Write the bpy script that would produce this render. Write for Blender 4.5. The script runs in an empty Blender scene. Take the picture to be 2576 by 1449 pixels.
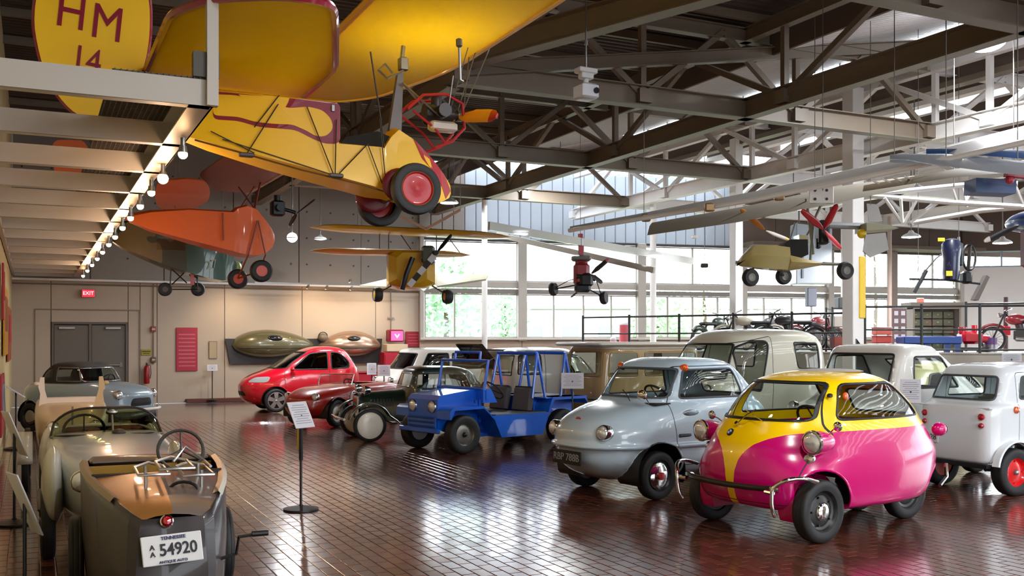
import bpy, bmesh, math, random
import numpy as np
from mathutils import Vector, Matrix
from mathutils.bvhtree import BVHTree
random.seed(7)
SC = bpy.context.scene
COL = SC.collection
PI = math.pi
F, CX, HY, EYE = 2500.0, 1288.0, 852.0, 1.62      # focal length in pixels, centre column, horizon row, eye height

# ------------------------------------------------------------------ camera, world, exposure
cam = bpy.data.cameras.new('camera'); cam_o = bpy.data.objects.new('camera', cam); COL.objects.link(cam_o)
cam_o.location = (0, 0, EYE); cam_o.rotation_euler = (PI/2, 0, 0)
cam.sensor_width = 36.0; cam.lens = 36.0*F/2576.0; cam.shift_y = (HY-724.5)/2576.0
cam.clip_start = 0.05; cam.clip_end = 400
SC.camera = cam_o
SC.view_settings.view_transform = 'Standard'; SC.view_settings.look = 'None'
SC.view_settings.gamma = 1.0; SC.view_settings.use_curve_mapping = False
SC.view_settings.exposure = 0.9
w = bpy.data.worlds.new('overcast_sky'); SC.world = w; w.use_nodes = True
nt = w.node_tree; nt.nodes.clear()
wo = nt.nodes.new('ShaderNodeOutputWorld'); bg = nt.nodes.new('ShaderNodeBackground')
tc = nt.nodes.new('ShaderNodeTexCoord'); nz = nt.nodes.new('ShaderNodeTexNoise'); rp = nt.nodes.new('ShaderNodeValToRGB')
nz.inputs['Scale'].default_value = 1.6; nz.inputs['Detail'].default_value = 4
rp.color_ramp.elements[0].position = .35; rp.color_ramp.elements[0].color = (.80, .88, 1, 1)
rp.color_ramp.elements[1].position = .7; rp.color_ramp.elements[1].color = (.97, .98, 1, 1)
nt.links.new(tc.outputs['Generated'], nz.inputs['Vector']); nt.links.new(nz.outputs['Fac'], rp.inputs['Fac'])
nt.links.new(rp.outputs['Color'], bg.inputs['Color']); nt.links.new(bg.outputs[0], wo.inputs[0])
bg.inputs['Strength'].default_value = 4.2
SC.cycles.max_bounces = 8; SC.cycles.transparent_max_bounces = 24; SC.cycles.diffuse_bounces = 5
SC.cycles.glossy_bounces = 4; SC.cycles.sample_clamp_indirect = 6; SC.cycles.caustics_reflective = False
SC.cycles.caustics_refractive = False
SC.cycles.use_denoising = True

# ------------------------------------------------------------------ frames: building axes u (right along back wall), v (depth)
TH = math.radians(25.8); E1 = Vector((math.cos(TH), math.sin(TH), 0)); E2 = Vector((-math.sin(TH), math.cos(TH), 0)); EZ = Vector((0, 0, 1))
def B(u, v, z=0.0): return E1*u + E2*v + EZ*z
def ray(px, py): return Vector(((px-CX)/F, 1.0, (HY-py)/F))
def at(px, py, Y): return Vector((0, 0, EYE)) + ray(px, py)*Y
def onV(px, py, v): r = ray(px, py); return Vector((0, 0, EYE)) + r*(v/r.dot(E2))
def onU(px, py, u): r = ray(px, py); return Vector((0, 0, EYE)) + r*(u/r.dot(E1))
def onZ(px, py, z): r = ray(px, py); return Vector((0, 0, EYE)) + r*((z-EYE)/r.z)
def uvz(p): return (p.dot(E1), p.dot(E2), p.z)

# ------------------------------------------------------------------ materials
def lin(c):
    if isinstance(c, str):
        c = [int(c[i:i+2], 16)/255 for i in (1, 3, 5)]
    return tuple(((x/12.92) if x <= .04045 else ((x+.055)/1.055)**2.4) for x in c) + (1.0,)
MATS = {}
def mat(name, col='#808080', rough=.5, metal=0.0, coat=0.0, var=.06, scale=6.0, bump=0.0, emit=None, es=0.0, spec=None):
    if name in MATS: return MATS[name]
    m = bpy.data.materials.new(name); m.use_nodes = True; n = m.node_tree; b = n.nodes['Principled BSDF']
    c = lin(col)
    b.inputs['Roughness'].default_value = rough; b.inputs['Metallic'].default_value = metal
    b.inputs['Coat Weight'].default_value = coat; b.inputs['Coat Roughness'].default_value = .04
    if spec is not None: b.inputs['Specular IOR Level'].default_value = spec
    t = n.nodes.new('ShaderNodeTexCoord'); z = n.nodes.new('ShaderNodeTexNoise'); z.inputs['Scale'].default_value = scale
    z.inputs['Detail'].default_value = 3
    n.links.new(t.outputs['Object'], z.inputs['Vector'])
    mx = n.nodes.new('ShaderNodeMix'); mx.data_type = 'RGBA'
    mx.inputs[6].default_value = tuple(min(1, x*(1-var)) for x in c[:3])+(1,)
    mx.inputs[7].default_value = tuple(min(1, x*(1+var)) for x in c[:3])+(1,)
    n.links.new(z.outputs['Fac'], mx.inputs[0]); n.links.new(mx.outputs[2], b.inputs['Base Color'])
    if bump:
        bp = n.nodes.new('ShaderNodeBump'); bp.inputs['Strength'].default_value = bump; bp.inputs['Distance'].default_value = .01
        n.links.new(z.outputs['Fac'], bp.inputs['Height']); n.links.new(bp.outputs[0], b.inputs['Normal'])
    if emit:
        b.inputs['Emission Color'].default_value = lin(emit); b.inputs['Emission Strength'].default_value = es
    MATS[name] = m; return m
def glass_mat(name, tint='#e6efee', refl=.9):
    if name in MATS: return MATS[name]
    m = bpy.data.materials.new(name); m.use_nodes = True; n = m.node_tree; n.nodes.clear()
    o = n.nodes.new('ShaderNodeOutputMaterial'); mx = n.nodes.new('ShaderNodeMixShader')
    tr = n.nodes.new('ShaderNodeBsdfTransparent'); gl = n.nodes.new('ShaderNodeBsdfGlossy'); fr = n.nodes.new('ShaderNodeLayerWeight')
    fr.inputs['Blend'].default_value = .5; gl.inputs['Roughness'].default_value = .02
    pw = n.nodes.new('ShaderNodeMath'); pw.operation = 'POWER'; pw.inputs[1].default_value = 4.0
    ma = n.nodes.new('ShaderNodeMath'); ma.operation = 'MULTIPLY_ADD'; ma.inputs[1].default_value = .9; ma.inputs[2].default_value = .04
    n.links.new(fr.outputs['Facing'], pw.inputs[0]); n.links.new(pw.outputs[0], ma.inputs[0])
    tr.inputs['Color'].default_value = lin(tint); gl.inputs['Color'].default_value = (refl, refl, refl, 1)
    n.links.new(ma.outputs[0], mx.inputs[0]); n.links.new(tr.outputs[0], mx.inputs[1]); n.links.new(gl.outputs[0], mx.inputs[2])
    n.links.new(mx.outputs[0], o.inputs[0]); MATS[name] = m; return m
GLASS = glass_mat('clear_car_glass', '#eef4f1'); WGLASS = glass_mat('window_glass', '#f9fbfb', .5); DGLASS = glass_mat('smoked_glass', '#5a6062')
RUBBER = mat('tyre_rubber', '#17171a', .62, var=.15, scale=30)
SEAL = mat('black_window_seal', '#141416', .5)
CHROME = mat('chrome', '#d6d6d8', .09, 1.0, var=.02)
STEEL = mat('dull_steel', '#8d8c8a', .35, .9)
BLACK = mat('satin_black_paint', '#0f0f11', .4)
DARKIN = mat('dark_interior_trim', '#241f1e', .8)
LENS = mat('clear_lamp_lens', '#dfe2e4', .08, .55, coat=1)
REDL = mat('red_lamp_lens', '#a80d22', .15, coat=1)
AMBER = mat('amber_lamp_lens', '#dd5a12', .18, coat=1)
PAPER = mat('placard_paper', '#c9c9d2', .6, var=.02)
PLATEW = mat('plate_white', '#dcdde0', .4, var=.02)
INK = mat('plate_ink', '#22232c', .5)
WIRE = mat('cable_steel', '#6b6864', .45, .6)
def paint(name, col, rough=.28, coat=1.0, var=.03): return mat(name, col, rough, 0, coat, var, 3)

# ------------------------------------------------------------------ object helpers
def tag(o, label=None, cat=None, group=None, kind=None):
    if label: o['label'] = label
    if cat: o['category'] = cat
    if group: o['group'] = group
    if kind: o['kind'] = kind
    return o
def empty(name, loc=(0, 0, 0), rz=0.0, label=None, cat=None, group=None, kind=None):
    o = bpy.data.objects.new(name, None); COL.objects.link(o); o.location = loc; o.rotation_euler = (0, 0, rz)
    o.empty_display_size = .1
    return tag(o, label, cat, group, kind)
def link_mesh(name, me, parent=None, mats=()):
    o = bpy.data.objects.new(name, me); COL.objects.link(o)
    if parent is not None: o.parent = parent
    for m in mats: me.materials.append(m)
    return o
def copy_tree(o, parent=None):
    c = o.copy(); COL.objects.link(c); c.parent = parent
    for ch in list(o.children): copy_tree(ch, c)
    return c
def autosmooth(me, ang=38):
    me.shade_smooth()
    try: me.set_sharp_from_angle(angle=math.radians(ang))
    except Exception: pass

class MB:
    """collects simple shapes into one mesh"""
    def __init__(s): s.v = []; s.f = []
    def add(s, vs, fs):
        k = len(s.v); s.v += [tuple(p) for p in vs]; s.f += [tuple(i+k for i in f) for f in fs]; return s
    def box(s, c, d, ax=None):
        c = Vector(c); X, Y, Z = ax if ax else (Vector((1, 0, 0)), Vector((0, 1, 0)), EZ)
        vs = [c + X*(d[0]/2*i) + Y*(d[1]/2*j) + Z*(d[2]/2*k) for k in (-1, 1) for j in (-1, 1) for i in (-1, 1)]
        return s.add(vs, [(0, 2, 3, 1), (4, 5, 7, 6), (0, 1, 5, 4), (2, 6, 7, 3), (0, 4, 6, 2), (1, 3, 7, 5)])
    def bbox(s, c, d, b=.01, ax=None):     # box with bevelled vertical + top edges (cheap chamfer)
        c = Vector(c); X, Y, Z = ax if ax else (Vector((1, 0, 0)), Vector((0, 1, 0)), EZ)
        b = min(b, min(d)*.45); x, y, z = d[0]/2, d[1]/2, d[2]/2
        rings = []
        for (zz, ins) in ((-z, b), (-z+b, 0), (z-b, 0), (z, b)):
            xi, yi = x-ins, y-ins
            ring = [(xi-b, -yi), (xi, -yi+b), (xi, yi-b), (xi-b, yi), (-xi+b, yi), (-xi, yi-b), (-xi, -yi+b), (-xi+b, -yi)]
            rings.append([c+X*p[0]+Y*p[1]+Z*zz for p in ring])
        return s.rings(rings, caps=True)
    def rings(s, rings, caps=False, closed=True):
        k = len(s.v); n = len(rings[0])
        for r in rings: s.v += [tuple(p) for p in r]
        for i in range(len(rings)-1):
            for j in range(n if closed else n-1):
                a = k+i*n+j; b = k+i*n+(j+1) % n
                s.f.append((a, b, b+n, a+n))
        if caps:
            s.f.append(tuple(k+j for j in range(n))[::-1]); s.f.append(tuple(k+(len(rings)-1)*n+j for j in range(n)))
        return s
    def bar(s, p, q, w, h=None, up=None):
        p, q = Vector(p), Vector(q); h = h or w; d = (q-p); L = d.length
        if L < 1e-6: return s
        d /= L; up = Vector(up) if up else EZ
        if abs(d.dot(up)) > .98: up = E1
        X = d.cross(up).normalized(); Z = X.cross(d)
        return s.box((p+q)/2, (w, L, h), (X, d, Z))
    def ibeam(s, p, q, w, h, t=.012):
        p, q = Vector(p), Vector(q); d = (q-p).normalized(); X = d.cross(EZ).normalized(); Z = X.cross(d)
        s.bar(p, q, t, h); s.bar(p+Z*(h/2), q+Z*(h/2), w, t*1.3); s.bar(p-Z*(h/2), q-Z*(h/2), w, t*1.3); return s
    def tube(s, pts, r, n=8, closed=False, caps=True):
        pts = [Vector(p) for p in pts]; m = len(pts); rings = []
        rr = r if isinstance(r, (list, tuple)) else [r]*m
        prev = None
        for i, p in enumerate(pts):
            if closed: t = pts[(i+1) % m]-pts[i-1]
            else: t = pts[min(i+1, m-1)]-pts[max(i-1, 0)]
            t = t.normalized() if t.length > 1e-9 else EZ
            if prev is None:
                up = EZ if abs(t.z) < .9 else Vector((1, 0, 0)); X = t.cross(up).normalized()
            else:
                X = (prev - t*prev.dot(t)); X = X.normalized() if X.length > 1e-6 else t.cross(EZ).normalized()
            prev = X; Y = t.cross(X)
            rings.append([p + (X*math.cos(2*PI*j/n) + Y*math.sin(2*PI*j/n))*rr[i] for j in range(n)])
        if closed: rings.append(rings[0])
        return s.rings(rings, caps=caps and not closed)
    def cyl(s, p, q, r, r2=None, n=16, caps=True):
        p, q = Vector(p), Vector(q); return s.tube([p, q], [r, r if r2 is None else r2], n, caps=caps)
    def lathe(s, prof, c=(0, 0, 0), ax=(0, 1, 0), n=32):       # prof = [(radius, offset along axis)]
        c = Vector(c); a = Vector(ax).normalized(); up = EZ if abs(a.z) < .9 else Vector((1, 0, 0))
        X = a.cross(up).normalized(); Y = a.cross(X); rings = []
        for r, h in prof: rings.append([c + a*h + (X*math.cos(2*PI*j/n)+Y*math.sin(2*PI*j/n))*max(r, 1e-4) for j in range(n)])
        return s.rings(rings, caps=False)
    def ell(s, c, r, n=16, m=10, ax=None, half=None):
        c = Vector(c); X, Y, Z = ax if ax else (Vector((1, 0, 0)), Vector((0, 1, 0)), EZ); rings = []
        r = r if isinstance(r, (list, tuple)) else (r, r, r)
        lo = -PI/2 if half is None else 0
        for i in range(m+1):
            t = lo + (PI/2-lo)*i/m
            rings.append([c + X*(r[0]*max(1e-3, math.cos(t))*math.cos(2*PI*j/n)) + Y*(r[1]*max(1e-3, math.cos(t))*math.sin(2*PI*j/n)) + Z*(r[2]*math.sin(t)) for j in range(n)])
        return s.rings(rings, caps=True)
    def prism(s, poly, off):
        poly = [Vector(p) for p in poly]; off = Vector(off)
        return s.rings([poly, [p+off for p in poly]], caps=True)
    def build(s, name, m, parent=None, smooth=38, local=None):
        me = bpy.data.meshes.new(name)
        vs = s.v
        if local is not None: vs = [tuple(local @ Vector(p)) for p in vs]
        me.from_pydata(vs, [], s.f); me.validate()
        bm = bmesh.new(); bm.from_mesh(me); bmesh.ops.remove_doubles(bm, verts=bm.verts, dist=1e-5)
        bmesh.ops.recalc_face_normals(bm, faces=bm.faces); bm.to_mesh(me); bm.free()
        if smooth: autosmooth(me, smooth)
        o = link_mesh(name, me, parent, (m,) if m else ())
        return o
def cr(pts, n=5):
    P = [Vector(p) for p in pts]; P = [P[0]*2-P[1]]+P+[P[-1]*2-P[-2]]; out = []
    for i in range(1, len(P)-2):
        for k in range(n):
            t = k/n; out.append(.5*((2*P[i])+(P[i+1]-P[i-1])*t+(2*P[i-1]-5*P[i]+4*P[i+1]-P[i+2])*t*t+(3*P[i]-P[i-1]-3*P[i+1]+P[i+2])*t**3))
    return out+[P[-2]]
class MS:
    """like MB, but every piece added becomes an object of its own"""
    def __init__(s): s.p = []
    def tube(s, *a, **k): s.p.append(MB().tube(*a, **k)); return s
    def bar(s, *a, **k): s.p.append(MB().bar(*a, **k)); return s
    def bbox(s, *a, **k): s.p.append(MB().bbox(*a, **k)); return s
    def cyl(s, *a, **k): s.p.append(MB().cyl(*a, **k)); return s
    def build(s, name, m, parent=None, smooth=38, local=None): return [q.build(name, m, parent, smooth, local) for q in s.p][0]
def roof_z(u, v=0):
    if 10.6 < u < 18.9 and v > 26.06-.1717*(u-9.73)-2.6: return 7.0
    return 6.6 if u < 10.5 else (6.15+(u-10.6)/4.0 if u < 14.7 else 6.57+((u-14.8) % 2.1)/1.9*.6)
def up_to_roof(p): return Vector((p.x, p.y, roof_z(p.dot(E1), p.dot(E2))))
def inv(o):           # world -> local of an empty with location and z rotation
    return (Matrix.Translation(o.location) @ Matrix.Rotation(o.rotation_euler[2], 4, 'Z')).inverted()
FR_X = (Vector((1, 0, 0)), Vector((0, 1, 0)), EZ)

def text_mesh(name, s, size, m, parent, loc, X, Y, depth=.003, align='CENTER', bold=0.0, stretch=1.0, tgt=None):
    """flat lettering; X = reading direction, Y = up direction of the text"""
    cu = bpy.data.curves.new('lettering', 'FONT'); cu.body = s; cu.size = size; cu.extrude = depth/2; cu.align_x = align; cu.align_y = 'CENTER'
    cu.offset = bold; cu.resolution_u = 3
    ob = bpy.data.objects.new('lettering', cu); COL.objects.link(ob)
    dg = bpy.context.evaluated_depsgraph_get(); me = bpy.data.meshes.new_from_object(ob.evaluated_get(dg))
    bpy.data.objects.remove(ob); bpy.data.curves.remove(cu)
    X = Vector(X).normalized(); Y = Vector(Y).normalized(); Z = X.cross(Y)
    M = Matrix((X, Y, Z)).transposed().to_4x4(); M.translation = Vector(loc)
    me.transform(M @ Matrix.Diagonal((stretch, 1, 1, 1)))
    me.materials.clear(); me.name = name
    return link_mesh(name, me, parent, (m,))
# ------------------------------------------------------------------ curved shells with cut regions
def pchip(xs, ys, q):
    xs = np.asarray(xs, float); ys = np.asarray(ys, float); h = np.diff(xs); d = np.diff(ys)/h
    m = np.zeros_like(ys); m[0] = d[0]; m[-1] = d[-1]
    for i in range(1, len(xs)-1):
        if d[i-1]*d[i] > 0:
            w1 = 2*h[i]+h[i-1]; w2 = h[i]+2*h[i-1]; m[i] = (w1+w2)/(w1/d[i-1]+w2/d[i])
    k = np.clip(np.searchsorted(xs, q)-1, 0, len(h)-1); t = (q-xs[k])/h[k]
    return ((2*t**3-3*t**2+1)*ys[k] + (t**3-2*t**2+t)*h[k]*m[k] + (-2*t**3+3*t**2)*ys[k+1] + (t**3-t**2)*h[k]*m[k+1])
def quarter(n, k):
    a = np.linspace(0, PI/2, 260); e = 2.0/n
    x = np.abs(np.cos(a))**e; y = np.abs(np.sin(a))**e; x[-1] = 0; y[0] = 0
    return x, y, k
def resample(x, y, k):
    s = np.concatenate([[0], np.cumsum(np.hypot(np.diff(x), np.diff(y)))]); q = np.linspace(0, s[-1], k+1)
    return np.interp(q, s, x), np.interp(q, s, y)
def shell_bm(rows, nz=70, nq=22, fn=None, bottom=True):
    """rows: (z, x_front, x_rear, half_width, n_front, n_rear) from the sill up to the roof"""
    R = np.array(rows, float); d = np.sqrt(np.sum(np.diff(R[:, :4], axis=0)**2, axis=1)); t = np.concatenate([[0], np.cumsum(np.maximum(d, 1e-3))])
    q = np.linspace(0, t[-1], nz+1); P = np.stack([pchip(t, R[:, i], q) for i in range(6)], 1)
    bm = bmesh.new(); rings = []
    for z, xf, xr, w, nf, nr in P:
        xm = (xf+xr)/2; a = max((xf-xr)/2, 1e-3); w = max(w, 1e-3)
        ring = []
        for (n, sx, sy, rev) in ((nf, 1, 1, 0), (nr, -1, 1, 1), (nr, -1, -1, 0), (nf, 1, -1, 1)):
            x, y, _ = quarter(n, nq); x, y = resample(x*a, y*w, nq)
            if rev: x, y = x[::-1], y[::-1]
            for i in range(nq): ring.append((xm+sx*x[i], sy*y[i], z))
        if fn: ring = [fn(*p) for p in ring]
        rings.append([bm.verts.new(p) for p in ring])
    n = len(rings[0])
    for i in range(nz):
        for j in range(n):
            k = (j+1) % n
            try: bm.faces.new((rings[i][j], rings[i][k], rings[i+1][k], rings[i+1][j]))
            except ValueError: pass
    bm.faces.new(rings[-1])
    if bottom: bm.faces.new(rings[0][::-1])
    bmesh.ops.remove_doubles(bm, verts=bm.verts, dist=2e-4); bmesh.ops.recalc_face_normals(bm, faces=bm.faces)
    return bm
def rpoly(pts, r=.05, n=4):
    """polygon with rounded corners; a point may be (x, y, own_radius)"""
    out = []; m = len(pts)
    for i in range(m):
        p = Vector(pts[i][:2]); a = Vector(pts[i-1][:2]); b = Vector(pts[(i+1) % m][:2]); rr = pts[i][2] if len(pts[i]) > 2 else r
        u = (a-p); v = (b-p); k = min(rr, u.length*.45, v.length*.45)
        if k < 1e-4: out.append(tuple(p)); continue
        A = p+u.normalized()*k; Bq = p+v.normalized()*k
        for j in range(n+1):
            t = j/n; q = A*(1-t)**2 + p*2*t*(1-t) + Bq*t*t; out.append((q.x, q.y))
    return out
def offset_poly(poly, d):
    m = len(poly); area = sum(poly[i][0]*poly[(i+1) % m][1]-poly[(i+1) % m][0]*poly[i][1] for i in range(m)); sg = 1 if area > 0 else -1
    out = []
    for i in range(m):
        a, p, b = Vector(poly[i-1]), Vector(poly[i]), Vector(poly[(i+1) % m])
        e1 = (p-a); e2 = (b-p)
        if e1.length < 1e-7: e1 = e2
        if e2.length < 1e-7: e2 = e1
        n1 = Vector((e1.y, -e1.x)).normalized()*sg; n2 = Vector((e2.y, -e2.x)).normalized()*sg
        n = (n1+n2); L = n.length
        n = n1 if L < .3 else n/L
        out.append(tuple(p+n*(d/max(.5, n.dot(n1)))))
    return out
def inside(poly, x, y):
    c = False; j = len(poly)-1
    for i in range(len(poly)):
        xi, yi = poly[i]; xj, yj = poly[j]
        if (yi > y) != (yj > y) and x < (xj-xi)*(y-yi)/(yj-yi)+xi: c = not c
        j = i
    return c
AXES = {'L': (0, 2, 1, 1), 'R': (0, 2, 1, -1), 'F': (1, 2, 0, 1), 'B': (1, 2, 0, -1), 'T': (0, 1, 2, 1)}
def cut(bm, poly, side, thr=.25, lim=None):
    """cut the polygon (given in the side's projection plane) into the shell and return the faces inside it"""
    ia, ib, ic, sg = AXES[side]
    xs = [p[0] for p in poly]; ys = [p[1] for p in poly]; x0, x1, y0, y1 = min(xs)-.01, max(xs)+.01, min(ys)-.01, max(ys)+.01
    def ok(f):
        if f.normal[ic]*sg < thr: return False
        if lim and not lim(f.calc_center_median()): return False
        a = [v.co[ia] for v in f.verts]; b = [v.co[ib] for v in f.verts]
        return max(a) > x0 and min(a) < x1 and max(b) > y0 and min(b) < y1
    bm.normal_update()
    sel = set(f for f in bm.faces if ok(f)); m = len(poly)
    for i in range(m):
        p, q = poly[i], poly[(i+1) % m]; dx, dy = q[0]-p[0], q[1]-p[1]
        if dx*dx+dy*dy < 1e-10: continue
        bx0, bx1, by0, by1 = min(p[0], q[0])-.002, max(p[0], q[0])+.002, min(p[1], q[1])-.002, max(p[1], q[1])+.002
        sub = []
        for f in sel:
            a = [v.co[ia] for v in f.verts]; b = [v.co[ib] for v in f.verts]
            if max(a) > bx0 and min(a) < bx1 and max(b) > by0 and min(b) < by1: sub.append(f)
        if not sub: continue
        no = [0, 0, 0]; no[ia] = dy; no[ib] = -dx; co = [0, 0, 0]; co[ia] = p[0]; co[ib] = p[1]
        g = set(sub)
        for f in sub: g.update(f.edges); g.update(f.verts)
        r = bmesh.ops.bisect_plane(bm, geom=list(g), plane_co=co, plane_no=no, dist=1e-5)
        sel = set(f for f in sel if f.is_valid); sel.update(e for e in r['geom'] if isinstance(e, bmesh.types.BMFace) and e.is_valid)
    out = []
    for f in sel:
        c = f.calc_center_median()
        if inside(poly, c[ia], c[ib]): out.append(f)
    return out
def faces_to_obj(bm, faces, name, m, parent, off=0.0, thick=0.0):
    bm.normal_update(); idx = {}; vs = []; fs = []
    for f in faces:
        t = []
        for v in f.verts:
            if v.index not in idx or True:
                k = idx.get(v)
                if k is None: k = len(vs); idx[v] = k; vs.append(tuple(v.co + v.normal*off))
                t.append(k)
        fs.append(t)
    me = bpy.data.meshes.new(name); me.from_pydata(vs, [], fs); me.shade_smooth()
    o = link_mesh(name, me, parent, (m,))
    if thick:
        md = o.modifiers.new('solidify', 'SOLIDIFY'); md.thickness = thick; md.offset = -1
    return o
class Car:
    def __init__(s, name, loc, rz, label, cat='car', group=None):
        s.o = empty(name, loc, rz, label, cat, group); s.groups = []
    def shell(s, rows, nz=70, nq=22, fn=None):
        s.bm = shell_bm(rows, nz, nq, fn); s.bvh = BVHTree.FromBMesh(s.bm); s.todo = []
        s.matidx = s.bm.faces.layers.int.new('mi'); return s
    def hit(s, o, d):
        p, n, _, _ = s.bvh.ray_cast(Vector(o), Vector(d).normalized()); return p, n
    def region(s, poly, side, name, m, off=0.0, thick=0.0, thr=.25, lim=None):
        fs = cut(s.bm, poly, side, thr, lim)
        if not fs: return None
        o = faces_to_obj(s.bm, fs, name, m, s.o, off, thick) if name else None
        bmesh.ops.delete(s.bm, geom=fs, context='FACES'); return o
    def paint(s, poly, side, mi, thr=.25, lim=None):
        for f in cut(s.bm, poly, side, thr, lim): f[s.matidx] = mi
    def window(s, poly, side, seal=.022, glass=None, thr=.25, lim=None, sealm=None, name='window'):
        inner = offset_poly(poly, -seal) if seal else poly
        g = cut(s.bm, inner, side, thr, lim)
        go = faces_to_obj(s.bm, g, name, glass or GLASS, s.o, -.006) if g else None
        if g: bmesh.ops.delete(s.bm, geom=g, context='FACES')
        if seal:
            r = cut(s.bm, poly, side, thr, lim)
            if r:
                faces_to_obj(s.bm, r, 'window_seal', sealm or SEAL, go or s.o, .004, .012)
                bmesh.ops.delete(s.bm, geom=r, context='FACES')
        return go
    def line(s, poly, side, w=.006, thr=.25, lim=None, m=2):
        """panel gap drawn round the polygon, sunk in the skin"""
        a = cut(s.bm, poly, side, thr, lim); b = set(cut(s.bm, offset_poly(poly, -w), side, thr, lim))
        bm = s.bm
        for f in cut(bm, poly, side, thr, lim):
            if f not in b: f[s.matidx] = m
    def arch(s, x, r, z, depth=.28, side='LR', m=None, squash=1.0, ymin=.3, thr=-.2, clean=False):
        for sd in side:
            sg = 1 if sd == 'L' else -1
            poly = [(x+r*math.cos(a), max(.02, z+r*squash*math.sin(a))) for a in np.linspace(0, 2*PI, 29)[:-1]]
            p = [q for q in poly]
            if clean: bmesh.ops.bisect_plane(s.bm, geom=s.bm.verts[:]+s.bm.edges[:]+s.bm.faces[:], plane_co=(0, sg*ymin, 0), plane_no=(0, 1, 0), dist=1e-5)
            lip = []
            for a in np.linspace(-.35, PI+.35, 26):
                q, n_ = s.hit((x+r*math.cos(a), sg*3, z+r*math.sin(a)), (0, -sg, 0))
                if q is not None and n_ is not None and n_.y*sg > .1 and abs(q.y) > ymin: lip.append(q-n_*.004)
            if len(lip) > 5: s.lips = getattr(s, 'lips', [])+[lip]
            fs = cut(s.bm, p, sd, thr, lambda c: c.y*sg > ymin)
            bmesh.ops.delete(s.bm, geom=fs, context='FACES')
    def liner(s, x, r, z, y0, y1, m=None):
        b = MB(); n = 18; rings = []
        for yy in (y0, y1): rings.append([(x+r*math.cos(a), yy, max(.16, z+r*math.sin(a))) for a in np.linspace(-.5, PI+.5, n)])
        b.rings(rings, closed=False); b.add(rings[1], [tuple(range(n))]); b.build('wheel_arch_liner', m or BLACK, s.o)
    def body(s, mats, name='body', solid=.012):
        bm = s.bm
        for f in bm.faces: f.smooth = True; f.material_index = f[s.matidx]
        me = bpy.data.meshes.new(name); bm.to_mesh(me); bm.free()
        s.b = link_mesh(name, me, s.o, mats)
        if solid:
            md = s.b.modifiers.new('solidify', 'SOLIDIFY'); md.thickness = solid; md.offset = -1
        for lp in getattr(s, 'lips', []): MB().tube(lp, .010, 6).build('arch_lip', mats[0], s.b)
        return s.b
    def part(s, name, mb, m, parent=None, smooth=38): return mb.build(name, m, parent or s.o, smooth)
    def wheel(s, x, y, r, w, rim=BLACK, hub=CHROME, hr=.5, steer=0, out=None, rimr=.62, disc=None, whitewall=None, lugs=0):
        """tyre with rim and hub cap as sub-parts; the outer face looks away from the car's centre line"""
        sg = out if out else (1 if y >= 0 else -1); ax = Vector((math.sin(-steer)*1, math.cos(steer), 0))*sg; c = Vector((x, y, r))
        t = MB().lathe([(r*rimr, -w*.42), (r*.80, -w*.5), (r*.94, -w*.46), (r*.985, -w*.36), (r, -w*.2), (r*.993, -w*.17), (r, -w*.12), (r, w*.12), (r*.993, w*.17), (r, w*.2), (r*.985, w*.36), (r*.94, w*.46), (r*.80, w*.5), (r*rimr, w*.42), (r*rimr*.97, w*.30)], c, ax, 40)
        T = t.build('wheel', RUBBER, s.o, 50)
        if whitewall:
            MB().lathe([(r*.92, w*.475), (r*.8, w*.515), (r*.68, w*.47)], c, ax, 40).build('whitewall', whitewall, T)
        d = MB().lathe([(r*rimr, w*.40), (r*rimr*.96, w*.36), (r*rimr*.88, w*.22), (r*.5, w*.16), (r*.36, w*.24), (r*.2, w*.26), (.001, w*.26)], c, ax, 36)
        for i in range(lugs):
            a = 2*PI*i/lugs; X = ax.cross(EZ).normalized(); p = c+(X*math.cos(a)+EZ*math.sin(a))*r*.46+ax*w*.17
            d.cyl(p, p+ax*.018, .009, n=8)
        d.lathe([(r*rimr*.97, -w*.3), (r*.3, -w*.25), (.001, -w*.25)], c, ax, 24)
        d.build('rim', rim, T, 30)
        if hub: MB().lathe([(r*hr, w*.25), (r*hr*.97, w*.36), (r*hr*.8, w*.45), (r*hr*.4, w*.5), (.001, w*.51)], c, ax, 30).build('hubcap', hub, T, 40)
        return T
def panel_text(): pass
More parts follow.
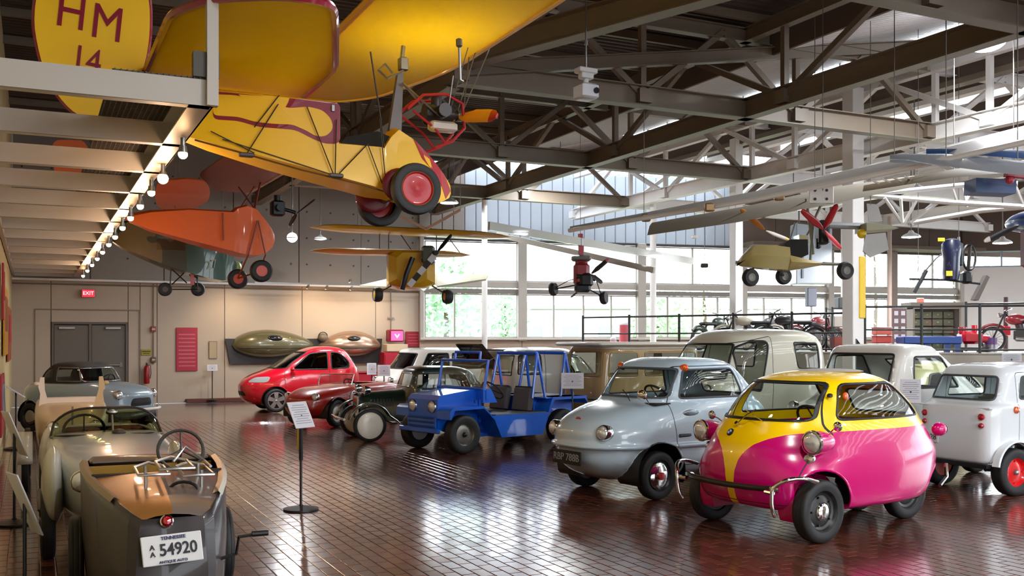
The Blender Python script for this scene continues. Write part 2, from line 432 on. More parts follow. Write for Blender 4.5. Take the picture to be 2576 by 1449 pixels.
# ================================================================== THE SETTING
M_FLOOR = None
def floor_mat(name, geo):
    m = bpy.data.materials.new(name); m.use_nodes = True; n = m.node_tree; b = n.nodes['Principled BSDF']; L = n.links.new
    t = n.nodes.new('ShaderNodeTexCoord')
    if geo:
        at_ = n.nodes.new('ShaderNodeAttribute'); at_.attribute_name = 'tone'; at_.attribute_type = 'GEOMETRY'; fac = at_.outputs['Fac']
        oi = n.nodes.new('ShaderNodeObjectInfo'); ad = n.nodes.new('ShaderNodeMath'); ad.operation = 'ADD'; L(fac, ad.inputs[0])
        wh = n.nodes.new('ShaderNodeTexWhiteNoise'); L(oi.outputs['Location'], wh.inputs['Vector'])
        mu = n.nodes.new('ShaderNodeMath'); mu.operation = 'FRACT'; L(wh.outputs['Value'], ad.inputs[1]); L(ad.outputs[0], mu.inputs[0]); fac = mu.outputs[0]
        col_fac = fac
    else:
        mp = n.nodes.new('ShaderNodeMapping'); mp.inputs['Rotation'].default_value = (0, 0, -TH + PI/2); L(t.outputs['Object'], mp.inputs['Vector'])
        br = n.nodes.new('ShaderNodeTexBrick'); br.inputs['Scale'].default_value = 1.0; br.inputs['Brick Width'].default_value = .206; br.inputs['Row Height'].default_value = .104
        br.inputs['Mortar Size'].default_value = .006; br.inputs['Color1'].default_value = (0, 0, 0, 1); br.inputs['Color2'].default_value = (1, 1, 1, 1)
        L(mp.outputs[0], br.inputs['Vector']); col_fac = br.outputs['Color']
    rp = n.nodes.new('ShaderNodeValToRGB'); e = rp.color_ramp.elements
    e[0].position = 0; e[0].color = lin('#523125'); e[1].position = 1; e[1].color = lin('#734234')
    x = e.new(.5); x.color = lin('#623a2c')
    L(col_fac, rp.inputs['Fac'])
    nz = n.nodes.new('ShaderNodeTexNoise'); nz.inputs['Scale'].default_value = 1.1; nz.inputs['Detail'].default_value = 5; L(t.outputs['Object'], nz.inputs['Vector'])
    mx = n.nodes.new('ShaderNodeMix'); mx.data_type = 'RGBA'; mx.blend_type = 'MULTIPLY'; mx.inputs[0].default_value = .5
    L(rp.outputs[0], mx.inputs[6])
    rp2 = n.nodes.new('ShaderNodeValToRGB'); rp2.color_ramp.elements[0].position = .3; rp2.color_ramp.elements[0].color = (.62, .62, .62, 1); rp2.color_ramp.elements[1].position = .7
    L(nz.outputs['Fac'], rp2.inputs[0]); L(rp2.outputs[0], mx.inputs[7])
    if geo: L(mx.outputs[2], b.inputs['Base Color'])
    else:
        m2 = n.nodes.new('ShaderNodeMix'); m2.data_type = 'RGBA'; L(br.outputs['Fac'], m2.inputs[0]); L(mx.outputs[2], m2.inputs[6]); m2.inputs[7].default_value = lin('#2a1b17'); L(m2.outputs[2], b.inputs['Base Color'])
        bp = n.nodes.new('ShaderNodeBump'); bp.inputs['Strength'].default_value = .5; bp.inputs['Distance'].default_value = .002; bp.invert = True; L(br.outputs['Fac'], bp.inputs['Height']); L(bp.outputs[0], b.inputs['Normal'])
    mr = n.nodes.new('ShaderNodeMapRange'); mr.inputs[3].default_value = .13; mr.inputs[4].default_value = .27; L(nz.outputs['Fac'], mr.inputs[0]); L(mr.outputs[0], b.inputs['Roughness'])
    b.inputs['Specular IOR Level'].default_value = .62
    b.inputs['Coat Weight'].default_value = .8; b.inputs['Coat Roughness'].default_value = .13
    return m
FM = floor_mat('polished_brick_paving', True); FMT = floor_mat('distant_brick_paving', False)
M_MORTAR = mat('dark_mortar', '#3f2c25', .6)
fl = MB().box((8, 12, -.066), (60, 50, .12)).build('floor', FMT, smooth=0); tag(fl, kind='structure')
def make_bricks():
    BL, BW, G, H = .2, .098, .006, .006
    near, far = [], []
    for i in range(-30, 170):
        u = i*(BW+G)
        for j in range(10, 110):
            v = j*(BL+G) + (.5*(BL+G) if i % 2 else 0); p = B(u, v)
            if p.y < 5.0: continue
            px = CX+F*p.x/p.y; py = HY+F*EYE/p.y
            if px < -60 or px > 2640 or py > 1490: continue
            if p.y > 19.5: continue
            (near if py < 1455 else far).append((p.y, u, v))
    near.sort(); k = near[:300]; rest = near[300:]+far
    def verts(dz=0.0):
        b = .003; o = []
        for (ins, z) in ((0, -.006), (0, -.002), (b, 0)):
            for sx, sy in ((-1, -1), (1, -1), (1, 1), (-1, 1)): o.append(((BW/2-ins)*sx, (BL/2-ins)*sy, z+dz))
        return o
    fs = [(8, 9, 10, 11)] + [(a+l, (a+1) % 4+l, (a+1) % 4+l+4, a+l+4) for l in (0, 4) for a in range(4)]
    me = bpy.data.meshes.new('brick'); me.from_pydata(verts(), [], fs); me.materials.append(FM)
    at_ = me.attributes.new('tone', 'FLOAT', 'FACE')
    rnd = random.Random(3)
    for y, u, v in k:
        o = bpy.data.objects.new('brick', me); COL.objects.link(o); o.parent = fl; o.location = B(u, v)
        o.rotation_euler = (rnd.gauss(0, .003), rnd.gauss(0, .003), TH)
    V, FS, tone = [], [], []
    base = np.array(verts())
    for y, u, v in rest:
        a, c = rnd.gauss(0, .003), rnd.gauss(0, .003); q = len(V); p = B(u, v); t = rnd.random()
        for x, yy, z in base:
            zz = z + x*a + yy*c; r = E1*x + E2*yy; V.append((p.x+r.x, p.y+r.y, zz))
        for f in fs: FS.append(tuple(i+q for i in f)); tone.append(t)
    me2 = bpy.data.meshes.new('brick_paving'); me2.from_pydata(V, [], FS); me2.materials.append(FM)
    at2 = me2.attributes.new('tone', 'FLOAT', 'FACE'); at2.data.foreach_set('value', tone)
    o = link_mesh('brick_paving', me2, fl); tag(o, kind='stuff')
make_bricks()

M_CREAM = mat('cream_wall_paint', '#b3a594', .75, var=.04, scale=1.5)
M_CREAM2 = mat('warm_cream_panel', '#b8aa98', .75, var=.03, scale=1.5)
M_BOARD = mat('grey_upper_wall_board', '#8c857e', .7, var=.07, scale=1.2)
M_SIDING = mat('pale_grey_siding', '#a9b1bb', .5, var=.05, scale=2)
M_BROWN = mat('brown_soffit_board', '#5d4c42', .8, var=.06)
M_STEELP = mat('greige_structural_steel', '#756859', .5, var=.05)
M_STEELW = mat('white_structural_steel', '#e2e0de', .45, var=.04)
M_DECK = mat('grey_roof_deck', '#bab6b3', .5, var=.05)
M_DECKD = mat('dull_brown_roof_deck', '#4c423c', .65, var=.06)
M_ALU = mat('window_frame_beige', '#a49c93', .5, var=.03)
M_DARKF = mat('dark_grey_frame', '#3a3634', .5)
UL, VB = -.42, 26.2
# back wall as tilt-up panels with recessed joints
wb = empty('wall_back', B(0, VB), TH, kind='structure')
core = MB().box((3.0, .16, 3.3), (7.9, .08, 6.6)); core.build('wall_core', M_DARKF, wb, 0)
u_end = uvz(Vector((-2.6, 27.9, 0)))[0]
def u_at(px): return uvz(onV(px, 852, VB))[0]
edges = [UL-.1, u_at(128), u_at(322), u_at(352), u_at(395), u_at(565), u_at(760), u_at(945), u_end]
for i in range(len(edges)-1):
    a, b = edges[i]+.006, edges[i+1]-.006
    z0 = 2.02 if i == 1 else 0
    MB().bbox(((a+b)/2, .06, (z0+3.02)/2), (b-a, .12, 3.02-z0), .008).build('panel', M_CREAM if i < 5 else M_CREAM2, wb, 0)
for i in range(6):      # upper, set-back boards with bolt heads
    a = UL + (u_end-UL)*i/6+.008; b = UL + (u_end-UL)*(i+1)/6-.008
    MB().bbox(((a+b)/2, .09, 4.84), (b-a, .12, 3.56), .008).build('panel', M_BOARD, wb, 0)
    bb = MB()
    for zz in (3.6, 4.3, 5.0, 5.7):
        for t in (.12, .5, .88): bb.cyl((a+(b-a)*t, .03, zz), (a+(b-a)*t, .015, zz), .025, n=8)
    bb.build('bolt_heads', M_DARKF, wb, 0)
MB().bbox(((UL+u_end)/2, -.06, 3.03), (u_end-UL, .26, .06), .01).build('ledge', M_STEELW, wb)
MB().bbox(((UL+u_end)/2, -.03, 2.93), (u_end-UL, .06, .03), .01).build('ledge', M_STEELP, wb)
MB().bbox(((u_at(466)+u_at(640))/2, -.12, .05), (u_at(640)-u_at(466), .24, .10), .01).build('brick_curb', mat('brick_curb', '#5a2d22', .5), wb)
# double door
dr = empty('door_1', B(0, VB), TH, kind='structure')
M_DOOR = mat('taupe_steel_door', '#5e564c', .45, var=.03)
d0, d1 = u_at(130), u_at(321); dm = (d0+d1)/2
MB().box((dm, .05, 2.0), (d1-d0, .14, .05)).box((d0+.02, .05, 1.0), (.05, .14, 2.0)).box((d1-.02, .05, 1.0), (.05, .14, 2.0)).box((dm, .05, 1.0), (.06, .1, 1.97)).build('door_frame', mat('taupe_frame', '#564d43', .45), dr, 0)
for a, b in ((d0+.05, dm-.035), (dm+.035, d1-.05)):
    lf = MB().bbox(((a+b)/2, .06, .98), (b-a, .05, 1.93), .006).build('door_leaf', M_DOOR, dr, 0)
    MB().bbox(((a+b)/2, 0, .98), (abs(b-a)*.8, .04, .05), .01).box((a+.1, .02, .98), (.06, .06, .09)).box((b-.1, .02, .98), (.06, .06, .09)).build('push_bar', mat('push_bar', '#6d6258', .35, .5), lf)
    MB().bbox(((a+b)/2-.1 if a < dm-.2 else (a+b)/2+.1, -.01, 1.88), (.36, .07, .07), .01).build('door_closer', mat('closer_grey', '#8f8b85', .4, .4), lf)
tr = empty('trim_1', B(0, VB), TH, kind='structure')
MB().box(((u_at(88)+u_at(352))/2, -.01, 2.32), (u_at(352)-u_at(88), .03, .03)).box((u_at(352), -.01, 1.16), (.03, .03, 2.3)).box((u_at(88), -.01, 1.16), (.02, .03, 2.3)).build('conduit_trim', mat('conduit', '#7d7163', .6), tr, 0)

# left wall
wl = empty('wall_left', B(UL, 0), TH, kind='structure')
for i in range(11):
    a = -6+i*2.93+.006; b = a+2.918
    MB().bbox((-.08, (a+b)/2, 3.3), (.16, b-a, 6.6), .008).build('panel', mat('left_wall_plaster', '#c3b184', .8, var=.04, scale=1.5), wl, 0)

# window wall ---------------------------------------------------------
WO = Vector((-2.58, 27.70, 0)); WA = math.atan2(.277, .962); WD = Vector((math.cos(WA), math.sin(WA), 0)); WN = Vector((-WD.y, WD.x, 0))
def s_at(px): r = (px-CX)/F; return (WO.y*r-WO.x)/(WD.x-WD.y*r)
ww = empty('wall_back_right', WO, WA, kind='structure')
SE = s_at(2420)
for a, b in ((0, s_at(1313)), (s_at(1313), s_at(1613)), (s_at(1613), s_at(1860)), (s_at(1860), s_at(2240)), (s_at(2240), SE)):
    MB().bbox(((a+b)/2, .1, .79), (b-a-.012, .2, 1.58), .008).build('panel', mat('pinkish_cream_sill_wall', '#a5917f', .7, var=.03), ww, 0)
MB().box((SE/2, .16, .79), (SE, .06, 1.56)).build('wall_core', M_DARKF, ww, 0)
# upper siding in vertical pans
n = 46; sid = s_at(1850)
for i in range(30):
    a = sid*i/30; b = sid*(i+1)/30
    MB().bbox(((a+b)/2, .1, 5.44), (b-a-.012, .1, 2.02), .02).build('siding_pan', M_SIDING if i > 3 else M_BOARD, ww, 0)  # same panels throughout; first pans take the darker board colour as their shade
MB().box((sid/2, .18, 5.4), (sid, .04, 2.0)).build('siding_back', M_DARKF, ww, 0)
MB().bbox((sid/2, .04, 4.42), (sid, .12, .07), .01).build('flashing', M_DARKF, ww, 0)
for i in range(8):
    a = sid + (SE+3-sid)*i/8; b = sid + (SE+3-sid)*(i+1)/8
    MB().bbox(((a+b)/2, .1, 5.4), (b-a-.01, .1, 2.1), .01).build('soffit_board', M_BROWN, ww, 0)
MB().bbox(((sid+SE)/2, -.5, 4.46), (SE-sid, 1.2, .10), .01).build('eave_board', M_BROWN, ww, 0)
# structural window pieces: sill, transom, columns
MB().bbox((SE/2, .02, 1.61), (SE, .3, .06), .01).build('window_sill', mat('pale_sill', '#b9b2a6', .5), ww, 0)
MB().bbox((SE/2, .07, 3.16), (SE, .16, .17), .01).build('transom_rail', M_ALU, ww, 0)
MB().bbox((SE/2, .07, 2.97), (SE, .12, .13), .01).build('transom_rail', mat('transom_dark_grey', '#77706a', .5), ww, 0)  # lower rail in a darker grey than the upper one
for px, wd, m in ((1060, .12, M_ALU), (1313, .26, M_ALU), (1613, .26, M_ALU), (1866, .30, M_ALU), (2088, .20, M_ALU), (2246, .24, mat('brown_column_paint', '#8d7b72', .6)), (2416, .16, M_ALU)):
    MB().bbox((s_at(px), .02, 3.0), (wd, .24, 2.9), .015).build('mullion_column', m, ww, 0)
low = [1085+i*0 for i in range(0)]
wn = 0
LOWM = [(1060, 1313, (1145, 1225)), (1313, 1613, (1395, 1470, 1540)), (1613, 1866, (1682, 1745, 1808)), (1866, 2088, (1925, 1995, 2045)), (2088, 2246, (2125, 2180)), (2246, 2416, (2300, 2350))]
for (a, b, ms) in LOWM:
    for (z0, z1) in ((1.64, 2.90), (3.25, 4.38)):
        if a == 2246 and z0 < 2: continue
        wn += 1; W_ = empty('window_%d' % wn, WO, WA, kind='structure')
        sa, sb = s_at(a)+.12, s_at(b)-.12; t = .035
        MB().box(((sa+sb)/2, .1, z0+t/2), (sb-sa, .07, t)).box(((sa+sb)/2, .1, z1-t/2), (sb-sa, .07, t)).box((sa, .1, (z0+z1)/2), (t, .07, z1-z0)).box((sb, .1, (z0+z1)/2), (t, .07, z1-z0)).build('window_frame', M_ALU, W_, 0)
        xs = [sa]+[s_at(q) for q in (ms if z0 < 2 else ms[1:2])]+[sb]
        for q in xs[1:-1]: MB().box((q, .1, (z0+z1)/2), (.045, .07, z1-z0)).build('mullion', M_ALU, W_, 0)
        for q0, q1 in zip(xs[:-1], xs[1:]): MB().box(((q0+q1)/2, .1, (z0+z1)/2), (q1-q0-.02, .008, z1-z0-.02)).build('pane', WGLASS, W_, 0)
# clerestory strip on top of the wall and its frame
cl = empty('window_20', WO, WA, kind='structure')
for i in range(10):
    a = -1.0+1.15*i
    MB().box((a+.57, .1, 6.72), (1.1, .01, .42)).build('pane', WGLASS, cl, 0)
    MB().box((a, .1, 6.72), (.05, .08, .44)).build('mullion', M_STEELW, cl, 0)
MB().box((4.8, .1, 6.49), (11.6, .1, .05)).box((4.8, .1, 6.95), (11.6, .1, .05)).build('window_frame', M_STEELW, cl, 0)

# right wall (white) with high strip window
PR = WO+WD*SE; RA = math.radians(-16); RD = Vector((math.cos(RA), math.sin(RA), 0))
wr = empty('wall_right', PR, RA, kind='structure')
M_WHITEW = mat('white_wall_paint', '#f0ece8', .7, var=.03, scale=1.5)
for i in range(6):
    MB().bbox((i*2.4+1.2, .1, 1.98), (2.39, .2, 3.96), .01).build('panel', M_WHITEW, wr, 0)
    MB().bbox((i*2.4+1.2, .1, 5.6), (2.39, .2, 2.2), .01).build('panel', M_BROWN, wr, 0)
    MB().box((i*2.4+1.2, .1, 4.23), (2.3, .01, .5)).build('pane', WGLASS, wr, 0)
    MB().box((i*2.4+.02, .1, 4.23), (.08, .12, .52)).box((i*2.4+1.2, .1, 4.23), (.04, .1, .52)).box((i*2.4+1.2, .1, 3.98), (2.4, .12, .04)).box((i*2.4+1.2, .1, 4.48), (2.4, .12, .04)).build('window_frame', mat('blue_grey_frame', '#8794a6', .5), wr, 0)
# unseen hall sides behind the viewer, window openings added to let in daylight
wf = empty('wall_front', B(0, -6), TH, kind='structure')
for i in range(7): MB().bbox(((UL+1.2 if i == 0 else 13.9+i*2.7), -.1, 3.3), (2.69, .2, 6.6), .01).build('panel', M_CREAM, wf, 0)
for i in range(5):
    a = 2.1+i*2.6
    MB().bbox((a+1.3, -.1, .4), (2.59, .2, .8), .01).build('panel', M_CREAM, wf, 0)
    MB().bbox((a+1.3, -.1, 6.0), (2.59, .2, 1.2), .01).build('panel', M_CREAM, wf, 0)
    MB().box((a+1.3, -.1, 3.1), (2.4, .01, 4.6)).build('pane', WGLASS, wf, 0)
    MB().box((a, -.1, 3.1), (.2, .2, 4.6)).build('mullion', M_ALU, wf, 0)
ws = empty('wall_side', B(32.4, 0), TH, kind='structure')
for i in range(9):
    MB().bbox((.1, -6+i*3+1.5, .4), (.2, 2.99, .8), .01).build('panel', M_WHITEW, ws, 0); MB().bbox((.1, -6+i*3+1.5, 6.0), (.2, 2.99, 1.2), .01).build('panel', M_WHITEW, ws, 0)
    MB().box((.1, -6+i*3+1.5, 3.1), (.01, 2.8, 4.6)).build('pane', WGLASS, ws, 0); MB().box((.1, -6+i*3, 3.1), (.2, .2, 4.6)).build('mullion', M_ALU, ws, 0)

# roof ---------------------------------------------------------------
rf = empty('ceiling', B(0, 0), TH, kind='structure')
def deck(u0, z0, u1, z1, v0, v1, m, name='roof_deck', per=.16, amp=.045):
    N = int((v1-v0)/per); prof = []
    for i in range(N):
        v = v0+i*per; prof += [(v, 0), (v+per*.32, 0), (v+per*.5, amp), (v+per*.82, amp)]
    r0 = [(u0, v, z0+h) for v, h in prof]; r1 = [(u1, v, z1+h) for v, h in prof]
    t0 = [(u0, v, z0+h+.03) for v, h in prof]; t1 = [(u1, v, z1+h+.03) for v, h in prof]
    b = MB().rings([r0, r1], closed=False).rings([t0, t1], closed=False); return b.build(name, m, rf, 0)
deck(UL-.2, 6.6, 5.1, 6.6, -6.2, 26.4, M_DECKD); deck(5.1, 6.6, 10.5, 6.6, -6.2, 26.2, M_DECKD)
for v in np.arange(-5, 26, 1.55): MB().box((5.0, v, 6.52), (11, .07, .13)).build('purlin', M_STEELP, rf, 0)
MB().box((10.55, 10.0, 6.36), (.05, 32.4, .52)).build('fascia', M_BROWN, rf, 0)
def wall_v(u): return 26.06-.1717*(u-9.73)
TEETH = [(10.6, 4.2, 6.15)]+[(14.8+2.1*i, 2.1, 6.55) for i in range(8)]
for u0, tw, zl in TEETH:
    vw = wall_v(u0+tw/2); ve = vw-2.7 if u0 < 18 else vw+.2
    deck(u0, zl, u0+tw-.2, 7.15, -6.2, ve, M_DECK)
    if u0 < 18:
        for k in range(round(tw)): MB().box((u0+.5+k*1.0, (ve+vw+.3)/2, 7.0), (.96, vw+.3-ve, .01)).build('skylight_pane', WGLASS, rf, 0); MB().box((u0+k*1.0, (ve+vw+.3)/2, 7.0), (.06, vw+.3-ve, .08)).build('skylight_bar', M_STEELW, rf, 0)
        MB().box((u0+tw/2, ve, 6.95 if tw < 3 else 6.75), (tw, .06, .5 if tw < 3 else .7)).build('fascia', M_BROWN, rf, 0)
    uu = u0+tw-.12
    LV, CV = ve+6.2, (ve-6.2)/2
    MB().box((uu, CV, (zl+6.85)/2), (.06, LV, 6.85-zl)).build('fascia', M_BROWN, rf, 0)
    MB().box((uu, CV, zl-.03), (.24, LV, .10)).build('gutter_beam', M_STEELP if tw > 3 else M_STEELW, rf, 0)
    MB().box((uu, CV, 6.86), (.10, LV, .05)).box((uu, CV, 7.2), (.12, LV, .06)).build('glazing_rail', M_STEELW, rf, 0)
    for k in range(10):
        v0 = -6+k*3.02
        MB().box((uu, v0+1.5, 7.03), (.01, 2.95, .32)).build('pane', WGLASS, rf, 0)
        MB().box((uu, v0, 7.03), (.06, .05, .34)).build('mullion', M_STEELW, rf, 0)
# roof trusses -------------------------------------------------------
def truss(u0, v0, u1, v1, zb=5.2, zt=6.35, pan=3.2, lab='', low_w=.16, m=None, pitched=False):
    p, q = B(u0, v0), B(u1, v1); L = (q-p).length; d = (q-p)/L; n = max(2, round(L/pan)); m = m or M_STEELP
    t = empty('roof_truss', p, 0, lab, 'roof truss', 'steel roof trusses'); lo = Matrix.Translation(-p)
    P = lambda s, z: p+d*s+EZ*z
    MB().ibeam(P(0, zb), P(L, zb), .20, .29).build('bottom_chord', m, t, 0, lo)
    MB().ibeam(P(0, zt), P(L, zt), .15, .20).build('top_chord', m, t, 0, lo)
    st = L/n
    for i in range(n+1):
        s = i*st
        MB().box(P(s, zb), (.22, .22, .2), (d, d.cross(EZ), EZ)).build('gusset', m, t, 0, lo)
        if i < n:
            MB().bar(P(s, zb), P(s, zt), .09).build('web_post', m, t, 0, lo)
            MB().bar(P(s, zb), P(s+st/2, zt), .09).build('web_brace', m, t, 0, lo)
            MB().bar(P(s+st, zb), P(s+st/2, zt), .09).build('web_brace', m, t, 0, lo)
    return t
V_CR = [(2.6, 'second steel roof truss overhead, spanning left to right'), (7.5, 'nearest steel cross truss, high in the upper right corner'), (12.4, 'steel cross truss running behind the hanging white projector'), (17.3, 'steel cross truss meeting the long truss near the middle of the hall'), (22.2, 'farthest steel cross truss, in front of the grey upper wall')]
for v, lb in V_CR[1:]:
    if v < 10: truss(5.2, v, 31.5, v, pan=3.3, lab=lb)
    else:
        truss(5.2, v, 14.0, v, pan=3.0, lab=lb); truss(14.2, v, 31.5 if v < 20 else 27.8, v, pan=3.3, lab=('white right-hand part of the cross truss at upper right' if v < 13 else 'white right-hand part of the middle cross truss' if v < 20 else 'white right-hand part of the farthest cross truss'), m=M_STEELW)  # right parts coloured white to carry the skylight on the same steel
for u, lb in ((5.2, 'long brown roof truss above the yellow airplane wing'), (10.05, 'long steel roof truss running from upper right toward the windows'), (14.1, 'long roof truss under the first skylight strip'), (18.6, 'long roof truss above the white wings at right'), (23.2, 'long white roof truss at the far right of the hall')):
    truss(u, 2.0 if u > 6 else 12.6, u, wall_v(max(u, 9.7))-.25, pan=4.9, lab=lb, m=M_STEELW if u > 12 else None)  # trusses by the skylights coloured white for the light they catch
# pitched brace bar
tb = empty('sway_brace', B(5.2, 12.35), 0, 'long sloping steel brace rising to the right above the projector', 'steel brace')
MB().ibeam(B(5.2, 12.35, 5.25)-B(5.2, 12.35), B(13.8, 12.35, 6.66)-B(5.2, 12.35), .14, .18).build('brace_bar', M_STEELP, tb, 0)
tb = empty('sway_brace', B(5.2, 12.2), 0, 'broad steel brace slanting up to the right left of the projector', 'steel brace')
MB().ibeam(B(5.2, 12.2, 5.38)-B(5.2, 12.2), B(8.9, 2.4, 5.38)-B(5.2, 12.2), .22, .30).build('brace_bar', M_STEELP, tb, 0)
# columns ------------------------------------------------------------
def column(px, Y, r, z1, lab, m, z0=0.0, square=False, band=None):
    p = at(px, HY, Y); p.z = 0
    t = empty('steel_column', p, TH, lab, 'column')
    if square: MB().bbox((0, 0, (z0+z1)/2), (r*2, r*2, z1-z0), .01).build('shaft', m, t)
    else: MB().cyl((0, 0, z0), (0, 0, z1), r, n=16).build('shaft', m, t)
    MB().bbox((0, 0, z0+.01), (r*3.4, r*3.4, .02), .005).build('base_plate', m, t)
    if band: MB().bbox((r*.6, -r*.6, (band[0]+band[1])/2), (r*1.1, r*1.1, band[1]-band[0]), .01).build('yellow_guard', band[2], t)
    return t
column(1219, 24.6, .07, 5.1, 'slim cream column rising through the yellow biplane wing tip', M_STEELW)
column(1643, 25.5, .08, 5.1, 'slim white pipe column in front of the second window bay', M_STEELW)
column(1852, 22.8, .11, 6.2, 'square white column left of the olive gyroplane', M_STEELW, square=True)
column(2146, 18.6, .14, 6.3, 'square white column with a yellow guard strip', M_STEELW, square=True, band=(2.0, 3.15, mat('safety_yellow', '#e3bd16', .4)))
column(2238, 27.5, .06, 5.0, 'slim brownish column beside the glass display cabinet', mat('brown_column_paint', '#8d7b72', .6))
column(2120, 27.0, .05, 5.0, 'thin white pipe column behind the rear wheel of the olive gyroplane', M_STEELW)

# mezzanine walkway ---------------------------------------------------
M_MEZ = mat('pale_grey_walkway_steel', '#b7b1aa', .4, var=.03); ME_ = (UL, 1.07); ZB, ZT = 3.10, 3.265
mz = empty('overhead_walkway', B(0, 6.54), TH, 'pale steel walkway of cross joists along the left wall', 'walkway')
MB().box((1.04, 9.75, (ZB+ZT)/2), (.012, 19.5, ZT-ZB)).box((.97, 9.75, ZB+.006), (.15, 19.5, .012)).box((.97, 9.75, ZT-.006), (.15, 19.5, .012)).build('edge_beam', M_MEZ, mz, 0)
for i in range(15):
    v = i*1.395
    hh = ZT-ZB
    b = MB().box(((UL+1.03)/2, v, (ZB+ZT)/2), (1.03-UL, .012, hh)).box(((UL+1.03)/2, v+.045, ZB+.006), (1.03-UL, .10, .012)).box(((UL+1.03)/2, v+.045, ZT-.006), (1.03-UL, .10, .012))
    b.build('joist', M_MEZ, mz, 0)
MB().box((UL+.04, 9.75, ZB+.05), (.05, 19.5, .1)).build('wall_angle', M_MEZ, mz, 0)
MB().box((1.035, -.01, 4.75), (.07, .07, 3.3)).build('hanger_post', M_MEZ, mz, 0)
MB().box((1.0, .02, 3.36), (.16, .08, .16)).build('mounting_bracket', mat('bracket_dark', '#4a4540', .5), mz, 0)
gr = MB()
for k in range(16): gr.box((.46+k*.036, 4.0, ZT+.008), (.007, 8.0, .016))
for k in range(210): gr.box((.73, k*.038+.02, ZT+.008), (.57, .012, .012))
g = gr.build('grating', mat('dark_grating', '#4b443e', .5, .3), mz, 0); tag(g, kind='stuff')
bulb_m = mat('lit_bulb', '#ffd9b0', .4, emit='#ffc58a', es=38)
bv = [7.62, 8.85, 9.75, 10.8, 11.9, 13.0, 14.2, 15.4, 16.8, 18.2, 19.8, 21.5, 23.3]
for i, v in enumerate(bv):
    big = i == 1
    t = empty('spot_lamp', B(1.0, v, 2.985), TH, 'small warm spot lamp under the walkway edge, %s' % ('nearest of the string', 'second and brightest', 'third from the near end', 'fourth from the near end', 'fifth from the near end', 'sixth from the near end', 'seventh, in the middle of the string', 'eighth from the near end', 'ninth from the near end', 'fourth from the far end', 'third from the far end', 'second from the far end', 'last one by the back wall')[i] , 'lamp', 'warm spot lamps under the walkway edge')
    MB().cyl((0, 0, .03), (0, 0, .11), .018, n=10).cyl((0, 0, .0), (0, 0, .05), .034, .026, n=14).build('lamp_holder', STEEL, t)
    MB().ell((0, 0, -.012), .034 if not big else .045, 12, 8).build('bulb', bulb_m, t)
    if i % 2 == 1:
        l = bpy.data.lights.new('bulb_light', 'POINT'); l.energy = 9; l.color = (1, .66, .42); l.shadow_soft_size = .05
        lo = bpy.data.objects.new('bulb_light', l); COL.objects.link(lo); lo.parent = t; lo.location = (0, 0, -.1)
# high-bay lamps
LAMP_E = mat('lit_lamp_face', '#ffffff', .4, emit='#f4f7ff', es=16)
LAMP_D = mat('dim_lamp_face', '#e8e8ea', .4, emit='#f4f4ff', es=1.6)
def high_bay(px, py, Y, r, lab, on=True, power=120, bowl=.04, stem=None):
    p = at(px, py, Y); t = empty('high_bay_lamp', p, 0, lab, 'ceiling lamp', 'high bay lamps')
    MB().lathe([(r*1.0, 0), (r*1.02, .02), (r*.8, r*.28), (r*.35, r*.5), (r*.2, r*.75), (.001, r*.78)], (0, 0, 0), EZ, 24).build('reflector', mat('lamp_reflector', '#c8c8ca', .3, .4), t)
    MB().ell((0, 0, .02), (r*.95, r*.95, bowl), 24, 12).build('diffuser', LAMP_E if on else LAMP_D, t)
    zt = roof_z(p.dot(E1), p.dot(E2))-p.z
    if zt > .2: MB().cyl((0, 0, r*.7), (0, 0, zt), .012, n=6).build('hanging_rod', WIRE, t)
    if on:
        l = bpy.data.lights.new('lamp_light', 'AREA'); l.shape = 'DISK'; l.size = r*1.6; l.energy = power; l.color = (.96, .98, 1)
        o = bpy.data.objects.new('lamp_light', l); COL.objects.link(o); o.parent = t; o.location = (0, 0, -.04-bowl)
    return t
high_bay(2480, 105, 14.5, .30, 'brightest lamp, oblong glow in the upper right corner', True, 160, .16)
high_bay(908, 508, 22.5, .11, 'small bright lamp left of the yellow airplane wheel', True, 70, .10)
high_bay(735, 600, 20.5, .11, 'glaring lamp in front of the orange airplane nose', True, 90, .10)
high_bay(1130, 511, 24, .22, 'lamp just right of the yellow airplane wheel', True, 40)
high_bay(1410, 436, 24, .26, 'wide lamp below the middle truss chord', True, 90)
high_bay(2292, 597, 24, .22, 'right-hand dome lamp above the navy gyroplane', True, 300)
high_bay(2522, 612, 24, .22, 'far right dome lamp against the brown soffit', True, 300)
high_bay(1996, 527, 22, .22, 'dome lamp above the olive gyroplane', True, 40)
high_bay(2300, 480, 20, .24, 'dome lamp above the white lattice at right', True, 40)
high_bay(806, 602, 24, .15, 'small unlit lamp beside the glaring one', False)
LB_OUT = {(3.2, 8.2): 'added fill lamp hidden above the near yellow wing', (4, 3): 'added fill lamp above the foreground floor, out of the picture', (10, 2): 'added fill lamp above the foreground right of the viewer, out of the picture', (16, 3): 'added fill lamp beyond the right border, near the viewer', (7, -2.5): 'added fill lamp just behind the viewer', (14, -3): 'added fill lamp behind the viewer to the right', (19, 0): 'added fill lamp far to the right of the viewer', (22, 8): 'added fill lamp beyond the right border above the small white van'}
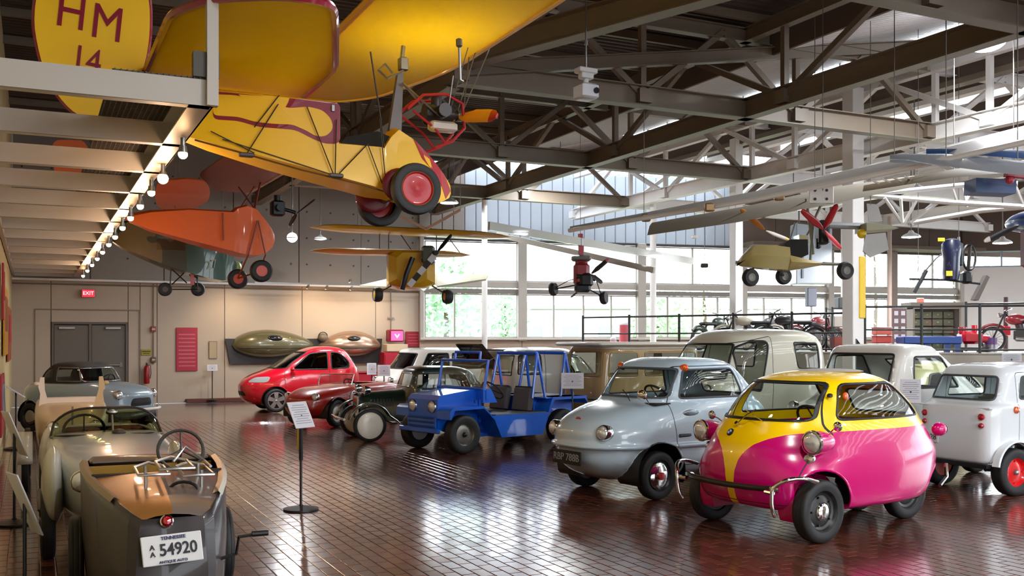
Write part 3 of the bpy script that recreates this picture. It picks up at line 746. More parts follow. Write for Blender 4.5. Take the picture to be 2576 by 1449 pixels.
for (u, v) in ((3.2, 8.2), (4, 3), (10, 2), (16, 3), (7, -2.5), (14, -3), (19, 0), (22, 8)):  # unseen lamps added as fill light for wing and hall
    out = CX+F*B(u, v).x/max(B(u, v).y, .1)
    q = B(u, v, 5.4); pp = CX+F*q.x/max(q.y, .1)
    t = empty('high_bay_lamp', q, 0, LB_OUT[(u, v)], 'ceiling lamp', 'added fill lamps overhead')
    MB().lathe([(.3, 0), (.31, .02), (.24, .1), (.1, .16), (.001, .2)], (0, 0, 0), EZ, 20).build('reflector', mat('lamp_reflector', '#c8c8ca', .3, .4), t)
    MB().lathe([(.001, .012), (.29, .02)], (0, 0, 0), EZ, 20).build('diffuser', LAMP_E, t)
    MB().cyl((0, 0, .19), (0, 0, 1.15 if u < 10 else 1.3), .012, n=6).build('hanging_rod', WIRE, t)
    l = bpy.data.lights.new('lamp_light', 'AREA'); l.shape = 'DISK'; l.size = .5; l.energy = {(3.2, 8.2): 12, (4, 3): 80, (7, -2.5): 260, (10, 2): 110}.get((u, v), 60); l.color = (1, .98, .95)
    o = bpy.data.objects.new('lamp_light', l); COL.objects.link(o); o.parent = t; o.location = (0, 0, -.03)
# track spots on the back wall
TRK = [(775, 718), (822, 720), (882, 703), (884, 722)]
for i, (px, py) in enumerate(TRK):
    p = onV(px, py, VB-.7); t = empty('track_spot', p, TH, ('leftmost track spot in front of the back wall ledge', 'second track spot from the left by the back wall', 'upper of the two glowing track spots by the back wall', 'lower of the two glowing track spots by the back wall')[i], 'lamp', 'track spots by the back wall')
    MB().cyl((0, -.06, .0), (0, .06, -.05), .03, .04, n=12).build('spot_body', STEEL, t)
    MB().ell((0, .075, -.055), .03, 10, 6).build('bulb', bulb_m, t)
tr_a, tr_b = onV(640, 716, VB-.7), onV(1040, 724, VB-.7)
tk = empty('track_rail', tr_a, 0, 'thin lighting rail running in front of the back wall', 'lighting rail')
MB().bar((0, 0, .05), tr_b-tr_a+EZ*.05, .04).build('rail_bar', STEEL, tk, 0)
for px, e in ((600, 45), (820, 60), (960, 50)):
    p = onV(px, 720, VB-1.3); l = bpy.data.lights.new('wall_spot', 'SPOT'); l.energy = e*.9; l.color = (1, .72, .45); l.spot_size = 1.9; l.spot_blend = .9; l.shadow_soft_size = .06
    o = bpy.data.objects.new('wall_spot', l); COL.objects.link(o); o.location = p; o.rotation_euler = (E2*1.0-EZ*1.1).to_track_quat('-Z', 'Y').to_euler()
# outside -------------------------------------------------------------
gd = MB().box((20, 75, -.30), (220, 88, .2)).build('lawn', mat('mown_lawn', '#b4c79c', .9, var=.15, scale=.3), None, 0); tag(gd, kind='structure')
pk = MB().box((30, 60, -.14), (90, 10, .1)).build('parking_lot', mat('pale_asphalt', '#c9cacc', .9), None, 0); tag(pk, kind='structure')
def tree(px, Y, h, w, lab, col):
    p = at(px, HY, Y); p.z = -.2; rnd = random.Random(int(px))
    t = empty('leafy_tree', p, 0, lab, 'tree', 'trees outside the windows'); m = mat('foliage_'+col[1:], col, .8, var=.12, scale=2)
    MB().tube([(0, 0, 0), (.1, 0, h*.4), (0, .1, h*.75)], [.16, .12, .05], 8).build('trunk', mat('bark', '#5b4a3c', .9), t)
    b = MB()
    for i in range(900):
        a = rnd.random()*2*PI; s = rnd.uniform(-1, 1); rr = rnd.random()**.4; c = math.sqrt(1-s*s)
        q = Vector((math.cos(a)*c*rr*w, math.sin(a)*c*rr*w, h*.6+s*rr*h*.42)); X = Vector((rnd.gauss(0, 1), rnd.gauss(0, 1), rnd.gauss(0, 1))).normalized(); Yv = X.orthogonal().normalized(); k = .17
        b.add([q-X*k, q-Yv*k*.6, q+X*k, q+Yv*k*.6], [(0, 1, 2, 3)])
    o = b.build('foliage', m, t, 0); tag(o, kind='stuff')
tree(1118, 44, 5.6, 1.9, 'green tree outside the leftmost lower window', '#8fb18f')
tree(1270, 60, 5.2, 1.7, 'small tree outside, beyond the right pane of the first window', '#9dbb98')
tree(1770, 62, 7, 3.0, 'bright green tree outside the third window bay', '#a3c490')
tree(1655, 55, 4.0, 2.0, 'low tree outside beside the second column', '#98b98c')
tree(2200, 70, 11, 4, 'tall pale green tree beyond the upper right windows', '#a9c6a6')
tree(2400, 56, 8, 3, 'tree outside behind the navy gyroplane', '#a9c6ac')
hb = empty('neighbour_building', at(1520, HY, 78), 0, 'pale low building across the lawn outside the windows', 'building'); hb.location.z = -.2
MB().bbox((0, 0, 2.0), (26, 8, 4.0), .05).build('walls', mat('pale_render', '#d8d5d2', .8), hb, 0)
MB().bbox((0, 0, 4.15), (27, 9, .3), .05).build('roof', mat('grey_roof_edge', '#8f8c8a', .7), hb, 0)
for i in range(9):
    f = MB().box((-11+i*2.7, -4.02, 2.2), (1.2, .1, 1.2)).build('window', mat('building_window_frame', '#8b8f95', .5), hb, 0)
    MB().box((-11+i*2.7, -4.08, 2.2), (1.05, .04, 1.05)).build('pane', mat('dark_pane', '#8a949e', .15), f, 0)
# ================================================================== CARS
GAP = mat('panel_gap', '#1c1a1b', .7)
def head(fx, fy): return math.atan2(fy, fx)
def rect(x0, x1, y0, y1): return [(x0, y0), (x1, y0), (x1, y1), (x0, y1)]
def lamp(C, o, d, r, name='headlamp', m=None, ring=CHROME, depth=.03, parent=None):
    """round lamp seated on the skin where the ray from o along d meets it"""
    p, n = C.hit(o, d)
    if p is None: p = Vector(o)+Vector(d)*.1
    a = (-Vector(d)).normalized(); a = (a+(n or a)*.5).normalized() if n is not None and n.dot(a) > 0 else a
    q = MB().lathe([(r*1.12, -depth), (r*1.12, depth*.6), (r*.98, depth)], p, a, 24).build(name, ring, parent or C.o)
    MB().lathe([(r, depth*.7), (r*.8, depth*1.25), (r*.4, depth*1.6), (.001, depth*1.7)], p, a, 24).build('lens', m or LENS, q)
    return p
def seat_mb(b, x, y, w, z=.28, h=.5, d=.42, t=.1):
    b.bbox((x, y, z), (d, w, t), .03); b.bbox((x-d*.45, y, z+h*.5), (t, w, h), .03); return b
def steering(C, x, y, z, r=.19, tilt=.5, m=DARKIN):
    a = Vector((-math.cos(tilt), 0, math.sin(tilt))); X = Vector((0, 1, 0)); Y = a.cross(X); c = Vector((x, y, z))
    b = MB().tube([c+(X*math.cos(t)+Y*math.sin(t))*r for t in np.linspace(0, 2*PI, 25)[:-1]], .012, 6, closed=True)
    for k in range(3):
        t = 2*PI*k/3+.5; b.tube([c, c+(X*math.cos(t)+Y*math.sin(t))*r], .007, 5)
    b.tube([c, c-a*.35], .014, 6); return b.build('steering_wheel', m, C.o)
def mirror(C, p, tip, r=.05, m=CHROME):
    p, tip = Vector(p), Vector(tip)
    MB().tube([p, (p+tip)/2+EZ*.02, tip], .006, 6).ell(tip, (r*.45, r, r*.8), 14, 8).build('wing_mirror', m, C.o)

# ---- 1. magenta and yellow bubble car
c = Car('bubble_car', (2.76, 8.80, 0), head(-.854, -.523), 'magenta and yellow bubble car with a single front door, in the right foreground')
MAG = paint('magenta_paint', '#c6006c', .22, .35); YEL = paint('yellow_paint', '#ffd000', .25, .6)
c.shell([(.24, 1.00, -.86, .61, 6, 2.6), (.265, 1.06, -.95, .655, 6.5, 2.5), (.36, 1.11, -1.07, .68, 6.5, 2.4), (.50, 1.13, -1.15, .685, 6, 2.3), (.62, 1.12, -1.17, .675, 4.6, 2.3),
         (.73, 1.085, -1.12, .65, 3.5, 2.3), (.82, 1.035, -1.04, .625, 2.9, 2.4), (.90, .975, -.96, .60, 2.7, 2.5), (1.05, .845, -.82, .56, 2.8, 2.6), (1.17, .71, -.66, .515, 2.9, 2.6),
         (1.265, .56, -.50, .455, 2.8, 2.5), (1.32, .36, -.32, .33, 2.5, 2.3), (1.342, .18, -.16, .18, 2.2, 2.2), (1.35, .03, -.03, .04, 2, 2)], 90, 26, lambda x, y, z: (x*(1-.16*(y/.68)**2*(1 if z < .7 else max(0, 1-(z-.7)/.15))) if x > 0 else x, y, z))
lo = [(-.038, .1), (.038, .1), (.04, .42), (.055, .54), (.085, .63), (.13, .70), (.20, .76), (.30, .81), (.40, .845), (.50, .862), (.60, .868), (.9, .868), (.9, 1.6), (-.9, 1.6), (-.9, .868), (-.60, .868), (-.50, .862), (-.40, .845), (-.30, .81), (-.20, .76), (-.13, .70), (-.085, .63), (-.055, .54), (-.04, .42)]
c.paint(lo, 'F', 1, -2, lambda p: p.x > .30)
c.paint(rect(-1.6, .8, .868, 1.6), 'L', 1, -2, lambda p: p.x <= .30)
ws = rpoly([(-.50, .945), (.50, .945), (.425, 1.262), (-.425, 1.262)], .07)
c.window(ws, 'F', .018, thr=.2, lim=lambda p: p.x > .2, name='windscreen')
sw = rpoly([(.50, .95), (.36, 1.25), (-.34, 1.255), (-.66, .95)], .09)
for sd in 'LR': c.window(sw, sd, .016, thr=.2, name='side_window')
c.window(rpoly([(-.36, .93), (.36, .93), (.30, 1.17), (-.30, 1.17)], .08), 'B', .016, thr=.2, lim=lambda p: p.x < -.3, name='rear_window')
for sd in 'LR': c.line(rpoly([(-.56, .29), (.56, .29), (.585, .84), (.53, .91), (.43, 1.235), (-.43, 1.235), (-.53, .91), (-.585, .84)], .05), 'F', .007, .18, (lambda p: p.x > .35)) if sd == 'L' else None
c.arch(.74, .295, .285, ymin=.545, thr=-.9, clean=True); c.arch(-.92, .33, .17, ymin=.1)
for sg in (1, -1): c.liner(.72, .255, .285, sg*.54, sg*.38, MAG)
c.body([MAG, YEL, GAP])
for y in (.60, -.60): c.wheel(.75, y, .252, .135, BLACK, CHROME, .30, steer=.04, rimr=.66, lugs=5)
for y in (.26, -.26): c.wheel(-.75, y, .252, .125, BLACK, CHROME, .30, rimr=.66)
for sg in (1, -1):      # fender-mounted lamp pods
    p = Vector((.80, sg*.635, .80))
    pod = MB().lathe([(.001, -.20), (.035, -.185), (.075, -.12), (.092, -.03), (.094, .05)], p, (1, sg*.06, 0), 24).build('headlamp_pod', MAG, c.o)
    MB().lathe([(.094, .045), (.100, .055), (.097, .075), (.086, .078)], p, (1, sg*.06, 0), 24).build('lamp_ring', CHROME, pod)
    MB().lathe([(.086, .07), (.07, .088), (.04, .098), (.001, .10)], p, (1, sg*.06, 0), 24).build('lens', LENS, pod)
    q, n = c.hit((2, sg*.57, .665), (-1, 0, 0)); q = q or Vector((.95, sg*.57, .66))
    MB().lathe([(.045, -.02), (.045, .012), (.035, .03), (.001, .04)], q, (1, sg*.4, .1), 20).build('indicator_lamp', CHROME, c.o)
    # tubular bumper loops
    MB().tube(cr([(.86, sg*.69, .50), (1.0, sg*.685, .535), (1.13, sg*.64, .53), (1.205, sg*.565, .47), (1.215, sg*.55, .38), (1.20, sg*.545, .29), (1.165, sg*.54, .235)]), .017, 10).build('bumper_loop', CHROME, c.o)
MB().tube(cr([(1.145, -.47, .44), (1.185, -.3, .435), (1.20, 0, .43), (1.185, .3, .435), (1.145, .47, .44)]), .024, 10).build('front_bumper_bar', mat('bronzed_black_bar', '#2c2620', .35, .3), c.o)
for sg in (1, -1): MB().tube([(1.14, sg*.45, .44), (1.11, sg*.53, .44)], .028, 10).tube([(1.19, sg*.46, .42), (1.2, sg*.55, .42)], .018, 8).build('bumper_end', CHROME, c.o)
for sg in (1, -1): MB().tube([(-1.0, sg*.45, .30), (-1.17, sg*.40, .36), (-1.19, sg*.38, .48)], .017, 8).build('rear_bumper_loop', CHROME, c.o)
q, n = c.hit((2, -.10, .835), (-1, 0, 0))      # round badge
MB().lathe([(.034, -.01), (.034, .006), (.029, .01), (.001, .010)], q, n, 24).build('badge_ring', BLACK, c.o)
X = Vector((0, 1, 0)); Yb = n.cross(X)*1; Yb = -Yb if Yb.z < 0 else Yb
for a0, m_ in ((0, PAPER), (PI/2, mat('badge_blue', '#2a62a8', .3)), (PI, PAPER), (3*PI/2, mat('badge_blue', '#2a62a8', .3))):
    MB().prism([q+n*.0115]+[q+n*.0115+(X*math.cos(a)+Yb*math.sin(a))*.021 for a in np.linspace(a0, a0+PI/2, 7)], n*.001).build('badge_quarter', m_, c.o, 0)
q, n = c.hit((2, -.06, .90), (-1, 0, 0))
MB().tube([q+n*.015, q+n*.03+Vector((0, .13, .075)), q+n*.03+Vector((-.03, .2, .12))], .005, 6).tube([q+n*.02+Vector((-.03, .07, .115)), q+n*.02+Vector((-.01, .30, .03))], .004, 6).cyl(q-n*.01, q+n*.03, .016, n=12).build('wiper', CHROME, c.o)
q, n = c.hit((.36, 2, 1.20), (0, -1, 0))
MB().bbox((.50, .50, 1.155), (.05, .03, .035), .008).build('hinge', BLACK, c.o)
q, n = c.hit((.62, 2, .86), (0, -1, 0))
MB().tube([(.62, .60, .86), (.64, .66, .90), (.66, .70, .915)], .006, 6).ell((.66, .715, .925), (.022, .045, .04), 14, 8).build('wing_mirror', CHROME, c.o)
MB().tube([(.62, -.60, .86), (.64, -.66, .90), (.66, -.70, .915)], .006, 6).ell((.66, -.715, .925), (.022, .045, .04), 14, 8).build('wing_mirror', CHROME, c.o)
pod = MB().ell((-1.06, .40, .80), (.075, .062, .062), 20, 12).build('rear_lamp_pod', MAG, c.o)
MB().lathe([(.045, 0), (.035, .02), (.001, .03)], (-1.12, .40, .80), (-1, 0, 0), 16).build('lens', REDL, pod)
pod = MB().ell((-1.06, -.40, .80), (.075, .062, .062), 20, 12).build('rear_lamp_pod', MAG, c.o)
sb = MB(); sb.bbox((-.22, 0, .48), (.50, 1.06, .16), .05); sb.bbox((-.46, 0, .70), (.12, 1.04, .40), .04); sb.build('bench_seat', mat('plum_seat_cloth', '#6b1747', .8), c.o)
steering(c, .42, .28, .93, .17, .7)
MB().bbox((0, 0, .26), (1.5, .96, .03), .01).build('floor_pan', BLACK, c.o)
MB().bbox((-.60, 0, .84), (.34, .9, .02), .008).build('parcel_shelf', mat('plum_seat_cloth', '#6b1747', .8), c.o)
MB().ell((-.06, 0, 1.335), (.30, .30, .020), 18, 6).build('fabric_sunroof', mat('grey_sunroof_cloth', '#b2aca2', .8), c.o)
MB().tube([(-.3, .33, .26), (-.6, .33, .22), (-.82, .34, .22)], .035, 10).build('exhaust_silencer', mat('exhaust_dark', '#3a3836', .5, .6), c.o)
q = Vector((-.43, .47, 1.06))
MB().ell((.33, .515, 1.145), (.03, .02, .035), 12, 8).build('pillar_reflector', AMBER, c.o)

# ---- 2. pale blue three-wheeler
c = Car('microcar', (1.13, 10.47, 0), head(-.825, -.566), 'pale blue rounded microcar with a black front number plate')
PBL = paint('powder_blue_paint', '#b3c8d8', .25)
c.shell([(.19, .36, -1.7, .46, 3, 3), (.26, .50, -1.86, .58, 3, 3.2), (.38, .62, -1.95, .655, 2.9, 3.2), (.515, .665, -1.98, .685, 2.8, 3.2), (.53, .70, -1.99, .705, 2.8, 3.2), (.55, .70, -1.99, .705, 2.8, 3.2), (.565, .665, -1.98, .685, 2.8, 3.2),
         (.66, .66, -1.97, .68, 2.8, 3), (.76, .60, -1.93, .665, 2.7, 3), (.85, .45, -1.87, .65, 2.7, 3), (.92, .24, -1.80, .635, 2.8, 3), (.965, .05, -1.72, .62, 3, 3), (1.00, -.03, -1.66, .605, 3.6, 3.2),
         (1.12, -.14, -1.54, .585, 4, 4), (1.26, -.27, -1.38, .555, 4.2, 4), (1.345, -.37, -1.27, .52, 4, 3.8), (1.39, -.45, -1.16, .46, 3.4, 3.4), (1.415, -.56, -1.0, .30, 2.8, 2.8), (1.42, -.72, -.8, .05, 2, 2)], 100, 26)
c.window(rpoly([(-.53, 1.005), (.53, 1.005), (.48, 1.315), (-.48, 1.315)], .06), 'F', .018, thr=.2, lim=lambda p: p.x > -.6, name='windscreen', sealm=mat('grey_rubber_seal', '#42474d', .6))
for sd in 'LR':
    c.window(rpoly([(-.30, 1.0), (-.42, 1.305), (-1.12, 1.315), (-1.24, 1.0)], .06), sd, .016, thr=.2, name='side_window', sealm=mat('grey_rubber_seal', '#42474d', .6))
    c.line(rpoly([(-.20, .33), (-.17, .95), (-.36, 1.335), (-1.16, 1.345), (-1.29, 1.0), (-1.25, .33)], .06), sd, .008, .2)
c.window(rpoly([(-.36, 1.0), (.36, 1.0), (.30, 1.26), (-.30, 1.26)], .06), 'B', .016, thr=.2, lim=lambda p: p.x < -.9, name='rear_window')
c.arch(0, .315, .27)
for sg in (1, -1): c.liner(0, .32, .27, sg*.66, sg*.34, BLACK)
c.body([PBL, PBL, GAP])
RD = mat('red_hub', '#b41f1c', .3)
for y in (.565, -.565): c.wheel(0, y, .245, .13, BLACK, CHROME, .55, steer=.06, rimr=.66)
for y in (.58, -.58): MB().lathe([(.04, .0), (.04, .075), (.001, .08)], (0, y, .245), (0, 1 if y > 0 else -1, 0), 14).build('hub_nut', RD, c.o)
c.wheel(-1.75, 0, .245, .13)
for sg in (1, -1):
    lamp(c, (2, sg*.40, .685), (-1, 0, 0), .072, depth=.045)
    lamp(c, (-.46, sg*2, 1.315), (0, -sg, 0), .035, 'indicator_lamp', AMBER, AMBER, .03)
for sg in (1, -1):
    p, n = c.hit((-.42, sg*2, .86), (0, -sg, 0))
    MB().ell(p, (.11, .012, .035), 18, 8).build('door_handle', mat('handle_recess_steel', '#7e8a94', .3, .7), c.o)
    p, n = c.hit((-.30, sg*2, .64), (0, -sg, 0))
    MB().bbox(p, (.17, .02, .03), .008).build('side_vent', mat('vent_dark', '#39424a', .5), c.o)
p, n = c.hit((2, 0, .80), (-1, 0, 0))
MB().ell(p, (.008, .045, .022), 14, 8, ax=(n, Vector((0, 1, 0)), EZ)).build('badge', REDL, c.o)
pl = MB().bbox((.70, 0, .42), (.015, .46, .14), .004).build('number_plate', BLACK, c.o, 0)
text_mesh('plate_lettering', 'RBP 788B', .105, mat('plate_silver_ink', '#8f9196', .5), pl, (.709, 0, .42), (0, 1, 0), (0, 0, 1))
mirror(c, (.02, .48, .965), (.13, .50, 1.05), .07)
MB().tube([(.02, .20, .965), (-.02, .10, 1.03), (-.05, 0, 1.08)], .005, 6).build('wiper', BLACK, c.o)
tp = [c.hit((2, y, z), (-1, 0, 0))[0] for y, z in ((-.535, 1.0), (-.52, 1.1), (-.505, 1.2), (-.485, 1.3))]
MB().tube([q for q in tp if q is not None], .012, 8).build('windscreen_trim', CHROME, c.o)
b = MB(); seat_mb(b, -.85, 0, 1.0, .45, .55); b.build('bench_seat', mat('slate_seat_cloth', '#46505a', .8), c.o)
steering(c, -.35, .22, 1.0, .17, .7)
MB().bbox((-.12, 0, .955), (.22, 1.1, .02), .008).build('dashboard', DARKIN, c.o)
cd = MB().bbox((-.06, .0, 1.0), (.01, .13, .085), .003, (Vector((1, 0, .5)).normalized(), Vector((0, 1, 0)), Vector((-.5, 0, 1)).normalized())).build('dash_card', PAPER, c.o, 0)

# ---- 3. blue open utility car
o_ = Vector((-.657, 13.92, 0)) + Vector((-.65, .76, 0))*.6
c = Car('utility_car', o_, head(-.76, -.65), 'open bright blue utility car with roll hoops and a grey seat')
BLU = paint('royal_blue_paint', '#0a5fd4', .35, .8)
b = MB(); b.prism([(.30, .36, .33), (.30, .36, .76), (.25, .36, .82), (-.42, .36, .90), (-.42, .36, .33)], (0, -.72, 0)); b.build('nose_body', BLU, c.o)
for sg in (1, -1):
    b = MB().prism([(.30, sg*.34, .62), (.25, sg*.34, .66), (-.28, sg*.34, .67), (-.52, sg*.34, .46), (-.52, sg*.34, .43), (-.30, sg*.34, .63), (.22, sg*.34, .62), (.28, sg*.34, .50), (.31, sg*.34, .50)], (0, sg*.32, 0)); b.build('front_fender', BLU, c.o)
    b = MB().prism([(-.46, sg*.30, .52), (-.62, sg*.30, .20), (-1.42, sg*.30, .20), (-1.56, sg*.30, .52)], (0, sg*.36, 0)); b.build('sill_box', BLU, c.o)
    MB().box((-1.0, sg*.50, .528), (.98, .32, .012)).build('sill_tread', mat('grey_tread', '#59606a', .6), c.o, 0)
    b = MB().prism([(-1.50, sg*.30, .40), (-1.56, sg*.30, .60), (-1.62, sg*.30, .74), (-2.32, sg*.30, .74), (-2.36, sg*.30, .62), (-2.30, sg*.30, .70), (-1.66, sg*.30, .70), (-1.60, sg*.30, .58)], (0, sg*.36, 0)); b.build('rear_fender', BLU, c.o)
MB().box((-1.94, 0, .60), (.84, .66, .26)).box((-1.93, 0, .73), (.86, 1.28, .02)).box((-.95, 0, .22), (1.1, .7, .04)).box((-.46, 0, .66), (.05, .72, .5)).build('tub', BLU, c.o)
MB().bbox((.315, 0, .42), (.02, .70, .20), .006).build('front_apron', BLU, c.o)
for zz in (.50, .44, .38): MB().bbox((.33, 0, zz), (.015, .62, .025), .005).build('grille_slat', mat('slat_dark_blue', '#0a3a86', .4), c.o)  # slats in a darker blue than the bodywork
MB().bbox((.36, 0, .33), (.05, .95, .07), .01).build('front_bumper', BLU, c.o)
for sg in (1, -1):
    q = MB().lathe([(.088, -.05), (.092, .0), (.085, .02)], (.30, sg*.235, .66), (1, 0, 0), 22).build('headlamp', CHROME, c.o)
    MB().lathe([(.083, .012), (.06, .035), (.001, .045)], (.30, sg*.235, .66), (1, 0, 0), 22).build('lens', LENS, q)
    MB().lathe([(.026, -.02), (.026, .02), (.001, .03)], (.30, sg*.30, .49), (1, 0, 0), 14).build('indicator_lamp', AMBER, c.o)
for y in (.54, -.54):
    for x in (0, -1.92): c.wheel(x, y, .275, .17, STEEL, BLACK, .13, rimr=.58, disc=True)
wsf = MB().tube([(-.38, -.55, .88), (-.46, -.55, 1.30), (-.46, .55, 1.30), (-.38, .55, .88)], .022, 8).tube([(-.38, -.55, .90), (-.38, .55, .90)], .02, 8).build('windscreen_frame', BLU, c.o)
MB().box((-.42, 0, 1.09), (.006, 1.06, .38), (Vector((1, 0, .19)).normalized(), Vector((0, 1, 0)), Vector((-.19, 0, 1)).normalized())).build('windscreen', GLASS, wsf, 0)
MB().prism([(-.36, .56, .70), (-.36, .56, .90), (-.50, .56, .90), (-.62, .56, .70)], (0, -.03, 0)).prism([(-.36, -.56, .70), (-.36, -.56, .90), (-.50, -.56, .90), (-.62, -.56, .70)], (0, .03, 0)).box((-.40, 0, .82), (.03, 1.12, .16)).build('scuttle', BLU, c.o)
MB().tube([(-.50, -.3, 1.28), (-.52, -.3, 1.42), (-.52, .3, 1.42), (-.50, .3, 1.28)], .02, 8).build('front_hoop', BLU, c.o)
SEATG = mat('charcoal_vinyl', '#4b484b', .55)
for y in (.27, -.27):
    s = MB().bbox((-1.10, y, .48), (.48, .44, .10), .03).build('seat', SEATG, c.o); MB().bbox((-1.37, y, .70), (.10, .44, .40), .04, (Vector((1, 0, .18)).normalized(), Vector((0, 1, 0)), Vector((-.18, 0, 1)).normalized())).build('backrest', SEATG, s)
for x in (-1.48, -2.06):
    for y in (.5, -.5):
        MB().tube([(x+.13, y, .73), (x, y*.92, 1.40)], .022, 8).tube([(x-.13, y, .73), (x, y*.92, 1.40)], .022, 8).build('hoop_leg', BLU, c.o)
    MB().tube([(x, -.46, 1.40), (x, .46, 1.40)], .028, 8).build('hoop_bar', BLU, c.o)
steering(c, -.78, .26, .86, .18, .8)
MB().tube([(-.5, -.05, .6), (-.7, 0, .62), (-.75, .05, .95)], .014, 6).bbox((-.66, -.28, .62), (.18, .22, .2), .04).build('gear_and_heater', BLACK, c.o)
for sg in (1, -1): MB().bbox((-.12, sg*.665, .74), (.02, .01, .05), .003).build('latch', BLACK, c.o)

# ---- 4. dark green vintage car with white disc wheels
lf = Vector((.36, -.93, 0)); wpt = Vector((-2.23, 15.58, 0))
c = Car('vintage_car', wpt-lf*.52, head(-.93, -.36), 'dark green vintage car with a white disc front wheel')
GRN = paint('bottle_green_paint', '#14241d', .3); WDISC = mat('cream_disc', '#f0ede2', .35, coat=.5)
def rows_hood(sg): pass
b = MB(); rings = []
for x, w, zt in ((.08, .21, .71), (.05, .23, .75), (-.15, .27, .77), (-.55, .36, .80), (-.66, .42, .82)):
    rings.append([(x, w*math.cos(a)*(1 if abs(math.cos(a)) < .98 else 1), .36+(zt-.36)*max(0, math.sin(a))**.6) for a in np.linspace(0, PI, 17)]+[(x, -w, .30), (x, w, .30)])
b.rings(rings, caps=True).build('bonnet', GRN, c.o)
MB().bbox((.10, 0, .53), (.05, .36, .38), .02).build('radiator_shell', CHROME, c.o)
for i in range(7): MB().box((-.12-i*.05, .335, .60), (.012, .01, .12)).build('bonnet_louvre', BLACK, c.o, 0)
c.shell([(.28, -.60, -1.95, .40, 6, 4), (.40, -.60, -2.0, .50, 6, 4), (.70, -.62, -2.0, .52, 6, 4), (.80, -.64, -1.97, .51, 6, 4), (1.0, -.70, -1.85, .49, 5, 3.5), (1.12, -.76, -1.7, .46, 5, 3.5), (1.165, -.85, -1.5, .36, 3, 3), (1.175, -1.0, -1.3, .1, 2, 2)], 60, 20)
c.window(rpoly([(-.40, .84), (.40, .84), (.37, 1.07), (-.37, 1.07)], .03), 'F', .02, sealm=GRN, name='windscreen')
for sd in 'LR':
    c.window(rpoly([(-.76, .82), (-.80, 1.06), (-1.16, 1.06), (-1.16, .82)], .03), sd, .012, sealm=GRN, name='side_window', glass=GLASS)
    c.window(rpoly([(-1.24, .82), (-1.24, 1.06), (-1.60, 1.04), (-1.70, .82)], .04), sd, .012, sealm=GRN, name='side_window')
c.window(rpoly([(-.28, .85), (.28, .85), (.26, 1.03), (-.26, 1.03)], .04), 'B', .012, name='rear_window')
c.body([GRN, GRN, GAP])
for sg in (1, -1):
    for cx_, run in ((0, True), (-1.62, False)):
        pts = [(cx_+.34*math.cos(a), .27+.34*math.sin(a)) for a in np.linspace(.25, PI-.45, 14)]
        if run: pts += [(-.42, .34), (-.52, .24), (-.64, .20)]
        r0 = [(x, sg*.42, z) for x, z in pts]; r1 = [(x, sg*.50, z+.015) for x, z in pts]; r2 = [(x, sg*.60, z-.005) for x, z in pts]
        q = MB().rings([r0, r1, r2], closed=False).build('fender', GRN, c.o); md = q.modifiers.new('s', 'SOLIDIFY'); md.thickness = .015
        MB().tube(r2, .009, 6).build('fender_bead', mat('pale_bead', '#8d9896', .3, .6), q)
    MB().bbox((-.96, sg*.52, .20), (.70, .18, .03), .008).build('running_board', BLACK, c.o)
    q = MB().lathe([(.001, -.09), (.05, -.07), (.078, 0), (.08, .02)], (.02, sg*.31, .80), (1, 0, 0), 20).build('headlamp', CHROME, c.o)
    MB().lathe([(.076, .015), (.05, .03), (.001, .035)], (.02, sg*.31, .80), (1, 0, 0), 18).build('lens', LENS, q)
for y in (.52, -.52):
    for x in (0, -1.62): 
        T = c.wheel(x, y, .262, .10, WDISC, WDISC, .14, rimr=.80)
        MB().lathe([(.205, .040), (.18, .052), (.09, .060), (.001, .066)], (x, y, .262), (0, 1 if y > 0 else -1, 0), 30).build('wheel_disc', WDISC, T)
MB().tube([(.40, -.50, .36), (.43, 0, .36), (.40, .50, .36)], .02, 8).build('front_bumper', CHROME, c.o)
MB().tube([(.08, -.31, .74), (.11, 0, .76), (.08, .31, .74)], .012, 8).ell((.10, 0, .86), (.02, .02, .035), 10, 6).build('lamp_bar', CHROME, c.o)

# ---- 5. small red roadster with a roundel
lf = Vector((.83, -.55, 0)); wpt = Vector((-3.24, 18.3, 0))
c = Car('roadster', wpt-lf*.50, head(-.55, -.83), 'low red open roadster with a number roundel on its flank, beside the red hatchback')
RDR = paint('brick_red_paint', '#9c1c12', .3)
c.shell([(.16, .40, -2.0, .42, 3, 3), (.24, .52, -2.2, .54, 2.8, 3), (.36, .60, -2.3, .60, 2.6, 3), (.50, .58, -2.3, .62, 2.6, 3), (.62, .44, -2.2, .60, 2.6, 3), (.70, .16, -2.05, .56, 2.8, 3), (.745, -.25, -1.85, .48, 3, 3), (.765, -.45, -1.7, .32, 3, 3), (.77, -.6, -1.5, .1, 2, 2)], 60, 22)
c.region(rpoly([(-.62, -.40), (-.62, .40), (-1.30, .38), (-1.30, -.38)], .1), 'T', None, None, thr=.3)
for x in (0, -1.75): c.arch(x, .29, .25)
for sg in (1, -1):
    for x in (0, -1.75): c.liner(x, .295, .25, sg*.57, sg*.30, BLACK)
p, n = c.hit((-.42, 2, .50), (0, -1, 0))
c.body([RDR, RDR, GAP], solid=.02)
for y in (.50, -.50):
    for x in (0, -1.75): c.wheel(x, y, .25, .13, mat('silver_rim', '#a9a6a2', .35, .7), CHROME, .2, rimr=.68, steer=.1 if x == 0 else 0)
q = MB().lathe([(.155, -.02), (.155, .008), (.001, .010)], p, (0, 1, 0), 28).build('number_roundel', PAPER, c.o)
MB().lathe([(.10, .012), (.001, .014)], p, (0, 1, 0), 24).build('roundel_black_mark', BLACK, q)
MB().lathe([(.045, .016), (.001, .018)], p+Vector((.03, 0, .03)), (0, 1, 0), 16).build('roundel_white_mark', PAPER, q)
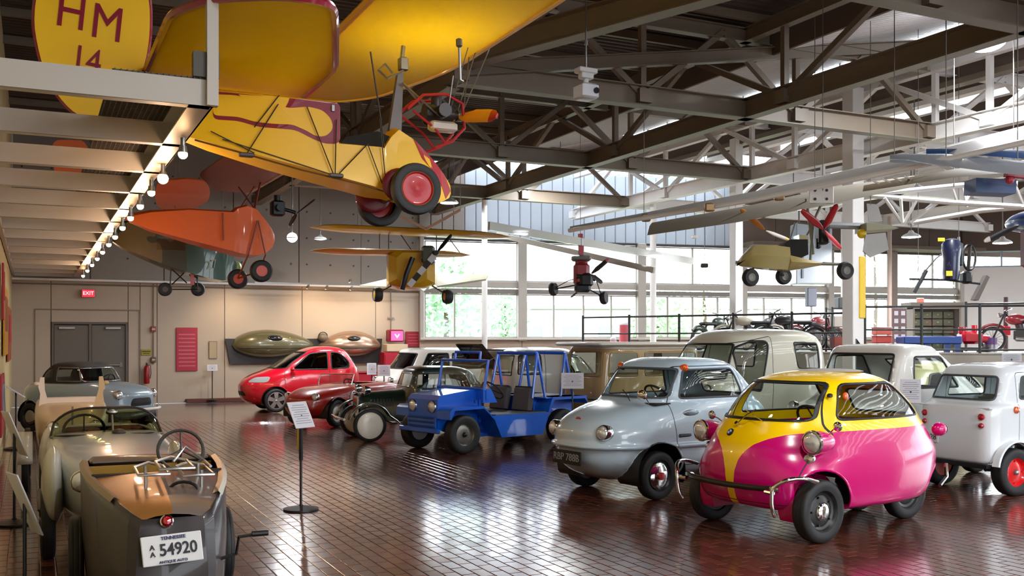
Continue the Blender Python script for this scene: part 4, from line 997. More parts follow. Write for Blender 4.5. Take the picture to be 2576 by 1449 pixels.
MB().box((-.52, 0, .84), (.006, .86, .20), (Vector((1, 0, .4)).normalized(), Vector((0, 1, 0)), Vector((-.4, 0, 1)).normalized())).build('windscreen', GLASS, c.o, 0)
MB().tube([(-.48, -.43, .75), (-.56, -.43, .94), (-.56, .43, .94), (-.48, .43, .75)], .011, 6).build('windscreen_frame', CHROME, c.o)
b = MB()
for y in (.2, -.2): seat_mb(b, -1.0, y, .34, .32, .42, .4)
b.build('seats', mat('oxblood_seat', '#5a1d1a', .6), c.o); steering(c, -.72, .2, .72, .16, .6)
for sg in (1, -1): lamp(c, (2, sg*.36, .56), (-1, 0, 0), .065)
MB().ell((.56, 0, .40), (.05, .26, .07), 20, 8).build('grille_mouth', BLACK, c.o)

# ---- 6. red hatchback
c = Car('hatchback', Vector((-5.19, 21.8, 0))-Vector((.40, -.90, 0))*.66, head(-.90, -.42), 'bright red small hatchback with five-spoke silver wheels near the back wall')
RHB = paint('bright_red_paint', '#c80d26', .22)
c.shell([(.17, .46, -1.80, .58, 3, 4), (.26, .60, -1.92, .69, 2.8, 4), (.42, .68, -1.97, .725, 2.7, 4), (.55, .69, -1.98, .73, 2.7, 4), (.68, .62, -1.98, .73, 2.7, 4), (.80, .44, -1.97, .725, 2.8, 4), (.90, .18, -1.95, .71, 3, 4), (.97, .0, -1.92, .695, 3.4, 4),
         (1.10, -.22, -1.86, .66, 4, 3.6), (1.25, -.48, -1.76, .62, 4, 3.2), (1.36, -.72, -1.64, .56, 3.6, 3), (1.42, -.90, -1.48, .44, 3, 3), (1.445, -1.05, -1.32, .22, 2.6, 2.6), (1.45, -1.15, -1.22, .04, 2, 2)], 80, 24)
SM = mat('smoked_seal', '#15171a', .4)
c.window(rpoly([(-.62, .955), (.62, .955), (.52, 1.33), (-.52, 1.33)], .06), 'F', .02, glass=DGLASS, thr=.2, lim=lambda p: p.x > -1.0, name='windscreen')
for sd in 'LR':
    c.window(rpoly([(-.32, .93, .04), (-.76, 1.30, .05), (-1.16, 1.335), (-1.16, .93)], .05), sd, .022, glass=DGLASS, name='side_window')
    c.window(rpoly([(-1.22, .93), (-1.22, 1.335), (-1.45, 1.31, .12), (-1.68, 1.10, .12), (-1.66, .96, .08)], .06), sd, .022, glass=DGLASS, name='side_window')
    c.line(rpoly([(-.20, .30), (-.18, .90), (-.74, 1.37), (-1.19, 1.38), (-1.19, .30)], .06), sd, .01, .2)
    c.arch(0, .305, .275, side=sd); c.arch(-1.62+.02, .305, .275, side=sd)
c.window(rpoly([(-.5, .97), (.5, .97), (.44, 1.27), (-.44, 1.27)], .06), 'B', .02, glass=DGLASS, lim=lambda p: p.x < -1.3, name='rear_window')
for sg in (1, -1):
    for x in (0, -1.6): c.liner(x, .31, .275, sg*.68, sg*.40, BLACK)
hl = {}
for sg in (1, -1):
    c.region(rpoly([(sg*.36, .66), (sg*.64, .66), (sg*.62, .79), (sg*.40, .77)], .05), 'F', 'headlamp', LENS, .004)
c.region(rpoly([(-.36, .36), (.36, .36), (.30, .46), (-.30, .46)], .04), 'F', 'intake_grille', BLACK, 0)
c.body([RHB, RHB, GAP])
SPK = mat('alloy_silver', '#c6c6c6', .25, .8)
for y in (.63, -.63):
    for x in (0, -1.6):
        sg = 1 if y > 0 else -1; T = c.wheel(x, y, .262, .16, BLACK, SPK, .14, rimr=.72)
        b = MB()
        for k in range(5):
            a = 2*PI*k/5+.3; d = Vector((math.cos(a), 0, math.sin(a))); s_ = Vector((-math.sin(a), 0, math.cos(a))); cc = Vector((x, y+sg*.062, .262))
            b.prism([cc+d*.02+s_*.035, cc+d*.18+s_*.048, cc+d*.18-s_*.048, cc+d*.02-s_*.035], (0, sg*.012, 0))
        b.lathe([(.19, .055), (.188, .075), (.172, .075), (.168, .055)], (x, y, .262), (0, sg, 0), 28); b.build('wheel_spokes', SPK, T)
b = MB()
for y in (.32, -.32): seat_mb(b, -1.05, y, .44, .45, .62)
b.build('seats', DARKIN, c.o)
for sg in (1, -1): MB().ell((-.34, sg*.76, .95), (.05, .07, .05), 14, 8).build('wing_mirror', RHB, c.o)

# ---- generic small car used for the second row, each with its own shape
def simple_car(name, lab, loc, hd, rows, col, wins, wheels, seal=SEAL, roof=None, arches=True, wr=.25, rimc=None, seats='#35302c', hubc=CHROME, nz=60, nq=20, lens=True, glass=None, lines=()):
    c = Car(name, loc, head(*hd), lab); P = paint(name+'_paint_'+col[1:], col, .3); P2 = paint(name+'_roof_'+(roof[0] if roof else col)[1:], roof[0] if roof else col, .3)
    c.shell(rows, nz, nq)
    if roof: c.paint(rect(-4, 4, roof[1], 3), 'L', 1, -2)
    for kind, poly, *op in wins:
        for sd in ({'S': 'LR'}.get(kind, kind)):
            nm = {'F': 'windscreen', 'B': 'rear_window'}.get(sd, 'side_window')
            c.window(rpoly(poly, .05), sd, .02, glass=glass, sealm=seal, name=nm, thr=.25)
    for poly in lines:
        for sd in 'LR': c.line(rpoly(poly, .05), sd, .009, .25)
    if arches:
        for x in wheels[0]:
            c.arch(x, wr+.05, wr+.02)
            for sg in (1, -1): c.liner(x, wr+.055, wr+.02, sg*(wheels[1]+.04), sg*(wheels[1]-.2), BLACK)
    if lens:
        zf = rows[len(rows)//3][0]
        for sg in (1, -1): lamp(c, (3, sg*(wheels[1]*.75), lens if isinstance(lens, float) else zf), (-1, 0, 0), .07)
    c.body([P, P2, GAP])
    for x in wheels[0]:
        for sg in (1, -1): c.wheel(x, sg*wheels[1], wr, .13, rimc or BLACK, hubc, .35, rimr=.64)
    b = MB(); seat_mb(b, (wheels[0][0]+wheels[0][-1])/2-.1, 0, wheels[1]*1.6, .42, .5); b.build('bench_seat', mat('seat_'+seats[1:], seats, .8), c.o)
    return c
def box_rows(xf, xr, w, belt, top, zb=.2, rakef=.25, raker=.1, nose=0.0, hood=None, tum=.08, n=5):
    R = [(zb, xf-.12, xr+.1, w*.86, n, n), (zb+.08, xf-.02, xr+.02, w*.97, n, n), (zb+.2, xf, xr, w, n, n)]
    if hood: R += [(hood-.06, xf-.03, xr, w, n, n), (hood, xf-.10, xr, w*.99, n, n), (belt-.02, xf-nose, xr, w*.98, n, n)]
    R += [(belt, xf-nose-.03, xr+.01, w*.975, n, n), (top-.14, xf-nose-rakef, xr+raker, w-tum*.8, n, n), (top-.05, xf-nose-rakef-.06, xr+raker+.05, w-tum*1.3, n, n), (top-.012, xf-nose-rakef-.2, xr+raker+.18, w*.6, 4, 4), (top, xf-nose-rakef-.4, xr+raker+.4, w*.2, 3, 3)]
    return R
# white hatch with dark glass
c = simple_car('hatchback', 'white boxy hatchback with dark windows, behind the green vintage car', Vector((-2.38, 22.0, 0)), (-.86, -.5), box_rows(.6, -2.2, .66, .92, 1.42, rakef=.34, raker=.28, nose=.25, hood=.78), '#dcdad4',
    [('F', [(-.56, .96), (.56, .96), (.50, 1.31), (-.50, 1.31)]), ('S', [(-.10, .95), (-.30, 1.31), (-.80, 1.31), (-.80, .95)]), ('S', [(-.87, .95), (-.87, 1.31), (-1.80, 1.31), (-1.95, .95)]), ('B', [(-.52, .96), (.52, .96), (.47, 1.28), (-.47, 1.28)])], ((0, -1.6), .58), glass=DGLASS)
# cream estate with raised grey tailgate
c = simple_car('estate_car', 'cream small estate car with a lifted grey rear hatch, behind the blue utility car', Vector((1.02, 20.4, 0)), (.84, .54), box_rows(.6, -1.75, .64, .86, 1.44, rakef=.3, raker=.12, nose=.3, hood=.75), '#c9c3ac',
    [('F', [(-.54, .93), (.54, .93), (.48, 1.32), (-.48, 1.32)]), ('S', [(-.10, .93), (-.30, 1.30), (-.74, 1.30), (-.74, .93)]), ('S', [(-.82, .95), (-.82, 1.30), (-1.30, 1.30), (-1.30, .95)])], ((0, -1.35), .56))
MB().box((-2.0, 0, 1.28), (.03, 1.0, .62), (Vector((1, 0, .9)).normalized(), Vector((0, 1, 0)), Vector((-.9, 0, 1)).normalized())).build('tailgate_glass', DGLASS, c.o, 0)
MB().tube([(-1.62, -.5, 1.40), (-2.28, -.5, 1.10), (-2.28, .5, 1.10), (-1.62, .5, 1.40)], .02, 6, closed=True).build('tailgate_frame', mat('graphite_trim', '#4a4744', .5), c.o)
# white cab microcar facing right
c = simple_car('microcar', 'white upright cab microcar facing right, behind the blue car roll hoops', Vector((1.07, 17.9, 0)), (.93, .36), [(.2, .30, -1.28, .50, 3, 6), (.3, .42, -1.35, .57, 3, 6), (.7, .46, -1.36, .60, 3, 6), (.95, .40, -1.36, .60, 3, 6), (1.15, .24, -1.34, .58, 3, 6), (1.32, .02, -1.30, .54, 3.2, 5), (1.42, -.22, -1.18, .46, 3.2, 4), (1.465, -.5, -.95, .25, 3, 3), (1.47, -.6, -.8, .05, 2, 2)], '#d6d3cb',
    [('F', [(-.44, .96), (.44, .96), (.36, 1.30), (-.36, 1.30)]), ('S', [(.24, 1.0), (.02, 1.34), (-.30, 1.36), (-.30, 1.0)]), ('S', [(-.82, 1.0), (-.82, 1.36), (-1.22, 1.34), (-1.26, 1.0)]), ('B', [(-.46, .98), (.46, .98), (.42, 1.34), (-.42, 1.34)])], ((0, -1.1), .50), lines=([(-.36, .35), (-.36, 1.38), (-.76, 1.38), (-.76, .35)],), seats='#2b2522')
MB().ell((-.42, -.60, .90), (.03, .02, .03), 10, 6).build('door_handle', BLACK, c.o)
# tan utility van with white roof
c = simple_car('utility_van', 'tan open-sided utility van with a thick white roof, behind the pale blue microcar', Vector((1.35, 16.6, 0)), (-.86, -.5), box_rows(.28, -1.9, .62, .95, 1.54, rakef=.10, raker=.02, n=8, tum=.04), '#a3875a',
    [('F', [(-.52, 1.0), (.52, 1.0), (.50, 1.42), (-.50, 1.42)]), ('S', [(.10, 1.0), (.06, 1.40), (-.50, 1.40), (-.50, 1.0)]), ('S', [(-.62, 1.0), (-.62, 1.40), (-1.75, 1.40), (-1.75, 1.0)]), ('B', [(-.5, 1.0), (.5, 1.0), (.5, 1.4), (-.5, 1.4)])], ((0, -1.5), .54), seal=mat('tan_trim', '#8c7248', .5), roof=('#e2ddd2', 1.46))
MB().bbox((-.84, 0, 1.53), (2.35, 1.36, .07), .03).build('roof_slab', paint('white_roof_paint', '#e2ddd2', .35), c.o)
# tall cream van
c = simple_car('panel_van', 'tall cream van with tapered side windows, between the pale blue and the magenta car', Vector((2.62, 13.35, 0)), (-.86, -.5), [(.22, .26, -1.65, .56, 4, 6), (.32, .40, -1.72, .63, 4, 6), (.6, .46, -1.75, .67, 4, 6), (.95, .40, -1.75, .67, 4, 6), (1.2, .26, -1.72, .65, 4, 6), (1.5, .06, -1.68, .61, 4.5, 6), (1.66, -.08, -1.60, .55, 4, 5), (1.735, -.3, -1.42, .4, 3, 4), (1.755, -.6, -1.1, .12, 2.5, 2.5)], '#cfccb9',
    [('F', [(-.56, 1.08), (.56, 1.08), (.48, 1.56), (-.48, 1.56)]), ('S', [(.02, .98), (.02, 1.50, .1), (-.26, 1.60), (-.56, 1.60, .12), (-.34, .92)]), ('S', [(-1.02, 1.22), (-.98, 1.58), (-1.46, 1.57), (-1.46, 1.20)]), ('B', [(-.5, 1.15), (.5, 1.15), (.46, 1.55), (-.46, 1.55)])], ((0, -1.3), .56), lines=([(.10, .40), (.08, 1.55), (-.60, 1.66), (-.52, .40)],))
# white fastback coupe
c = simple_car('coupe', 'white wedge-roofed coupe behind the yellow roof of the bubble car', Vector((3.95, 11.75, 0)), (-.86, -.5), [(.2, .5, -1.95, .56, 4, 5), (.3, .6, -2.05, .62, 4, 5), (.6, .62, -2.08, .65, 4, 5), (.80, .50, -2.05, .65, 4, 5), (.90, .15, -1.95, .64, 5, 5), (.96, -.02, -1.86, .63, 6, 5), (1.2, -.16, -1.48, .60, 7, 5), (1.45, -.28, -1.06, .57, 7, 5), (1.53, -.36, -.94, .52, 6, 5), (1.555, -.5, -.80, .3, 4, 4), (1.56, -.6, -.7, .05, 2, 2)], '#dddbd5',
    [('F', [(-.50, 1.02), (.50, 1.02), (.47, 1.45), (-.47, 1.45)]), ('S', [(-.42, 1.04), (-.46, 1.42), (-.96, 1.42), (-1.24, 1.04)]), ('B', [(-.45, 1.0), (.45, 1.0), (.42, 1.38), (-.42, 1.38)])], ((0, -1.6), .56), seats='#4c3b2c')
# yellow-cream dome roof car
c = simple_car('microcar', 'pale yellow domed car behind the small white van', Vector((5.79, 15.0, 0)), (-.86, -.5), [(.2, .4, -1.6, .5, 3, 3), (.3, .5, -1.7, .6, 2.8, 3), (.55, .55, -1.75, .66, 2.6, 2.8), (.80, .42, -1.7, .65, 2.5, 2.6), (.92, .2, -1.6, .62, 2.4, 2.5), (1.05, .0, -1.42, .56, 2.3, 2.4), (1.17, -.2, -1.15, .46, 2.2, 2.3), (1.25, -.4, -.92, .3, 2, 2), (1.28, -.6, -.75, .1, 2, 2)], '#bcb478',
    [('S', [(-.05, .88), (-.25, 1.10), (-.62, 1.14), (-.62, .88)]), ('S', [(-.70, .88), (-.70, 1.14), (-1.05, 1.08), (-1.25, .88)])], ((0, -1.3), .54), seats='#2a2a2a')
MB().bbox((-.3, .1, 1.32), (.02, .26, .17), .005).tube([(-.3, .1, 1.18), (-.3, .1, 1.3)], .01, 6).build('roof_placard', PAPER, c.o)

# ---- small white van at the right edge
c = Car('micro_van', (4.70+.27, 10.55+.13, 0), head(.903, .43), 'small white micro van seen from behind with a red wheel, at the right edge')
WHT = paint('cool_white_paint', '#e4ebf1', .22)
c.shell([(.32, 1.85, -.30, .44, 5, 9), (.35, 1.92, -.33, .475, 5, 9), (.5, 1.96, -.345, .485, 5, 9), (.80, 1.96, -.345, .49, 5, 9), (.90, 1.93, -.33, .49, 5, 9), (.935, 1.90, -.285, .475, 5, 9), (.95, 1.88, -.25, .465, 5, 9), (1.10, 1.78, -.165, .45, 5, 8), (1.27, 1.62, -.075, .425, 5, 8), (1.33, 1.5, -.01, .38, 4, 6), (1.358, 1.2, .2, .25, 4, 4), (1.365, .9, .5, .05, 2, 2)], 80, 24)
GS = mat('grey_rubber_seal', '#42474d', .6)
c.window(rpoly([(-.405, .975), (.405, .975), (.365, 1.235), (-.365, 1.235)], .05), 'B', .018, sealm=GS, name='rear_window')
for sd in 'LR':
    c.window(rpoly([(.10, .985), (.16, 1.235), (.72, 1.235), (.72, .985)], .05), sd, .016, sealm=GS, name='side_window')
    c.line(rpoly([(.06, .42), (.08, 1.27), (.80, 1.27), (.80, .42)], .05), sd, .006)
    c.arch(0, .285, .27, side=sd); c.arch(1.45, .285, .27, side=sd)
c.window(rpoly([(-.40, .96), (.40, .96), (.36, 1.25), (-.36, 1.25)], .05), 'F', .018, sealm=GS, name='windscreen')
c.body([WHT, WHT, GAP])
for sg in (1, -1):
    n_ = 20; r0 = [(.315*math.cos(a), sg*.465, .27+.315*math.sin(a)) for a in np.linspace(.15, PI-.15, n_)]; r1 = [(.305*math.cos(a), sg*.535, .27+.305*math.sin(a)) for a in np.linspace(.15, PI-.15, n_)]; r2 = [(.285*math.cos(a), sg*.54, .27+.285*math.sin(a)) for a in np.linspace(.15, PI-.15, n_)]
    q = MB().rings([r0, r1, r2], closed=False).build('fender_flare', WHT, c.o)
REDW = mat('red_wheel_paint', '#d8141c', .3, coat=.5)
for sg in (1, -1):
    c.wheel(0, sg*.455, .245, .15, REDW, mat('silver_hub', '#9a9a9c', .3, .8), .12, rimr=.60, lugs=4); c.wheel(1.45, sg*.42, .245, .13, REDW, CHROME, .2, rimr=.62)
for sg in (1, -1):
    for zz, r in ((.815, .032), (.725, .026)):
        y = sg*.395 if sg < 0 else .395
        p, n = c.hit((-2, sg*.36, zz), (1, 0, 0)); MB().lathe([(r*1.1, -.01), (r*1.1, .012), (r*.8, .024), (.001, .028)], p, (-1, 0, 0), 18).build('tail_lamp', REDL, c.o)
p, n = c.hit((.02, -2, .885), (0, 1, 0)); MB().lathe([(.038, -.01), (.036, .015), (.02, .03), (.001, .034)], p, (0, -1, 0), 18).build('indicator_lamp', AMBER, c.o)
p, n = c.hit((.34, -2, .80), (0, 1, 0)); MB().lathe([(.022, -.01), (.018, .015), (.001, .02)], p, (0, -1, 0), 14).build('door_lock', STEEL, c.o)
pl = MB().bbox((-.355, .27, .56), (.01, .21, .11), .003).build('number_plate', PLATEW, c.o, 0)
text_mesh('plate_lettering', '6128', .085, INK, pl, (-.362, .27, .56), (0, -1, 0), (0, 0, 1))
MB().box((-.33, 0, .31), (.06, .88, .04)).tube([(-.2, -.3, .27), (.3, -.3, .25)], .03, 8).tube([(0, -.4, .25), (0, .4, .25)], .02, 8).box((.8, 0, .32), (1.9, .7, .02)).build('chassis', BLACK, c.o)
b = MB(); seat_mb(b, .75, 0, .8, .5, .5); b.build('bench_seat', mat('seat_grey', '#8a8578', .8), c.o)
MB().bbox((-.30, 0, .905), (.05, .9, .015), .004).build('belt_ledge', WHT, c.o)
# ================================================================== LEFT ROW
# ---- boat-tailed open car, tail toward the viewer (local x forward = away from the viewer)
tl = B(.66, 5.42); hd = E2.copy()
c = Car('boat_tail_car', tl, math.atan2(hd.y, hd.x)-.03, 'dark brown boat-tailed open car with an old number plate, nearest at lower left')
BRN = mat('dark_brown_paint', '#261d1e', .42, .0, .25, .05); COP = mat('copper_deck', '#a8743f', .38, .45, .4, .08)
def hull(rows, name, m, parent, close=True):
    """rows: (x, half_width_top, half_width_bottom, z_top, z_bottom)"""
    b = MB(); R = []
    for x, wt, wb_, zt, zb in rows:
        R.append([(x, wt, zt), (x, wt*1.0+.015, zt-.06), (x, (wt+wb_)/2+.02, (zt+zb)/2), (x, wb_, zb+.04), (x, wb_-.04, zb), (x, -wb_+.04, zb), (x, -wb_, zb+.04), (x, -(wt+wb_)/2-.02, (zt+zb)/2), (x, -wt-.015, zt-.06), (x, -wt, zt)])
    b.rings(R, closed=False); b.add(R[0], [tuple(range(10))]); b.add(R[-1], [tuple(range(10))])
    o = b.build(name, m, parent, 30); return o
rows_ = [(0, .15, .17, .69, .10), (.04, .20, .21, .72, .10), (.3, .27, .28, .755, .10), (.6, .335, .34, .78, .10), (.9, .38, .38, .80, .10), (1.2, .405, .395, .815, .11), (1.5, .41, .39, .83, .13), (1.68, .36, .34, .83, .2)]
q = hull(rows_, 'body', BRN, c.o); md = q.modifiers.new('s', 'SOLIDIFY'); md.thickness = .015; md.offset = -1
# deck: copper left half, grey-brown right half
def deck_rows(x0, x1): return [r for r in rows_ if x0 <= r[0] <= x1]
for sg, m in ((1, COP), (-1, mat('grey_brown_deck', '#7c716c', .3, .3, .6))):
    b = MB(); R = [[(x, 0, zt+.02), (x, sg*wt*.55, zt+.012), (x, sg*wt, zt-.005)] for x, wt, wb_, zt, zb in deck_rows(0, .91)]
    b.rings(R, closed=False).build('tail_deck', m, c.o)
    b = MB(); R = [[(x, sg*(wt-.03), zt+.004), (x, sg*(wt), zt+.016), (x, sg*(wt+.022), zt-.01)] for x, wt, wb_, zt, zb in deck_rows(.25, 1.55)]
    b.rings(R, closed=False).build('rim_moulding', mat('aged_brass_rim', '#8a7456', .35, .5), c.o)
MB().tube([(.92, y, .80) for y in (-.37, 0, .37)], .02, 8).build('cockpit_edge', BLACK, c.o)
MB().bbox((1.60, 0, .82), (.16, .74, .05), .02).build('scuttle', mat('taupe_scuttle', '#7a6a5c', .35, .2, .6), c.o)
MB().box((1.48, 0, .70), (.02, .76, .2)).build('dashboard', mat('ochre_dash', '#a27a28', .5), c.o)
b = MB(); b.bbox((1.15, .17, .60), (.34, .34, .14), .06).bbox((1.15, -.17, .62), (.30, .34, .14), .06); b.build('seat_cushions', mat('black_leather', '#16161b', .4), c.o)
MB().box((.9, 0, .2), (1.3, .7, .02)).build('floor_pan', BLACK, c.o)
steering(c, 1.30, -.17, .90, .14, .5, mat('dark_wheel_rim', '#3b3531', .4))
RAIL = mat('aluminium_rack_tube', '#a9a6a5', .3, .7)
b = MB()
for s_, (x0, x1, z, y0, y1) in enumerate(((.42, .80, .865, .14, -.02), (.48, .86, .885, .02, -.16), (.42, .86, .85, -.10, -.26))):
    b.tube([(x0, y0, z), (x1, y0, z), (x1+.03, (y0+y1)/2, z+.02), (x1, y1, z), (x0, y1, z), (x0-.02, (y0+y1)/2, z)], .009, 6, closed=True)
for (x, y) in ((.46, .1), (.46, -.2), (.80, .08), (.80, -.22)): b.tube([(x, y, .74), (x, y, .87)], .009, 6)
b.tube([(.84, -.08, .88), (.92, -.16, .96), (.84, -.26, .88), (.7, -.28, .86)], .009, 6)
b.build('luggage_rack', RAIL, c.o)
MB().tube([(.42+.08*math.cos(t)*.4, -.10+.075*math.cos(t), .765+.05*math.sin(t)) for t in np.linspace(0, PI, 9)], .010, 6).build('grab_handle', BLACK, c.o)
p = Vector((-.01, .03, .675)); q = MB().lathe([(.032, -.02), (.034, .012), (.028, .016)], p, (-1, 0, .25), 18).build('tail_lamp', CHROME, c.o)
MB().lathe([(.027, .01), (.018, .03), (.001, .035)], p, (-1, 0, .25), 18).build('lens', REDL, q)
a = Vector((.06, -1, .04)).normalized(); up = Vector((.0, .10, 1)).normalized()
c.o['category'] = 'car'
pa = Vector((-.035, .005, .535))
pl = MB().bbox(pa, (.30, .012, .155), .004, (a, a.cross(up)*-1, up)).build('number_plate', PLATEW, c.o, 0)
pz = pa - Vector((.0085, .001, 0))
text_mesh('plate_number', '54920', .088, INK, pl, pz+a*.03-up*.002, a, up, bold=.0015, stretch=.86)
text_mesh('plate_state', 'TENNESSEE', .024, mat('plate_blue_ink', '#3a3f63', .5), pl, pz+a*.01+up*.060, a, up, bold=.0006)
text_mesh('plate_letters', 'A\nA', .036, INK, pl, pz-a*.098+up*.0, a, up, bold=.0008)
text_mesh('plate_caption', 'ANTIQUE AUTO', .019, mat('plate_blue_ink', '#3a3f63', .5), pl, pz+a*.0-up*.062, a, up, bold=.0004)
MB().lathe([(.13, -.0), (.12, .012), (.001, .016)], (.62, .315, .50), (-.15, 1, .05), 24).build('inspection_disc', mat('maroon_black_disc', '#221618', .5), c.o)
MB().tube([(.25, -.27, .40), (.25, -.36, .42), (.22, -.37, .52), (.22, -.48, .53)], .010, 6).cyl((.22, -.44, .53), (.22, -.53, .53), .016, n=10).build('crank_handle', BLACK, c.o)
for x, y in ((1.4, .45), (1.4, -.45)): c.wheel(x, y, .25, .09, BLACK, STEEL, .2, rimr=.7)
c.wheel(.35, .0, .25, .09)
MB().tube([(1.4, -.44, .25), (1.4, .44, .25)], .018, 8).tube([(.35, -.1, .25), (.35, .1, .25)], .018, 8).build('axles', STEEL, c.o)

# ---- silver-grey roadster facing the viewer
cp = B(.58, 8.15)
c = Car('roadster', cp, math.atan2(-E2.y, -E2.x)+.0, 'silver grey open roadster with a curved tinted windscreen, second in the left row')
SIL = mat('silver_grey_paint', '#aab2b6', .3, .0, .8, .04)
c.shell([(.30, .45, -2.1, .36, 3, 3), (.40, .60, -2.2, .42, 3, 3), (.55, .66, -2.3, .46, 3, 3), (.68, .62, -2.3, .47, 3, 3), (.75, .45, -2.25, .455, 3.2, 3), (.79, .10, -2.1, .43, 3.4, 3), (.825, -.30, -1.95, .38, 3.4, 3), (.84, -.60, -1.8, .25, 3, 3), (.845, -.8, -1.6, .06, 2, 2)], 60, 22)
c.region(rpoly([(-.92, -.36), (-.92, .36), (-1.55, .34), (-1.55, -.34)], .12), 'T', None, None, thr=.3)
c.body([SIL, SIL, GAP], solid=.02)
CRMF = mat('pale_fender_paint', '#b2b5ae', .3, 0, .8)
for sg in (1, -1):      # pontoon wings and wheels
    for cx_ in (.05, -1.75):
        MB().ell((cx_-.05, sg*.435, .53), (.46, .085, .29), 26, 14, half=None).build('pontoon_wing', CRMF, c.o)
        c.wheel(cx_, sg*.47, .27, .10, mat('silver_rim', '#a9a6a2', .35, .7), CHROME, .25, rimr=.62)
    MB().bbox((-.85, sg*.47, .30), (1.1, .14, .05), .02).build('running_board', BLACK, c.o)
    lamp(c, (2, sg*.26, .62), (-1, 0, 0), .07)
# curved screen
pts = [(-.74-.22*(abs(t)**2.2), .44*t, .80) for t in np.linspace(-1, 1, 21)]
R0 = [Vector(p) for p in pts]; R1 = [Vector((p[0]-.13, p[1]*.93, .80+.24*(1-(abs(p[1])/.44)**4*.55))) for p in pts]
wsn = MB().rings([R0, [(a+b)/2 for a, b in zip(R0, R1)], R1], closed=False).build('windscreen', glass_mat('olive_tinted_glass', '#8f9a78', .9), c.o)
MB().tube(R1, .011, 6).tube([R0[0], R1[0]], .011, 6).tube([R0[-1], R1[-1]], .011, 6).build('windscreen_frame', mat('dark_bronze_frame', '#3f3832', .35, .5), wsn)
MB().tube(R0, .010, 6).build('windscreen_gasket', STEEL, wsn)
for y, w_ in ((.25, .10), (-.30, .13)): MB().ell((-.62, y, .838), (.035, w_, .008), 18, 6).build('cowl_vent', BLACK, c.o)
MB().ell((-.64, .07, .85), (.055, .055, .03), 16, 8).build('filler_cap', mat('brown_cap', '#3a2f2b', .5), c.o)
b = MB()
for y in (.18, -.18): seat_mb(b, -1.25, y, .3, .42, .42, .4)
b.build('seats', mat('oxblood_seat', '#5a1d1a', .6), c.o); steering(c, -1.0, -.18, .85, .16, .6)
MB().tube([(-.74, .03, .83), (-.84, .03, .98)], .008, 6).ell((-.86, .03, 1.0), (.015, .05, .025), 12, 6).build('rear_view_mirror', STEEL, c.o)

# ---- small cream car with two upright posts
cp = B(.40, 11.9)
c = Car('cycle_car', cp, math.atan2(-E2.y, -E2.x), 'small cream cycle car with two tall horn-shaped windscreen posts, third in the left row')
CRB = mat('aged_cream_paint', '#c4ab8c', .4, 0, .5)
c.shell([(.28, .50, -1.2, .28, 3, 3), (.40, .62, -1.3, .33, 3, 3), (.60, .66, -1.35, .36, 3, 3), (.76, .60, -1.35, .37, 3.5, 3), (.86, .30, -1.3, .36, 4, 3), (.92, .0, -1.2, .33, 4, 3), (.93, -.2, -1.0, .2, 3, 3), (.932, -.4, -.6, .05, 2, 2)], 50, 20)
c.region(rpoly([(-.15, -.27), (-.15, .27), (-.8, .27), (-.8, -.27)], .08), 'T', None, None, thr=.3)
c.body([CRB, CRB, GAP], solid=.02)
PALE = mat('pale_board_paint', '#d9c6b6', .5)
bd = MB().bbox((-.05, 0, .93), (.04, .62, .10), .01).build('screen_board', PALE, c.o)
for sg in (1, -1):
    b = MB().prism([(-.07, sg*.22, .88), (-.07, sg*.33, .88), (-.07, sg*.315, 1.02), (-.07, sg*.335, 1.10), (-.07, sg*.315, 1.20), (-.07, sg*.275, 1.20), (-.07, sg*.27, 1.06)], (.045, 0, 0)).ell((-.05, sg*.345, 1.13), (.03, .035, .025), 12, 8)
    b.build('windscreen_post', PALE if sg < 0 else mat('aged_post_paint', '#c2a57c', .5), c.o)
    c.wheel(.25, sg*.46, .29, .07, mat('cream_rim', '#c9c0aa', .5), STEEL, .15, rimr=.8); c.wheel(-1.0, sg*.44, .29, .07, mat('cream_rim', '#c9c0aa', .5), STEEL, .15, rimr=.8)
    R = [[(.25+.34*math.cos(a), sg*y, .30+.34*math.sin(a)) for a in np.linspace(.1, PI-.1, 16)] for y in (.39, .46, .53)]
    q = MB().rings(R, closed=False).build('cycle_wing', mat('pale_fender_paint', '#b5b3a4', .3, .1, .9), c.o); q.modifiers.new('s', 'SOLIDIFY').thickness = .012
    lamp(c, (2, sg*.2, .70), (-1, 0, 0), .06)
MB().tube([(.66, -.02, .55), (.7, -.02, .92)], .01, 6).build('number_staff', STEEL, c.o)

# ---- light blue convertible with black top, facing right
c = Car('convertible', Vector((-6.85, 17.35, 0)), head(.93, -.37), 'light blue convertible with a black fabric top, parked before the double door')
LBL = paint('dusty_blue_paint', '#93a9b8', .3)
c.shell([(.22, .30, -1.75, .50, 3, 3), (.30, .42, -1.85, .60, 3, 3), (.50, .50, -1.9, .64, 3, 3), (.66, .50, -1.9, .64, 3, 3), (.76, .36, -1.85, .62, 3, 3), (.83, .02, -1.7, .58, 3, 3), (.86, -.25, -1.5, .46, 3, 3), (.87, -.6, -1.2, .1, 2, 2)], 50, 22)
for x in (0, -1.45): c.arch(x, .29, .26)
for sg in (1, -1):
    for x in (0, -1.45): c.liner(x, .295, .26, sg*.58, sg*.32)
c.region(rpoly([(.45, .56), (.60, .42), (.60, .40), (.45, .40)], .01), 'L', None, None) if False else None
gm = c.region(rpoly([(-.26, .46), (.26, .46), (.22, .60), (-.22, .60)], .06), 'F', 'grille', BLACK, 0)
c.body([LBL, LBL, GAP])
for sg in (1, -1):
    for x in (0, -1.45): c.wheel(x, sg*.54, .25, .12, BLACK, CHROME, .5, rimr=.64)
T = Car('x', (0, 0, 0), 0, 'x'); bpy.data.objects.remove(T.o)
